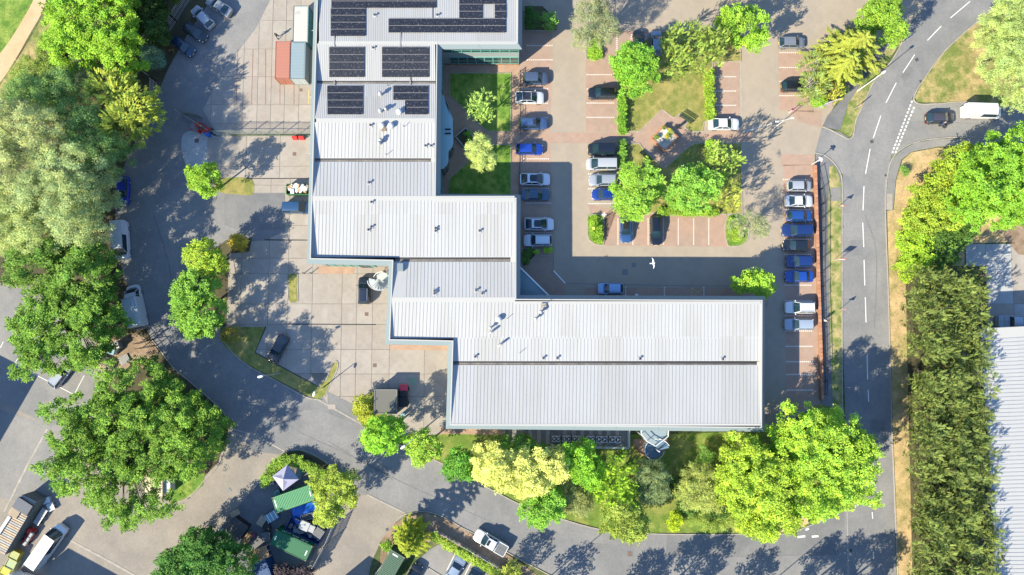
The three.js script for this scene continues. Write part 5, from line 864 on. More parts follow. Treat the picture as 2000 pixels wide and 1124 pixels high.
// north-east group
tree('conifer', 'wide feathery golden conifer between car park and road', 'conifer', [[1668, 92, 100, 70], [1645, 130, 74, 52]], 9, 0.8, '#9cae46', { style: 'spray', radial: true, clump: 0.6, boughs: 11, hue: 0.06 });
tree('broadleaf_tree', 'vivid green tree against the road behind the golden conifer', 'tree', [[1722, 25, 38, 38], [1742, 70, 18, 24], [1700, 40, 28, 26], [1735, -20, 36, 30]], 9, 1, '#7ca832', { clump: 0.46 });
tree('pine_tree', 'grey-green pine with white bare boughs over the black car', 'pine', [[1588, 128, 28, 26], [1590, 168, 30, 26], [1582, 190, 24, 16]], 6, 0.8, '#7f9a4c', { pale: 0.34, style: 'spray', clump: 0.5, density: 0.7, bark: MT.paleBark, bare: true });
tree('shrub', 'golden-yellow bush beside the white-branched pine', 'shrub', [[1624, 172, 22, 26], [1628, 192, 14, 14]], 4, 0.3, '#a0a834', { style: 'spray', rise: 0.8, clump: 0.48 });
tree('shrub', 'low rounded lime shrub behind the estate sign board', 'shrub', [[1600, 198, 16, 12]], 2, 0.2, '#7fc02a', { clump: 0.36 });
// east side
tree('willow_tree', 'long pale willow hanging over the north-east grass corner', 'tree', [[1965, 40, 45, 60], [1952, 105, 36, 50], [1990, 150, 36, 42], [1998, 195, 24, 24], [1995, 80, 50, 60]], 12, 1, '#97b268', { style: 'fine', clump: 0.52, pale: 0.42, bright: 1.2 });
tree('broadleaf_tree', 'great rounded green tree above the concrete yard', 'tree', [[1935, 340, 62, 62], [1970, 300, 55, 50], [1945, 400, 58, 48], [1990, 370, 50, 70], [1900, 390, 36, 46]], 13, 1.5, '#7cb232', { clump: 0.48 });
tree('shrub', 'mixed green thicket on the bank beside the main road', 'thicket', [[1880, 310, 34, 26], [1850, 345, 42, 36], [1880, 375, 40, 36], [1820, 385, 42, 36], [1850, 420, 42, 32], [1800, 430, 36, 36]], 5, 0.3, '#8fae34', { clump: 0.48, trunk: 0.12 });
tree('shrub', 'yellow-green thicket at the north tip of the conifer hedge', 'thicket', [[1785, 470, 32, 34], [1790, 505, 30, 30], [1770, 525, 18, 24]], 4, 0.2, '#8fb82c', { clump: 0.45, trunk: 0.1 });
tree('flowering_shrub', 'small white-flowered shrub at the foot of the bank', 'shrub', [[1762, 471, 8, 12]], 1.8, 0.2, '#dfe3da', { pale: 1, clump: 0.34, hue: 0.02 });
tree('shrub', 'dark shaded thicket between the great tree and concrete yard', 'thicket', [[1840, 495, 36, 34], [1875, 455, 28, 26], [1830, 460, 30, 26]], 3.5, 0.2, '#3f7434', { clump: 0.48, trunk: 0.1 });
tree('shrub', 'small thorny shrub on the grass beside the footpath', 'shrub', [[1767, 335, 10, 10]], 1.3, 0.1, '#6a9a4a', { style: 'fine', clump: 0.3 });
{ const B = []; for (let y = 540; y < 1230; y += 38) { const k = (y - 540) / 584; for (const [f, r] of [[0.2, 1], [0.55, 1.1], [0.86, 1]]) B.push([lerp(1772 + 6 * k, 1905 + 28 * k, f) + rr(-6, 6), y + rr(-10, 10), 30 * r, 29 * r, rr(8.2, 10.6)]); }
  const h = tree('conifer_hedge', 'tall unclipped conifer hedge screening the pale eastern shed', 'hedge', B, 10, 0.4, '#687f3e', { style: 'spray', warm: 0.52, pale: 0.25, gaps: 0.14, clump: 0.5, rise: 0.6, trunk: 0, lobe: 0.8, lobes: 4, fill: 0.3, crown: 'foliage', density: 1.15, root: [1850, 830], jitter: 0.26 });
  for (let y = 545; y < 1200; y += 60) for (const x of [1800, 1860]) { const p = at(x + rr(-8, 8), y).sub(h.position); part('trunk', rod(V(p.x, 0, p.z), V(p.x + rr(-0.3, 0.3), 8, p.z), 0.2, 0.05), MT.bark, h); } }
// salvage compound and bottom edge
tree('broadleaf_tree', 'loose yellow-green tree leaning over the blue tarpaulin', 'tree', [[652, 966, 36, 42], [668, 950, 30, 30], [638, 1006, 25, 24], [650, 925, 13, 15], [688, 975, 14, 15], [616, 938, 10, 15]], 8, 2, '#94ae3e', { clump: 0.42, gaps: 0.25 });
tree('plum_tree', 'dark purple-leaved tree in shade behind the dark green container', 'tree', [[552, 1116, 22, 13], [588, 1120, 26, 13], [566, 1130, 34, 14]], 2.6, 0.3, '#3c323e', { clump: 0.42, density: 0.7, bright: 1.1, pale: 3 });
tree('conifer', 'golden-green conifer beside the striped green container roof', 'conifer', [[805, 1062, 46, 42], [790, 1045, 34, 32]], 9, 0.5, '#93a72c', { style: 'spray', radial: true, clump: 0.6, boughs: 10 });
tree('shrub', 'round clipped bush beside the golden-green conifer', 'shrub', [[757, 1067, 12, 11]], 1.8, 0.2, '#76a430', { clump: 0.34 });
tree('shrub', 'thin light sapling at the bottom end of the clipped hedge', 'shrub', [[1000, 1112, 18, 16]], 2.6, 0.5, '#a5b84a', { clump: 0.36, density: 0.4 });
// trees beyond the frame whose shadows reach into it
const beyond = (label, x, y, r, h, hex, o) => { const p = shadowBack(x, y, h * 0.66).setY(h * 0.676); return tree('broadleaf_tree', label, 'tree', [[...project(p), r]], h, h * 0.28, hex, { group: 'trees beyond the south road', clump: 0.6, ...o }); };
beyond('small tree shading the middle of the south road', 1262, 1118, 30, 8, OLIVE);
beyond('taller loose tree shading the road west of the junction', 1368, 1092, 42, 10, OLIVE, { gaps: 0.25 });
beyond('dense tree shading the junction mouth', 1620, 1110, 48, 12, DARK);
beyond('dense tree shading the east lane at the junction', 1700, 1100, 42, 12, DARK);
beyond('thin tree shading the verge near the pickup', 1120, 1100, 28, 7, OLIVE, { density: 0.45, gaps: 0.3 });
beyond('thin sapling shading the road beside the pickup', 1040, 1074, 28, 7, OLIVE, { density: 0.3, gaps: 0.35 });
beyond('loose tree shading the south road lane', 1470, 1120, 30, 9, OLIVE, { gaps: 0.3 });
tree('broadleaf_tree', 'tree north of the car park, crown above the frame', 'tree', [[1440, -70, 48, 46]], 9, 2, BRT, { clump: 0.5 });
// ---------- containers, compound, yard things ----------
function container(label, px, py, dx, dy, hex, o = {}) {   // 6.06 m box; (px, py) centre of its top, (dx, dy) towards its doors
  const L = o.L ?? 6.06, h = 2.59, w = 2.44, y0 = o.y ?? 0.03, mt = std(new THREE.Color(hex).multiplyScalar(0.62).toArray(), 0.6), dk = std(new THREE.Color(hex).multiplyScalar(0.42).toArray(), 0.6);
  const g = thing('shipping_container', label, 'container', at(px, py, h + y0).setY(y0), turnOf(dx, dy), o.group ?? 'shipping containers');
  part('frame', [[-1, -1], [-1, 1], [1, -1], [1, 1]].map(([a, b]) => bx(0.16, h, 0.16, a * (L / 2 - 0.08), 0, b * (w / 2 - 0.08))).concat([-1, 1].flatMap((s) => [0, h - 0.14].flatMap((y) => [bx(L - 0.33, 0.14, 0.1, 0, y, s * (w / 2 - 0.05)), bx(0.1, 0.14, w - 0.33, s * (L / 2 - 0.05), y, 0)]))), dk, g);
  const corr = (n, len, fn) => { const gs = []; for (let i = 0; i < n; i++) gs.push(fn(-len / 2 + (i + 0.5) * len / n, len / n * 0.55)); return gs; };
  const rt = o.roofHex ? std(new THREE.Color(o.roofHex).multiplyScalar(0.6).toArray(), 0.6) : mt, rf = part('roof', bx(L - 0.22, 0.05, w - 0.22, 0, h - 0.09, 0), rt, g);
  part('corrugation', corr(Math.round(L / 0.26), L - 0.5, (x, s) => bx(s, 0.045, w - 0.4, x, h - 0.042, 0)), rt, rf);
  for (const s of [-1, 1]) { const wl = part('side_wall', bx(L - 0.34, h - 0.3, 0.05, 0, 0.15, s * (w / 2 - 0.09)), mt, g); part('corrugation', corr(Math.round(L / 0.28), L - 0.4, (x, k) => bx(k, h - 0.34, 0.04, x, 0.17, s * (w / 2 - 0.05))), mt, wl); }
  part('end_wall', bx(0.05, h - 0.3, w - 0.34, -(L / 2 - 0.08), 0.15, 0), mt, g);
  for (const s of [-1, 1]) { const d = part('door', bx(0.05, h - 0.3, w / 2 - 0.18, L / 2 - 0.06, 0.15, s * (w / 4 - 0.06)), o.doorHex ? std(new THREE.Color(o.doorHex).multiplyScalar(0.65).toArray(), 0.6) : mt, g); part('lock_bar', [0.3, 0.75].map((k) => bx(0.05, h - 0.4, 0.045, L / 2 - 0.01, 0.2, s * k)), MT.galv, d); }
  part('corner_casting', [[-1, -1], [-1, 1], [1, -1], [1, 1]].map(([a, b]) => bx(0.18, 0.12, 0.17, a * (L / 2 - 0.09), h - 0.1, b * (w / 2 - 0.085))), o.corner ?? MT.earth, g);
  if (o.marks) part('roof_marking', o.marks.map(([x, z, a, b]) => bx(a, 0.02, b, x, h - 0.01, z)), MT.whitePaint, rf);
  if (o.text) part('side_lettering', textRow(o.text, L * 0.72, 0.55, w / 2, o.textSide ?? -1), MT.whitePaint, g);
  return g;
}
function textRow(n, len, hgt, zz, s) { const gs = []; for (let i = 0; i < n; i++) { if (i === 5 || i === 10) continue; gs.push(bx(len / n * rr(0.25, 0.6), hgt * rr(0.5, 1), 0.03, -len / 2 + i * len / n, 1.75, s * (zz + 0.0))); } return gs; }
container('blue-sided container with white rust-streaked roof against the west wall', 587, 47, 0, 1, '#5a9aa8', { roofHex: '#dcdcd8' });
container('brick red container side by side with the pale blue one', 552, 117, 0, 1, '#c88a78', { corner: MT.red, doorHex: '#c4755c' });
container('pale blue container with white doors, next to the brick red one', 581, 117.5, 0, 1, '#9db2be', { doorHex: '#c9d4d8' });
{ const b = scene.children.find((c) => c.userData.label?.startsWith('blue-sided')); part('rust_streak', [[-2.4, 0.7], [-2.1, 0.4], [-1.8, 0.55], [-1.5, 0.35], [-2.7, 0.3]].map(([x, z]) => bx(0.06, 0.012, rr(0.5, 1.1), x, 2.578, z)), MT.earth, b); }
container('light green container on the slope between gazebo and blue tarpaulin', 572, 975.5, 0.945, -0.325, '#63b07a', { marks: [[2.7, 0.1, 0.18, 0.8], [-2.7, -0.2, 0.18, 1.1]] });
container('dark green container with white lettering and a sun-dappled roof', 568, 1066, 0.91, 0.41, '#12774c', { marks: [[2.55, 0.1, 0.16, 0.8], [-2.6, 0, 0.16, 0.7]], text: 15, textSide: -1 });
container('dark blue container carrying stacked timber at the bottom edge', 510, 1118, 0.36, 0.93, '#27568f', { L: 6.06 });
container('olive green container with pale ribs below the gold conifer', 757, 1117, -0.5, 0.87, '#567a62', { marks: [[-2.6, 0.2, 0.2, 0.9]] });
const C2 = (t) => t;
// open-topped blue skip full of scrap
{ const s = thing('scrap_bin', 'dark blue open-topped bin of scrap beside the dark green container', 'bin', at(596, 1036, 1).setY(0.03), turnOf(0.91, 0.41)), m = std([0.015, 0.04, 0.16], 0.6);
  part('floor', bx(5.6, 0.12, 2.0), m, s); for (const z of [-1, 1]) part('side_wall', bx(5.7, 1.3, 0.09, 0, 0, z * 1.04), m, s); for (const x of [-1, 1]) part('end_wall', bx(0.09, 1.3, 1.98, x * 2.82, 0, 0), m, s);
  part('hazard_mark', [-1.6, 0.2, 2].map((x) => bx(0.9, 0.06, 0.1, x, 1.31, -1.04)), MT.yellowPaint, s);
  stuff(part('scrap', Array.from({ length: 40 }, () => bx(rr(0.2, 0.9), rr(0.1, 0.4), rr(0.2, 0.6), rr(-2.4, 2.4), rr(0.2, 1.0), rr(-0.7, 0.7), rr(0, 3))), MT.midGrey, s)); }
const crate = (label, px, py, w, d, h, ry, mat, o = {}) => { const c = thing(o.name ?? 'crate', label, o.cat ?? 'crate', at(px, py, h + (o.y ?? 0)).setY(o.y ?? 0.03), ry, o.group ?? 'crates and boxes in the salvage compound');
  if (o.slats) { const n = Math.round(w / 0.2); for (let i = 0; i < n; i++) part('slat', bx(w / n * 0.7, 0.05, d, -w / 2 + (i + 0.5) * w / n, h - 0.05, 0), mat, c); for (const z of [-1, 0, 1]) part('bearer', bx(w, h - 0.06, 0.1, 0, 0, z * (d / 2 - 0.06)), mat, c); }
  else { part('floor', bx(w - 0.1, 0.06, d - 0.1), mat, c); for (const z of [-1, 1]) part('side', bx(w, h, 0.05, 0, 0, z * (d / 2 - 0.025)), mat, c); for (const x of [-1, 1]) part('side', bx(0.05, h, d - 0.11, x * (w / 2 - 0.025), 0, 0), mat, c); if (o.fill) part('load', rbx(w - 0.12, h * 0.85, d - 0.12, 0.05, 0, 0.06, 0), o.fill, c); else part('lid', bx(w + 0.03, 0.05, d + 0.03, 0, h, 0), o.lid ?? mat, c); }
  return c; };
crate('pale slatted pallet at the west tip of the salvage compound', 457.5, 1004, 0.9, 1.3, 0.5, -1.1, MT.paleWood, { slats: true, name: 'pallet', cat: 'pallet' });
crate('slatted wooden crate beside the blue-grey striped trolley', 510, 1019, 1.1, 1.4, 0.9, -0.55, MT.paleWood, { slats: true });
crate('dark open box below the slatted wooden crate', 519, 1031, 1.0, 1.2, 0.8, 0.4, MT.darkGrey, { fill: MT.black });
crate('grey louvred unit in front of the dark green container end', 519, 1049, 1.3, 1.3, 0.8, 0.1, MT.midGrey, { slats: true });
crate('grey square box lying on top of the scrap bin', 594, 1028, 1.4, 1.3, 0.6, -0.4, MT.midGrey, { y: 1.3, lid: MT.metal });
crate('slatted grey box at the east end of the scrap bin', 622, 1042, 1.4, 1.3, 0.6, -0.6, MT.midGrey, { y: 1.3, slats: true });
crate('pale round-cornered sack between the two boxes on the bin', 608, 1034, 0.9, 1.0, 0.5, -0.4, MT.skyBlue, { y: 1.3, name: 'sack', cat: 'sack', lid: MT.concreteGrey });
crate('stack of brown planks beside the dark leafy tree', 480, 1056, 1.0, 2.0, 1.1, -0.6, MT.wood, { slats: true, name: 'plank_stack', cat: 'planks' });
crate('pink ball-topped drum among the scrap', 494, 1047, 0.6, 0.6, 0.6, 0, std([0.2, 0.05, 0.09], 0.6), { name: 'drum', cat: 'drum' });
crate('bundle of timber stacked on the dark blue container roof', 504, 1085, 3.1, 1.7, 0.8, 0.36, MT.wood, { y: 2.62, slats: true, name: 'timber_bundle', cat: 'timber' });
crate('black covered machine heap in the middle of the compound', 463, 1032, 2.6, 2.2, 1.3, -0.6, MT.black, { name: 'machine_heap', cat: 'machinery', lid: MT.darkGrey });
crate('white plastic-wrapped roll beside the dark leafy tree', 420, 1046, 2.4, 0.6, 0.6, 0.85, MT.whitePaint, { name: 'wrapped_roll', cat: 'roll' });
crate('dark red cabinet in the shade under the blue tarpaulin', 614, 1016, 1.0, 1.2, 1.0, -0.3, std([0.1, 0.012, 0.015], 0.6), { name: 'cabinet', cat: 'cabinet' });
crate('teal water tank beside the light green container corner', 540, 963, 0.9, 0.7, 0.9, 0.3, std([0.03, 0.14, 0.15], 0.5), { name: 'water_tank', cat: 'tank' });
crate('slatted pallet leaning by the gazebo west corner', 529, 943, 0.9, 0.8, 0.4, 0.2, MT.concreteGrey, { slats: true, name: 'pallet', cat: 'pallet' });
{ const t = thing('striped_trolley', 'blue-grey striped trolley stack beside the light green container', 'trolley', at(530, 1010, 0.7).setY(0.03), 0.55, 'crates and boxes in the salvage compound'); for (let i = 0; i < 6; i++) part('bar', bx(0.17, 0.12, 1.3, -0.75 + i * 0.3, 0.75, 0), i % 2 ? MT.whitePaint : MT.skyBlue, t); part('tray', bx(1.9, 0.1, 1.35, 0, 0.6, 0), MT.skyBlue, t); for (const x of [-0.8, 0.8]) for (const z of [-0.5, 0.5]) part('leg', bx(0.08, 0.6, 0.08, x, 0, z), MT.midGrey, t); }
{ // blue tarpaulin, sagging over a heap
  const t = thing('tarpaulin', 'bright blue tarpaulin spread beside the light green container', 'tarpaulin', at(598, 1002, 1).setY(0.03), 0.3), rows = []; for (let i = 0; i <= 8; i++) { const r = []; for (let j = 0; j <= 6; j++) r.push(V(-2.1 + i * 0.53, 0.95 + 0.3 * Math.sin(i * 1.3 + j) * 0.5 + rr(-0.07, 0.07) - 0.25 * Math.abs(j - 3) / 3, -1.25 + j * 0.42)); rows.push(r); }
  part('sheet', skin(rows), new THREE.MeshStandardMaterial({ color: new THREE.Color().setRGB(0.006, 0.11, 0.5), roughness: 0.4, side: THREE.DoubleSide }), t); part('cord', rod(V(-2.1, 0.9, -1.25), V(-2.4, 0, -1.5), 0.02), MT.black, t);
  crate('pale boxes poking out from the tarpaulin edge', 599, 1010.5, 1.9, 0.9, 1.25, 0.25, MT.concreteGrey, { fill: MT.darkGrey, name: 'box', cat: 'boxes' }); }
{ // gazebo
  const cs = [[531.5, 931], [560.5, 908.5], [583, 937], [552.5, 959.5]].map(([x, y]) => at(x, y, 2.3)), ctr = cs.reduce((a, p) => a.add(p), V(0, 0, 0)).multiplyScalar(0.25), g = thing('gazebo', 'lilac-grey pop-up gazebo inside the curved hedge', 'gazebo', V(ctr.x, 0.03, ctr.z)), Lc = cs.map((p) => p.sub(g.position)), pk = V(0, 3.3, 0), m = new THREE.MeshStandardMaterial({ color: new THREE.Color().setRGB(0.3, 0.3, 0.42), roughness: 0.8, side: THREE.DoubleSide });
  Lc.forEach((p, i) => { const q = Lc[(i + 1) % 4], mid = p.clone().lerp(q, 0.5), k = mid.clone().lerp(pk, 0.5).add(V(0, -0.16, 0)), pm = p.clone().lerp(pk, 0.5);
    part('canopy_panel', tri([[p, k, pm], [pm, k, pk], [p, mid, k], [mid, q, k], [q, q.clone().lerp(pk, 0.5), k], [q.clone().lerp(pk, 0.5), pk, k], [p, p.clone().setY(2.05), q.clone().setY(2.05), q]]), m, g);
    part('leg', rod(V(p.x * 0.97, 0, p.z * 0.97), V(p.x * 0.97, 2.3, p.z * 0.97), 0.035), MT.galv, g); });
  const b = thing('sandwich_board', 'pale blue board with a red edge leaning beside the gazebo', 'board', at(586, 928, 1).setY(0.03), 1.3); part('board', bx(2.0, 1.6, 0.08).rotateX(-0.35), MT.skyBlue, b); part('edge', bx(2.0, 0.07, 0.1, 0, 1.52, -0.55), MT.red, b); }
// long container with boarded roof in the south-west yard
{ const c = [at(43, 967, 2.7), at(70, 981, 2.7), at(8, 1085, 2.7), at(-22, 1070, 2.7)], b = thing('site_cabin', 'long grey corrugated container with a slatted boarded roof', 'container', V(0, 0, 0));
  const n = 26; for (let i = 0; i < n; i++) { const f = (a, e, t) => a.clone().lerp(e, t), t0 = i / n, t1 = (i + 0.72) / n; part('roof_slat', slab4([f(c[0], c[3], t0), f(c[1], c[2], t0), f(c[1], c[2], t1), f(c[0], c[3], t1)].map((p) => V(p.x, 2.76 + rr(-0.01, 0.01), p.z)), 0.05, 3), i % 3 ? MT.paleWood : MT.concreteGrey, b); }
  part('roof', slab4(c.map((p) => p.clone().setY(2.68)), 0.1), MT.midGrey, b);
  for (let i = 0; i < 4; i++) { const p = c[i], q = c[(i + 1) % 4], gs = [], k = Math.round(p.distanceTo(q) / 0.3); const w = part('wall', tri([[p.clone().setY(2.6), q.clone().setY(2.6), q.clone().setY(0.03), p.clone().setY(0.03)]]), std([0.12, 0.145, 0.145], 0.6), b); for (let j = 0; j < k; j++) { const e = p.clone().lerp(q, (j + 0.5) / k); gs.push(bx(0.14, 2.5, 0.14, e.x, 0.04, e.z, i % 2 ? 0.5 : 0)); } part('corrugation', gs, std([0.13, 0.155, 0.155], 0.6), w); }
  crate('large dark box cover lying on the boarded container roof', 43, 990, 2.6, 1.7, 0.35, -0.55, std([0.02, 0.035, 0.07], 0.5), { y: 2.78, name: 'cover', cat: 'cover' });
  crate('pale board and rails lying on the boarded container roof', 28, 1000, 1.5, 1.7, 0.25, -0.55, MT.paleWood, { y: 2.78, slats: true, name: 'board_stack', cat: 'boards' });
  crate('white plank on the west edge of the boarded container', 6, 1028, 0.4, 3.2, 0.2, -0.55, MT.whitePaint, { y: 2.78, name: 'plank', cat: 'plank' }); }
crate('upper yellow-green skip bag beside the ribbed grey container', 26, 1086, 1.5, 1.3, 1.1, -0.45, std([0.36, 0.33, 0.06], 0.7), { name: 'rubble_bag', cat: 'bag', fill: std([0.3, 0.33, 0.14], 0.8), group: 'yellow bags' });
crate('middle grey-green skip bag in the column of three', 20, 1103, 1.5, 1.4, 1.1, -0.45, std([0.3, 0.34, 0.16], 0.7), { name: 'rubble_bag', cat: 'bag', fill: std([0.28, 0.33, 0.18], 0.8), group: 'yellow bags' });
crate('bright yellow skip bag lowest of the column of three', 8, 1118, 1.5, 1.3, 1.1, -0.45, std([0.45, 0.4, 0.04], 0.7), { name: 'rubble_bag', cat: 'bag', fill: std([0.4, 0.38, 0.06], 0.8), group: 'yellow bags' });
crate('white slatted pallet beside the far end of the grey container', 98, 991, 1.1, 1.2, 0.5, 0.45, MT.whitePaint, { slats: true, name: 'pallet', cat: 'pallet' });
crate('crumpled pale sacks next to the white slatted pallet', 88, 979, 1.5, 1.0, 0.5, 0.3, MT.concreteGrey, { name: 'sacks', cat: 'sacks', fill: MT.whitePaint });
crate('metal frames and bars stacked against the grey container', 78, 1010, 1.0, 2.6, 0.8, -0.55, MT.galv, { slats: true, name: 'frame_stack', cat: 'frames' });
{ const t = thing('trolley', 'red machine trolley with grey bags beside the long white van', 'trolley', at(53, 1050, 0.9).setY(0.03), 1.0); part('chassis', bx(2.6, 0.25, 1.0, 0, 0.3, 0), MT.red, t); for (let i = 0; i < 3; i++) part('bag', rbx(0.75, 0.5, 0.55, 0.12, -0.9 + i * 0.75, 0.55, 0.25), MT.concreteGrey, t); part('handle', beam(V(1.3, 0.5, 0), V(1.9, 1.2, 0), 0.06, 0.06), MT.red, t); part('engine_cover', rbx(0.8, 0.5, 0.6, 0.08, 0.9, 0.55, -0.3), MT.red, t); for (const x of [-0.9, 0.9]) for (const z of [-0.5, 0.5]) { const w = part('wheel', new THREE.CylinderGeometry(0.3, 0.3, 0.18, 12).rotateX(Math.PI / 2).translate(x, 0.3, z), VM.tyre, t); } }
crate('white slab block under oak branches behind the pavement hedge', 318, 944, 2.2, 3.0, 1.6, 0.05, std([0.5, 0.47, 0.4], 0.8), { name: 'shed_box', cat: 'shed', lid: std([0.42, 0.47, 0.5], 0.6), group: 'sheds' });
crate('cream boarded shed half hidden by the sprawling oak', 300, 948, 2.6, 3.4, 2.0, 0.05, std([0.55, 0.47, 0.34], 0.8), { name: 'shed_box', cat: 'shed', group: 'sheds' });
crate('grey dome-lidded bin in the clearing between the two oaks', 224, 675.5, 1.1, 1.1, 1.2, 0.35, MT.metal, { name: 'waste_bin', cat: 'bin', lid: MT.galv, group: 'bins in the clearing' });
crate('pale flat-lidded bin just below the dome-lidded bin', 216, 686, 1.1, 1.0, 1.2, -0.25, MT.galv, { name: 'waste_bin', cat: 'bin', lid: MT.skyBlue, group: 'bins in the clearing' });
crate('dark loft of planks in the clearing between the oaks', 209, 708, 2.6, 1.5, 0.4, -0.42, MT.darkGrey, { slats: true, name: 'plank_stack', cat: 'planks' });
crate('pale offcut heap beside the plank stack in the clearing', 196, 714, 1.8, 1.4, 0.4, -0.4, MT.paleWood, { slats: true, name: 'offcut_heap', cat: 'timber' });
crate('pale poles laid in the clearing by the estate road', 242, 703, 1.6, 1.3, 0.2, 0.5, MT.concreteGrey, { slats: true, name: 'pole_stack', cat: 'poles' });
// rubbish skip under the western eaves
{ const s = thing('rubbish_skip', 'green skip heaped with cardboard under the western eaves', 'skip', at(584, 370, 1).setY(0.05)); const m = std([0.03, 0.12, 0.05], 0.6);
  part('floor', bx(3.6, 0.1, 1.5), m, s); for (const z of [-1, 1]) part('side_wall', bx(3.9, 1.2, 0.07, 0, 0, z * 0.82), m, s); for (const x of [-1, 1]) part('end_wall', bx(0.07, 1.2, 1.56, x * 1.92, 0, 0).rotateZ(-x * 0.1), m, s);
  for (let i = 0; i < 34; i++) part('cardboard', rbx(rr(0.3, 0.9), rr(0.08, 0.3), rr(0.25, 0.7), 0.02).rotateZ(rr(-0.3, 0.3)).rotateY(rr(0, 3)).translate(rr(-1.5, 1.5), rr(0.9, 1.35), rr(-0.5, 0.5)), [MT.paleWood, MT.whitePaint, MT.wood, MT.whitePaint, MT.midGrey][i % 5], s); }
// dark store shed with a red buggy
{ const b = thing('store_shed', 'dark flat-roofed store shed in tree shade beside the round tree', 'shed', at(753, 785, 2.6).setY(0.05)), w = 3.4, d = 3.6; part('wall', bx(w, 2.5, d), std([0.07, 0.085, 0.07], 0.8), b); part('roof', bx(w + 0.15, 0.12, d + 0.15, 0, 2.5, 0), std([0.12, 0.12, 0.11], 0.9), b); part('roof_edge', [bx(0.12, 0.08, d + 0.1, w / 2, 2.62, 0), bx(0.12, 0.08, d + 0.1, -w / 2, 2.62, 0), bx(w - 0.2, 0.08, 0.12, 0, 2.62, d / 2), bx(w - 0.2, 0.08, 0.12, 0, 2.62, -d / 2)], MT.midGrey, b); part('door', bx(0.06, 2, 1, w / 2 + 0.02, 0, 0.5), MT.darkGrey, b);
  const v = thing('utility_buggy', 'red-nosed utility buggy parked beside the dark store shed', 'buggy', at(788, 774, 0.8).setY(0.05), Math.PI / 2); part('body', rbx(3.4, 0.6, 1.35, 0.15, 0, 0.35, 0), MT.darkGrey, v); part('hood', rbx(1.0, 0.45, 1.3, 0.12, 1.3, 0.75, 0), std([0.55, 0.04, 0.06], 0.4), v); part('cargo_bed', rbx(1.5, 0.3, 1.3, 0.05, -0.9, 0.9, 0), MT.black, v); part('seat', rbx(0.6, 0.4, 1.2, 0.1, 0.2, 0.9, 0), MT.black, v); for (const x of [-1.1, 1.1]) for (const z of [-0.65, 0.65]) part('wheel', new THREE.CylinderGeometry(0.33, 0.33, 0.22, 14).rotateX(Math.PI / 2).translate(x, 0.33, z), VM.tyre, v);
  const k = thing('water_butt', 'small teal drum behind the red-nosed buggy', 'drum', at(787, 810, 0.7).setY(0.05)); part('drum', cyl(0.3, 0.3, 0.9, 14), std([0.02, 0.2, 0.22], 0.5), k); part('lid', cyl(0.32, 0.3, 0.05, 14, 0, 0.9), MT.skyBlue, k);
  const tp = thing('ground_sheet', 'pale green sheet lying on the concrete by the buggy', 'sheet', at(804, 745)); const gr = (x, y) => at(x, y).sub(tp.position).setY(0.06); part('sheet', slab4([gr(792, 739), gr(814, 738), gr(813, 758), gr(806, 752)], 0.006), std([0.19, 0.27, 0.19], 0.9), tp); }
// red barriers, forklift, blue barrel by the north fence
for (const [x, l] of [[575, 'red plastic barrier, western one of the pair by the mesh fence'], [588, 'red plastic barrier, the one of the pair nearer the wall']]) { const b = thing('road_barrier', l, 'barrier', at(x, 268.5, 0.6).setY(0.05), 0, 'red barriers'); part('body', [rbx(0.85, 0.75, 0.4, 0.06), rbx(0.85, 0.12, 0.6, 0.04)], MT.red, b); part('lug', bx(0.1, 0.3, 0.16, 0.47, 0.3, 0), MT.darkGrey, b); }
{ const f = thing('forklift', 'red forklift with grey roof bars at the end of the mesh fence', 'forklift', at(398, 251, 1.2).setY(0.03), -0.5); part('body', rbx(2.0, 0.8, 1.1, 0.12, -0.2, 0.3, 0), MT.red, f); part('counterweight', rbx(0.7, 1.0, 1.1, 0.15, -1.2, 0.25, 0), MT.red, f); part('mast', [-0.35, 0.35].map((z) => bx(0.1, 2.2, 0.1, 1.0, 0.1, z)), MT.darkGrey, f); for (const z of [-0.3, 0.3]) part('fork', bx(1.1, 0.06, 0.12, 1.6, 0.12, z), MT.galv, f); part('overhead_guard', [-0.45, -0.15, 0.15, 0.45].map((z) => bx(1.2, 0.06, 0.07, -0.1, 2.1, z)).concat([bx(0.08, 0.06, 1.0, 0.5, 2.04, 0), bx(0.08, 0.06, 1.0, -0.7, 2.04, 0)]), MT.darkGrey, f); for (const x of [-0.7, 0.5]) for (const z of [-0.48, 0.48]) part('guard_post', bx(0.07, 1.0, 0.07, x, 1.05, z), MT.darkGrey, f); for (const x of [-0.9, 0.6]) for (const z of [-0.55, 0.55]) part('wheel', new THREE.CylinderGeometry(0.3, 0.3, 0.2, 12).rotateX(Math.PI / 2).translate(x, 0.3, z), VM.tyre, f); part('seat', rbx(0.5, 0.5, 0.5, 0.08, -0.3, 1.1, 0), MT.black, f);
  const b = thing('barrel', 'blue plastic barrel beside the red forklift', 'barrel', at(404, 260.5, 0.8).setY(0.03)); part('drum', cyl(0.45, 0.45, 1.0, 16), MT.blue, b); part('lid', cyl(0.42, 0.38, 0.06, 16, 0, 1), MT.blue, b);
  const t = thing('cage_trolley', 'red-framed cage trolley with grey load beside the forklift', 'trolley', at(381, 249, 0.8).setY(0.03), -0.45); part('load', rbx(1.4, 0.8, 0.95, 0.05, 0, 0.3, 0), MT.midGrey, t); part('frame', [bx(1.6, 0.08, 0.08, 0, 1.1, 0.55), bx(1.6, 0.08, 0.08, 0, 1.1, -0.55), bx(0.08, 1.1, 1.1, 0.8, 0, 0)], MT.red, t); for (const x of [-0.6, 0.6]) for (const z of [-0.4, 0.4]) part('wheel', new THREE.CylinderGeometry(0.14, 0.14, 0.1, 10).rotateX(Math.PI / 2).translate(x, 0.14, z), VM.tyre, t); }
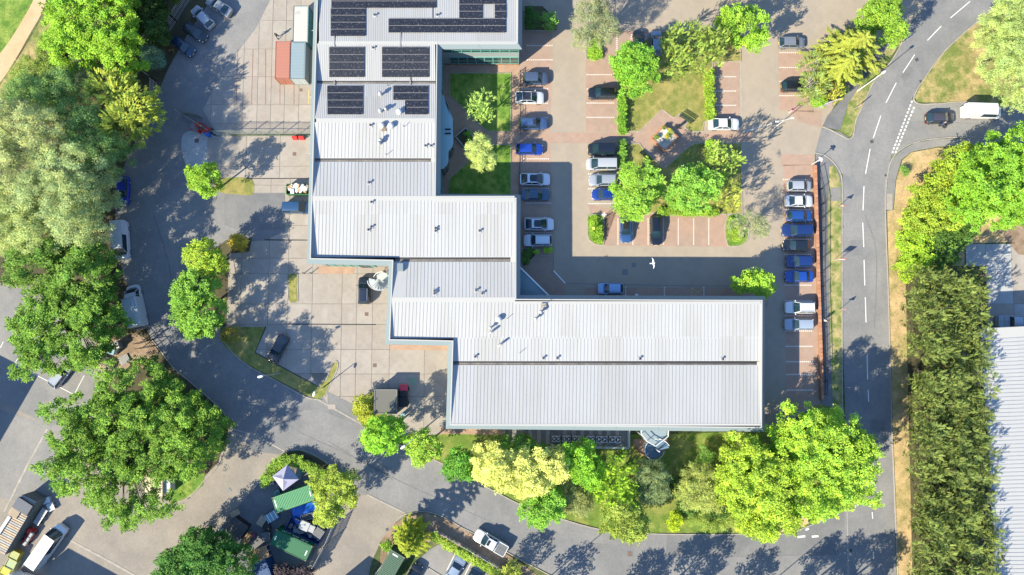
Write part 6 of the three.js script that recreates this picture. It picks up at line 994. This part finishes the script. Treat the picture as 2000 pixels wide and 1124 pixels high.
// ---------- fences, walls, gates ----------
function fence(label, pts, h, o = {}) {
  const run = typeof pts[0] === 'number' ? plan(pts) : pts, f = thing('fence', label, 'fence', run[0].clone().setY(0.03)), loc = (p) => p.clone().sub(run[0]).setY(0);
  for (let i = 0; i + 1 < run.length; i++) { const a = loc(run[i]), b = loc(run[i + 1]);
    for (const p of along([a, b], o.step ?? 2.6)) part('post', bx(0.09, h + 0.08, 0.09, p.x, 0, p.z), o.mat ?? MT.darkGrey, f);
    part('rail', [0.12, 0.5, 0.94].slice(o.two ? 1 : 0).map((k) => beam(a.clone().setY(h * k), b.clone().setY(h * k), 0.05, 0.05)), o.mat ?? MT.darkGrey, f);
    const gs = along([a, b], o.pale ?? 0.16).map((p) => bx(o.pw ?? 0.035, h, o.pw ?? 0.035, p.x, 0.02, p.z)); stuff(part('pales', gs, o.mat ?? MT.darkGrey, f)); }
  return f;
}
fence('grey palisade fence along the wood beside the four parked cars', [384, -20, 345, 42, 316, 88], 2.5, { mat: MT.galv, pale: 0.26, pw: 0.07 });
fence('short palisade fence by the dark gap under the yellow-green tree', [290, 148, 306, 160, 306, 186], 2.3, { mat: MT.galv, pale: 0.26, pw: 0.07 });
fence('tall mesh fence across the yard to the west wall', [421, 265, 612, 266], 2.6, { mat: std([0.2, 0.24, 0.21], 0.6), pale: 0.22, pw: 0.022, step: 2.7 });
fence('mesh gate leaf standing open toward the estate road', [421, 265, 357, 225], 2.6, { mat: std([0.25, 0.29, 0.27], 0.6), pale: 0.22, pw: 0.022, step: 5 });
fence('second gate leaf folded back by the red forklift', [357, 225, 396, 232], 2.4, { mat: std([0.12, 0.15, 0.14], 0.6), pale: 0.16, pw: 0.04, step: 3 });
fence('black railing between the brick wall and the footpath', [1592, 335, 1600, 372, 1604, 400, 1603, 560, 1609, 770], 1.5, { mat: MT.black, pale: 0.3, pw: 0.02, step: 2.2 });
fence('pale palisade fence beside the lorry yard', [655, 1024, 640, 1060, 618, 1100], 2.4, { mat: MT.galv, pale: 0.25, pw: 0.06 });
fence('thin white railing beside the olive green container', [765, 1068, 755, 1092, 735, 1118], 1.5, { mat: MT.galv, pale: 0.5, pw: 0.03 });
fence('low black site fence in the clearing by the oaks', [273, 640, 290, 663, 308, 690], 1.8, { mat: MT.black, pale: 0.4, pw: 0.03 });
fence('wire fence behind the long clipped hedge', [850, 1032, 930, 1078, 1010, 1125], 1.6, { mat: MT.galv, pale: 0.6, pw: 0.02 });
fence('low black rail between courtyard and parked cars', [1016, 140, 1016, 262], 0.8, { mat: MT.black, pale: 1.2, pw: 0.03, step: 1.8 });
fence('low black rail between lawn and shaded cars', [1015, 300, 1015, 380], 0.8, { mat: MT.black, pale: 1.2, pw: 0.03, step: 1.8 });
{ const w = thing('brick_wall', 'low brick wall at the head of the long car row', 'wall', V(0, 0, 0)), run = along(plan([1589, 325, 1596, 560, 1603, 780]), 0.66), bm = [std([0.36, 0.17, 0.1], 0.9), std([0.4, 0.2, 0.125], 0.9), std([0.33, 0.15, 0.09], 0.9)];
  for (let i = 0; i + 1 < run.length; i++) part('coping_brick', beam(run[i].clone().setY(0.78), run[i].clone().lerp(run[i + 1], 0.94).setY(0.78), 0.42, 0.12), bm[i % 3], w);
  for (let i = 0; i + 1 < run.length; i += 6) part('wall', beam(run[i].clone().setY(0.36), run[Math.min(i + 6, run.length - 1)].clone().setY(0.36), 0.3, 0.72), MT.wallBrick, w); 
  for (let i = 0; i + 1 < run.length; i += 4) part('railing_stay', beam(run[i].clone().setY(0.85), run[i].clone().add(V(0.75, 0.75, -0.05)), 0.05, 0.05), MT.black, w); }
{ const ed = [[1573, 1], [1608, -1]]; }
{ // open steel gate frames in the clearing
  const g = thing('steel_gate', 'black steel gate frame open beside the box van', 'gate', at(292, 665).setY(0.03)), L = (x, y) => at(x, y).sub(g.position).setY(0); const A = L(306, 676), B = L(276, 681), Cc = L(299, 664), D = L(272, 672);
  for (const [p, q] of [[A, B], [Cc, D]]) part('leaf', [beam(p.clone().setY(0.2), q.clone().setY(0.2), 0.08, 0.08), beam(p.clone().setY(1.7), q.clone().setY(1.7), 0.08, 0.08), beam(p.clone().setY(0), p.clone().setY(1.8), 0.1, 0.1), beam(q.clone().setY(0), q.clone().setY(1.8), 0.08, 0.08), beam(p.clone().setY(0.95), q.clone().setY(0.95), 0.05, 0.05)], MT.black, g); part('post', bx(0.2, 2, 0.2, Cc.x, 0, Cc.z), MT.black, g); }
// ---------- lamps, signs, furniture ----------
function lamp(label, px, py, hx, hy, h, mat = MT.galv) {   // base and head position in the photograph
  const g = thing('street_lamp', label, 'street lamp', at(px, py).setY(0.03), 0, 'street lamps'), head = at(hx, hy, h).sub(g.position), top = V(head.x * 0.15, h - 0.3, head.z * 0.15);
  part('column', [rod(V(0, 0, 0), V(0, h * 0.3, 0), 0.1, 0.09, 8), rod(V(0, h * 0.3, 0), top, 0.07, 0.05, 8)], mat, g); part('arm', rod(top, head, 0.04, 0.035), mat, g); part('lamp_head', new THREE.SphereGeometry(1, 12, 8).scale(0.45, 0.12, 0.2).rotateY(turnOf(head.x, head.z)).translate(head.x, head.y, head.z), MT.whitePaint, g); part('access_door', bx(0.12, 0.5, 0.02, 0, 0.5, 0.1), mat, g); return g;
}
lamp('white street lamp leaning out over the bend beside the golden conifer', 1675, 178, 1727, 141, 8.2, MT.whitePaint);
lamp('grey street lamp over the tree-shadowed estate road by the black saloon', 549, 729, 508, 736, 8.0);
lamp('street lamp between the two round trees on the south kerb', 822, 843, 787, 874, 8.0);
lamp('short post lamp on the tongue of grass beside the road mouth', 632, 757, 613, 770, 4.5);
{ // off-frame lamps of the south side
  for (const [x, y, l] of [[1070, 1112, 'street lamp beyond the south kerb, shadow across the road'], [1498, 1128, 'street lamp beyond the south kerb near the junction']]) { const g = thing('street_lamp', l, 'street lamp', at(x, y + 18).setY(0.03), 0, 'street lamps'); part('column', rod(V(0, 0, 0), V(0, 8, 0), 0.08, 0.05, 8), MT.galv, g); part('lamp_head', new THREE.SphereGeometry(1, 10, 6).scale(0.45, 0.12, 0.2).translate(0.3, 8, 0.1), MT.whitePaint, g); } }
{ const g = thing('car_park_lamp', 'white twin-armed lamp in tree shadow near the entrance', 'lamp', at(1508, 254).setY(0.03)), p = at(1511, 243, 5).sub(g.position); part('column', rod(V(0, 0, 0), V(0, 5, 0), 0.07, 0.05), MT.whitePaint, g); for (const s of [-1, 1]) { part('arm', rod(V(0, 5, 0), V(s * 1.1, 5.05, -s * 0.25), 0.035), MT.whitePaint, g); part('lamp_head', rbx(0.5, 0.1, 0.25, 0.04, s * 1.2, 5.02, -s * 0.27), MT.whitePaint, g); } }
function sign(name, label, px, py, o) {                    // a plate on posts, facing (fx, fz)
  const g = thing(name, label, o.cat ?? 'road sign', at(px, py).setY(0.06), o.turn ?? 0, o.group), h = o.h ?? 2.2; 
  for (const x of o.posts ?? [0]) part('post', rod(V(x, 0, -0.04), V(x, h, -0.04), 0.04), MT.galv, g);
  o.plates.forEach((f) => f(g, h)); return g;
}
const triPlate = (y, s) => (g) => { const a = (k) => [V(0, y + k * 0.58, 0), V(-k * 0.5, y - k * 0.29, 0), V(k * 0.5, y - k * 0.29, 0)]; const f = (k, z) => { const t = a(k).map((p) => p.setZ(z)), b = t.map((p) => p.clone().setZ(z - 0.02)); return tri([t, [...b].reverse(), [t[0], b[0], b[1], t[1]], [t[1], b[1], b[2], t[2]], [t[2], b[2], b[0], t[0]]]); }; part('red_border', f(s, 0.02), MT.red, g); part('face', f(s * 0.62, 0.03), MT.whitePaint, g); };
const recPlate = (y, w, h, mat, z = 0.02) => (g) => part('plate', bx(w, h, 0.03, 0, y - h / 2, z), mat, g);
sign('warning_sign', 'red triangle warning sign with white plate on the entrance verge', 1667, 215, { turn: 0.5, h: 2.6, plates: [triPlate(2.2, 1.0), recPlate(1.45, 0.85, 0.6, MT.whitePaint)], group: 'road signs' });
sign('warning_sign', 'red triangle sign on the verge beside the paved crossing slab', 1634, 407, { turn: -0.25, h: 2.4, plates: [triPlate(2.0, 0.9)], group: 'road signs' });
sign('direction_sign', 'red and white rectangular sign halfway along the verge', 1633, 509, { turn: -0.1, h: 2.2, posts: [-0.4, 0.4], plates: [recPlate(2.1, 1.2, 0.75, std([0.5, 0.09, 0.08], 0.5)), recPlate(2.0, 1.0, 0.12, MT.whitePaint, 0.04), recPlate(1.72, 1.0, 0.12, MT.whitePaint, 0.04), recPlate(1.5, 1.0, 0.1, MT.whitePaint, 0.04)], group: 'road signs' });
sign('warning_sign', 'red triangle sign opposite the silver-blue estate', 1639, 606, { turn: -0.1, h: 2.3, plates: [triPlate(1.95, 0.9)], group: 'road signs' });
sign('marker_post', 'small dark-topped marker in the tree shadow on the verge', 1650, 756, { h: 1.2, plates: [recPlate(1.2, 0.5, 0.5, MT.whitePaint), recPlate(1.15, 0.3, 0.3, MT.black, 0.04)], cat: 'marker', group: 'road signs' });
sign('road_sign', 'red and white panel sign tucked under the golden conifer edge', 1748, 95, { turn: 0.6, h: 2.4, posts: [-0.4, 0.4], plates: [recPlate(2.3, 1.3, 0.9, MT.whitePaint), recPlate(2.2, 1.1, 0.22, MT.red, 0.04), recPlate(1.85, 1.1, 0.2, std([0.3, 0.04, 0.1], 0.5), 0.04), recPlate(1.3, 0.4, 0.3, MT.red, 0.04)], group: 'road signs' });
sign('estate_sign', 'large white sign board with purple lettering band at the entrance', 1609, 211, { turn: 0.32, h: 2.4, posts: [-1.0, 1.0], cat: 'sign', plates: [recPlate(2.4, 2.6, 2.0, MT.whitePaint), recPlate(2.25, 2.6, 0.5, std([0.07, 0.06, 0.2], 0.5), 0.04), recPlate(1.95, 1.4, 0.1, MT.red, 0.06), recPlate(2.15, 1.6, 0.12, MT.whitePaint, 0.06)] });
{ // lollipop sign with cross arms by the wall end
  const g = thing('flag_sign', 'white post with a pink-white cross board at the wall end', 'sign', at(1585.5, 321).setY(0.03)); const p = at(1596, 314, 2.8).sub(g.position); part('post', rod(V(0, 0, 0), V(0.1, 3.0, 0), 0.05), MT.whitePaint, g); part('cross_board', [bx(0.9, 0.06, 0.22, 0.1, 2.9, 0, 0.5), bx(0.22, 0.05, 0.9, 0.1, 2.87, 0, 0.5)], std([0.6, 0.42, 0.43], 0.6), g); part('finial', new THREE.SphereGeometry(0.32, 12, 8).scale(1, 0.35, 1).translate(0.1, 3.1, 0), MT.whitePaint, g);
  const b = thing('flag_sign', 'pink-red cross board sign beside the entrance barrier line', 'sign', at(1541, 221).setY(0.03)); part('post', rod(V(0, 0, 0), V(0, 1.6, 0), 0.05), MT.whitePaint, b); part('cross_board', [bx(0.7, 0.06, 0.2, 0, 1.6, 0, 0.2), bx(0.2, 0.05, 0.6, 0, 1.58, 0, 0.2)], std([0.6, 0.2, 0.22], 0.6), b); }
{ const c = thing('cycle_frame', 'black triangular frame lying on the grass at the junction corner', 'frame', at(1587, 1011).setY(0.08)); part('bar', [beam(V(-0.6, 0.1, 0.6), V(0.5, 0.5, -0.8), 0.09, 0.09), beam(V(0.5, 0.5, -0.8), V(0.1, 0.1, 0.5), 0.09, 0.09), beam(V(0.1, 0.1, 0.5), V(-0.6, 0.1, 0.6), 0.09, 0.09)], MT.black, c); part('foot', bx(0.2, 0.1, 0.2, -0.6, 0, 0.6), MT.black, c); }
// planter square: raised brick planter, benches, waste bin
{ const cs = [[1297.5, 243], [1325.5, 269], [1298.5, 295.5], [1272, 270]].map(([x, y]) => at(x, y, 0.7)), ctr = cs.reduce((a, p) => a.add(p), V(0, 0, 0)).multiplyScalar(0.25), g = thing('brick_planter', 'square raised brick planter with pale gravel in the middle of the plaza', 'planter', V(ctr.x, 0.03, ctr.z)), Lc = cs.map((p) => p.sub(g.position).setY(0)), bm = std([0.42, 0.2, 0.12], 0.9);
  Lc.forEach((p, i) => { const q = Lc[(i + 1) % 4], n = 12; part('wall', beam(p.clone().multiplyScalar(0.97).setY(0.3), q.clone().multiplyScalar(0.97).setY(0.3), 0.2, 0.6), MT.wallBrick, g); for (let k = 0; k < n; k++) part('coping_brick', beam(p.clone().lerp(q, k / n).multiplyScalar(0.96).setY(0.64), p.clone().lerp(q, (k + 0.93) / n).multiplyScalar(0.96).setY(0.64), 0.3, 0.08), k % 2 ? bm : std([0.38, 0.17, 0.1], 0.9), g); });
  part('gravel', slab4(Lc.map((p) => p.clone().multiplyScalar(0.92).setY(0.56)), 0.05, 2), std([0.42, 0.39, 0.34], 1), g);
  for (let i = 0; i < 9; i++) part('pebble', new THREE.IcosahedronGeometry(rr(0.1, 0.3), 0).scale(1, 0.5, 1).translate(rr(-1.1, 1.1), 0.62, rr(-1.1, 1.1)), MT.concreteGrey, g);
  const pl = (label, x, y, hex, s) => tree('plant', label, 'plant', [[x, y, s]], 1.35, 0.62, hex, { clump: 0.2, trunk: 0, y: 0.03, crown: 'foliage', lobe: 0.25 });
  pl('yellow-green plant in the brick planter beside the white boulder', 1309, 257, '#b8c23c', 5); pl('small dark tuft in the west corner of the planter', 1282, 268, '#6f9440', 3); pl('low tuft in the north corner of the planter', 1297, 250, '#5f7a4a', 3); pl('second yellow tuft by the planter east wall', 1303, 266, '#a8b030', 4);
  const w = thing('boulder', 'white boulder among the planter gravel', 'boulder', at(1303.5, 257, 0.9).setY(0.6)); part('rock', new THREE.IcosahedronGeometry(0.4, 1).scale(1, 0.8, 1.3), MT.whitePaint, w);
  const pm = thing('cordyline', 'spiky small palm at the planter east corner throwing a star shadow', 'palm', at(1309, 262, 1).setY(0.6)); part('trunk', rod(V(0, 0, 0), V(0, 0.7, 0), 0.05), MT.bark, pm); for (let i = 0; i < 14; i++) { const a = i * 2.4, e = rr(0.2, 0.9); part('leaf', leafSet(1, () => ({ p: V(0, 0.7, 0), d: V(Math.cos(a), e, Math.sin(a)).normalize(), w: 0.09, l: 0.75, up: V(0, 1, 0) })), std([0.12, 0.2, 0.06], 0.7, { side: THREE.DoubleSide }), pm); } }
const bench = (label, x, y, turn) => { const b = thing('bench', label, 'bench', at(x, y, 0.5).setY(0.03), turn, 'plaza benches'); for (let i = 0; i < 4; i++) part('seat_slat', bx(2.3, 0.04, 0.1, 0, 0.44, -0.2 + i * 0.13), std([0.03, 0.05, 0.03], 0.8), b); for (let i = 0; i < 3; i++) part('back_slat', bx(2.3, 0.11, 0.035, 0, 0.55 + i * 0.16, -0.32 - i * 0.03), std([0.03, 0.05, 0.03], 0.8), b); for (const s of [-1, 1]) { part('leg', bx(0.06, 0.44, 0.5, s * 1.0, 0, -0.02), MT.black, b); part('armrest', bx(0.06, 0.04, 0.5, s * 1.12, 0.65, -0.05), MT.black, b); } };
bench('dark slatted bench on the plaza facing the brick planter', 1340, 232, -0.585); bench('dark slatted bench in the shade of the plaza by the round tree', 1262, 305, 2.44);
{ const b = thing('litter_bin', 'black litter bin on a thin post near the plaza bench', 'litter bin', at(1327, 246, 0.8).setY(0.03)); part('drum', cyl(0.22, 0.26, 0.6, 12, 0, 0.5), MT.black, b); part('post', cyl(0.05, 0.05, 0.5, 8), MT.black, b); }
{ const p = thing('courtyard_planter', 'grey-edged square planter on the courtyard path', 'planter', at(908, 268, 0.4).setY(0.02), 0.7); for (const s of [-1, 1]) { part('wall', bx(2.4, 0.45, 0.18, 0, 0, s * 1.1), MT.concreteGrey, p); part('wall', bx(0.18, 0.45, 2.0, s * 1.1, 0, 0), MT.concreteGrey, p); } part('soil', bx(2.0, 0.3, 2.0), MT.soil, p); }
tree('plant', 'small green plants in the courtyard planter', 'plant', [[915, 262, 6], [917, 274, 5]], 1.2, 0.3, '#5f9a34', { clump: 0.3, trunk: 0, crown: 'foliage', lobe: 0.35 });
// clipped pots by the entrance
for (const [x, y, l] of [[1048.5, 492, 'small yellow-green potted shrub nearest the entrance canopy'], [1066, 489, 'middle clipped ball shrub in the entrance bed'], [1074.5, 489.5, 'clipped ball shrub at the car park edge of the entrance bed']]) tree('potted_shrub', l, 'shrub', [[x, y, 3.6]], 1.3, 0.3, '#86b42c', { clump: 0.24, lobe: 0.3, trunk: 0.05 });
tree('shrub', 'low dark planting in the shaded entrance bed', 'shrub', [[1032, 494, 9, 8], [1026, 508, 6, 10]], 0.8, 0.1, '#3f7a34', { clump: 0.32, trunk: 0 });
for (const [x, y, l] of [[594.5, 534, 'thin dark bollard nearest the west corner'], [608, 534, 'thin dark bollard beside the brick strip'], [1185, 423, 'dark bollard by the small rounded island'], [1206, 418, 'dark bollard beside the round dense tree'], [1404, 419, 'dark bollard at the east end of the low hedge']]) { const b = thing('bollard', l, 'bollard', at(x, y).setY(0.045), 0, 'bollards'); part('post', cyl(0.07, 0.06, 0.95, 10), MT.black, b); part('cap', new THREE.SphereGeometry(0.07, 10, 6).translate(0, 0.95, 0), MT.black, b); }
{ const b = thing('island_lamp', 'short lamp with pale head on the small rounded island', 'lamp', at(1157, 450).setY(0.09)); part('post', rod(V(0, 0, 0), V(0, 1.6, 0), 0.05), MT.black, b); part('lamp_head', rbx(0.4, 0.3, 0.4, 0.06, 0, 1.6, 0), std([0.5, 0.6, 0.1], 0.5), b);
  const c = thing('island_lamp', 'white-topped post at the north-east corner of the rounded island', 'lamp', at(1177, 424).setY(0.09)); part('post', rod(V(0, 0, 0), V(0, 1.8, 0), 0.05), MT.galv, c); part('lamp_head', [bx(0.7, 0.06, 0.14, 0, 1.8, 0), bx(0.14, 0.06, 0.7, 0, 1.81, 0)], MT.whitePaint, c); }
{ const b = thing('meter_box', 'small white box against the north face of the south wing', 'box', at(1244, 577, 0.6).setY(0.03)); part('box', rbx(0.45, 0.6, 0.4, 0.03), MT.whitePaint, b); part('door', bx(0.4, 0.5, 0.02, 0, 0.05, 0.2), MT.galv, b); }
// ---------- people and the gull ----------
function figure(bones, cell, R) {                      // one continuous surface over tapered bones
  const lo = V(1e9, 1e9, 1e9), hi = V(-1e9, -1e9, -1e9); bones.forEach(([a, b, ra, rb]) => { for (const [p, r] of [[a, ra], [b, rb]]) { lo.min(p.clone().subScalar(r + 0.05)); hi.max(p.clone().addScalar(r + 0.05)); } });
  const size = Math.max(hi.x - lo.x, hi.y - lo.y, hi.z - lo.z), n = Math.ceil(size / cell) + 4, ctr = lo.clone().add(hi).multiplyScalar(0.5), mc = new MarchingCubes(n, MT.black, false, false, 60000), h = size / 2 * n / (n - 4), q = V(0, 0, 0);
  for (let z = 0; z < n; z++) for (let y = 0; y < n; y++) for (let x = 0; x < n; x++) { q.set((x - n / 2) / (n / 2) * h + ctr.x, (y - n / 2) / (n / 2) * h + ctr.y, (z - n / 2) / (n / 2) * h + ctr.z); let s = 0; const k = 40;
    for (const [a, b, ra, rb] of bones) { const ab = b.clone().sub(a), t = clamp(q.clone().sub(a).dot(ab) / Math.max(1e-6, ab.lengthSq()), 0, 1), d = q.distanceTo(a.clone().addScaledVector(ab, t)) - lerp(ra, rb, t); s += Math.exp(-k * d); }
    mc.field[x + y * n + z * n * n] = Math.log(Math.max(s, 1e-9)) / k; }
  mc.isolation = 0; mc.update(); const c = mc.count, g = new THREE.BufferGeometry();
  g.setAttribute('position', new THREE.BufferAttribute(new Float32Array(mc.positionArray.slice(0, c * 3)), 3)); g.setAttribute('normal', new THREE.BufferAttribute(new Float32Array(mc.normalArray.slice(0, c * 3)), 3)); g.scale(h, h, h).translate(ctr.x, ctr.y, ctr.z); return g;
}
const SKIN = [0.42, 0.24, 0.16];
function person(label, px, py, turn, top, legs, hairC, pose) {
  const P = thing('person', label, 'person', at(px, py).setY(0.05), turn), sp = pose.stride ?? 0, hipY = 0.93, lean = pose.lean ?? 0;
  const sh = V(lean, 1.42, 0), hip = V(0, hipY, 0), B = [[V(0, hipY + 0.04, 0), V(lean * 0.6, 1.22, 0), 0.145, 0.15], [V(lean * 0.6, 1.22, 0), sh, 0.15, 0.12], [sh.clone().add(V(0, -0.02, -0.15)), sh.clone().add(V(0, -0.02, 0.15)), 0.075, 0.075], [sh, V(lean * 1.1, 1.54, 0), 0.06, 0.055], [V(lean * 1.15 + 0.01, 1.6, 0), V(lean * 1.15, 1.68, 0), 0.085, 0.095], [V(lean * 1.15 + 0.09, 1.62, 0), V(lean * 1.15 + 0.11, 1.6, 0), 0.02, 0.016]];
  const hands = [];
  for (const s of [-1, 1]) { const f = s * sp, knee = V(f * 0.5 + 0.03, 0.5, s * 0.1), ank = V(f - 0.02, 0.09, s * 0.1), el = V(lean + (pose.arm?.[0] ?? -f * 0.4), 1.14, s * 0.24), wr = V(lean + (pose.arm?.[1] ?? -f * 0.6 + 0.1), pose.arm?.[2] ?? 0.92, s * (pose.arm ? 0.18 : 0.25));
    B.push([V(0, hipY, s * 0.085), knee, 0.095, 0.06], [knee, ank, 0.06, 0.042], [ank.clone().setY(0.05), ank.clone().add(V(0.17, -0.045, 0)), 0.045, 0.04], [sh.clone().add(V(0, -0.02, s * 0.17)), el, 0.055, 0.043], [el, wr, 0.043, 0.032]);
    const d = wr.clone().sub(el).normalize(), side = V(0, 0, s), pa = wr.clone().addScaledVector(d, 0.07); hands.push(new THREE.SphereGeometry(1, 8, 6).scale(0.045, 0.05, 0.025).translate(pa.x, pa.y, pa.z)); for (let i = 0; i < 4; i++) { const o = V(0.024 - i * 0.016, 0, 0), l = [0.062, 0.074, 0.07, 0.054][i], a = pa.clone().add(o).addScaledVector(d, 0.035), b = a.clone().addScaledVector(d, l * 0.6).addScaledVector(side, -0.006), c = b.clone().addScaledVector(d, l * 0.5).addScaledVector(side, -0.02); hands.push(rod(a, b, 0.009, 0.008, 5), rod(b, c, 0.008, 0.006, 5)); } hands.push(rod(pa.clone().add(V(0.03, 0, 0)), pa.clone().add(V(0.06, 0, 0)).addScaledVector(d, 0.04), 0.01, 0.008, 5)); }
  const g = join([figure(B, 0.026), ...hands]), ps = g.attributes.position, col = new Float32Array(ps.count * 3);
  for (let i = 0; i < ps.count; i++) { const y = ps.getY(i), c = y > 1.5 ? SKIN : y > 0.96 && !(Math.abs(ps.getZ(i)) > 0.16 && y < 1.0) ? top : y > 0.78 && Math.abs(ps.getZ(i)) > 0.175 ? SKIN : y < 0.1 ? [0.03, 0.03, 0.03] : legs; col.set(c, i * 3); }
  g.setAttribute('color', new THREE.BufferAttribute(col, 3)); part('body', g, new THREE.MeshStandardMaterial({ vertexColors: true, roughness: 0.85 }), P);
  part('hair', new THREE.SphereGeometry(0.108, 14, 10, 0, 6.3, 0, 1.75).rotateZ(0.35).translate(lean * 1.15 - 0.012, 1.685, 0), std(hairC, 0.9), P);
  part('eye', [-1, 1].map((s) => new THREE.SphereGeometry(0.012, 6, 5).translate(lean * 1.15 + 0.088, 1.655, s * 0.034)), MT.black, P); part('ear', [-1, 1].map((s) => new THREE.SphereGeometry(0.025, 6, 5).scale(0.7, 1.2, 0.4).translate(lean * 1.15, 1.63, s * 0.098)), std(SKIN, 0.7), P);
  return P;
}
person('person in dark clothes walking on the concrete beside the white-roofed container', 543.5, 74.5, 1.9, [0.03, 0.035, 0.045], [0.03, 0.03, 0.04], [0.03, 0.02, 0.015], { stride: 0.25 });
person('person in navy top leaning at the open door of the charcoal car', 1834, 247, 1.2, [0.03, 0.05, 0.13], [0.03, 0.035, 0.06], [0.3, 0.24, 0.18], { lean: 0.16, arm: [0.2, 0.42, 1.15] });
person('person in pale top and dark trousers walking along the railing footpath', 1606.5, 627, 1.35, [0.5, 0.5, 0.5], [0.03, 0.03, 0.04], [0.05, 0.035, 0.025], { stride: 0.24 });
{ const p = at(1275.5, 514.5, 22), g = thing('gull', 'white gull gliding above the shaded car park lane', 'bird', p, 0.12); const w = (s) => { const r = []; for (let i = 0; i <= 6; i++) { const t = i / 6, z = s * t * 0.68, c = 0.17 * (1 - t * 0.8) + 0.02, x = 0.06 + 0.09 * Math.sin(t * 2.2) - t * t * 0.16, y = 0.09 * Math.sin(t * 2.4); r.push([V(x + c * 0.4, y, z), V(x, y + 0.018, z), V(x - c, y, z)]); } return skin(s > 0 ? r : r.reverse()); };
  const m = new THREE.MeshStandardMaterial({ color: new THREE.Color().setRGB(0.7, 0.71, 0.72), roughness: 0.8, side: THREE.DoubleSide }); part('body', figure([[V(-0.2, 0, 0), V(0.12, 0.01, 0), 0.035, 0.075], [V(0.12, 0.01, 0), V(0.24, 0.03, 0), 0.06, 0.042], [V(-0.2, 0, 0), V(-0.32, 0.005, 0), 0.035, 0.012]], 0.02), m, g); for (const s of [-1, 1]) part('wing', w(s), m, g); part('tail', slab4([V(-0.24, 0.01, -0.04), V(-0.24, 0.01, 0.04), V(-0.4, 0.01, 0.08), V(-0.4, 0.01, -0.08)], 0.01), m, g); part('beak', new THREE.ConeGeometry(0.015, 0.07, 6).rotateZ(-Math.PI / 2).translate(0.31, 0.025, 0), MT.yellowPaint, g); }
renderer.render(scene, camera);
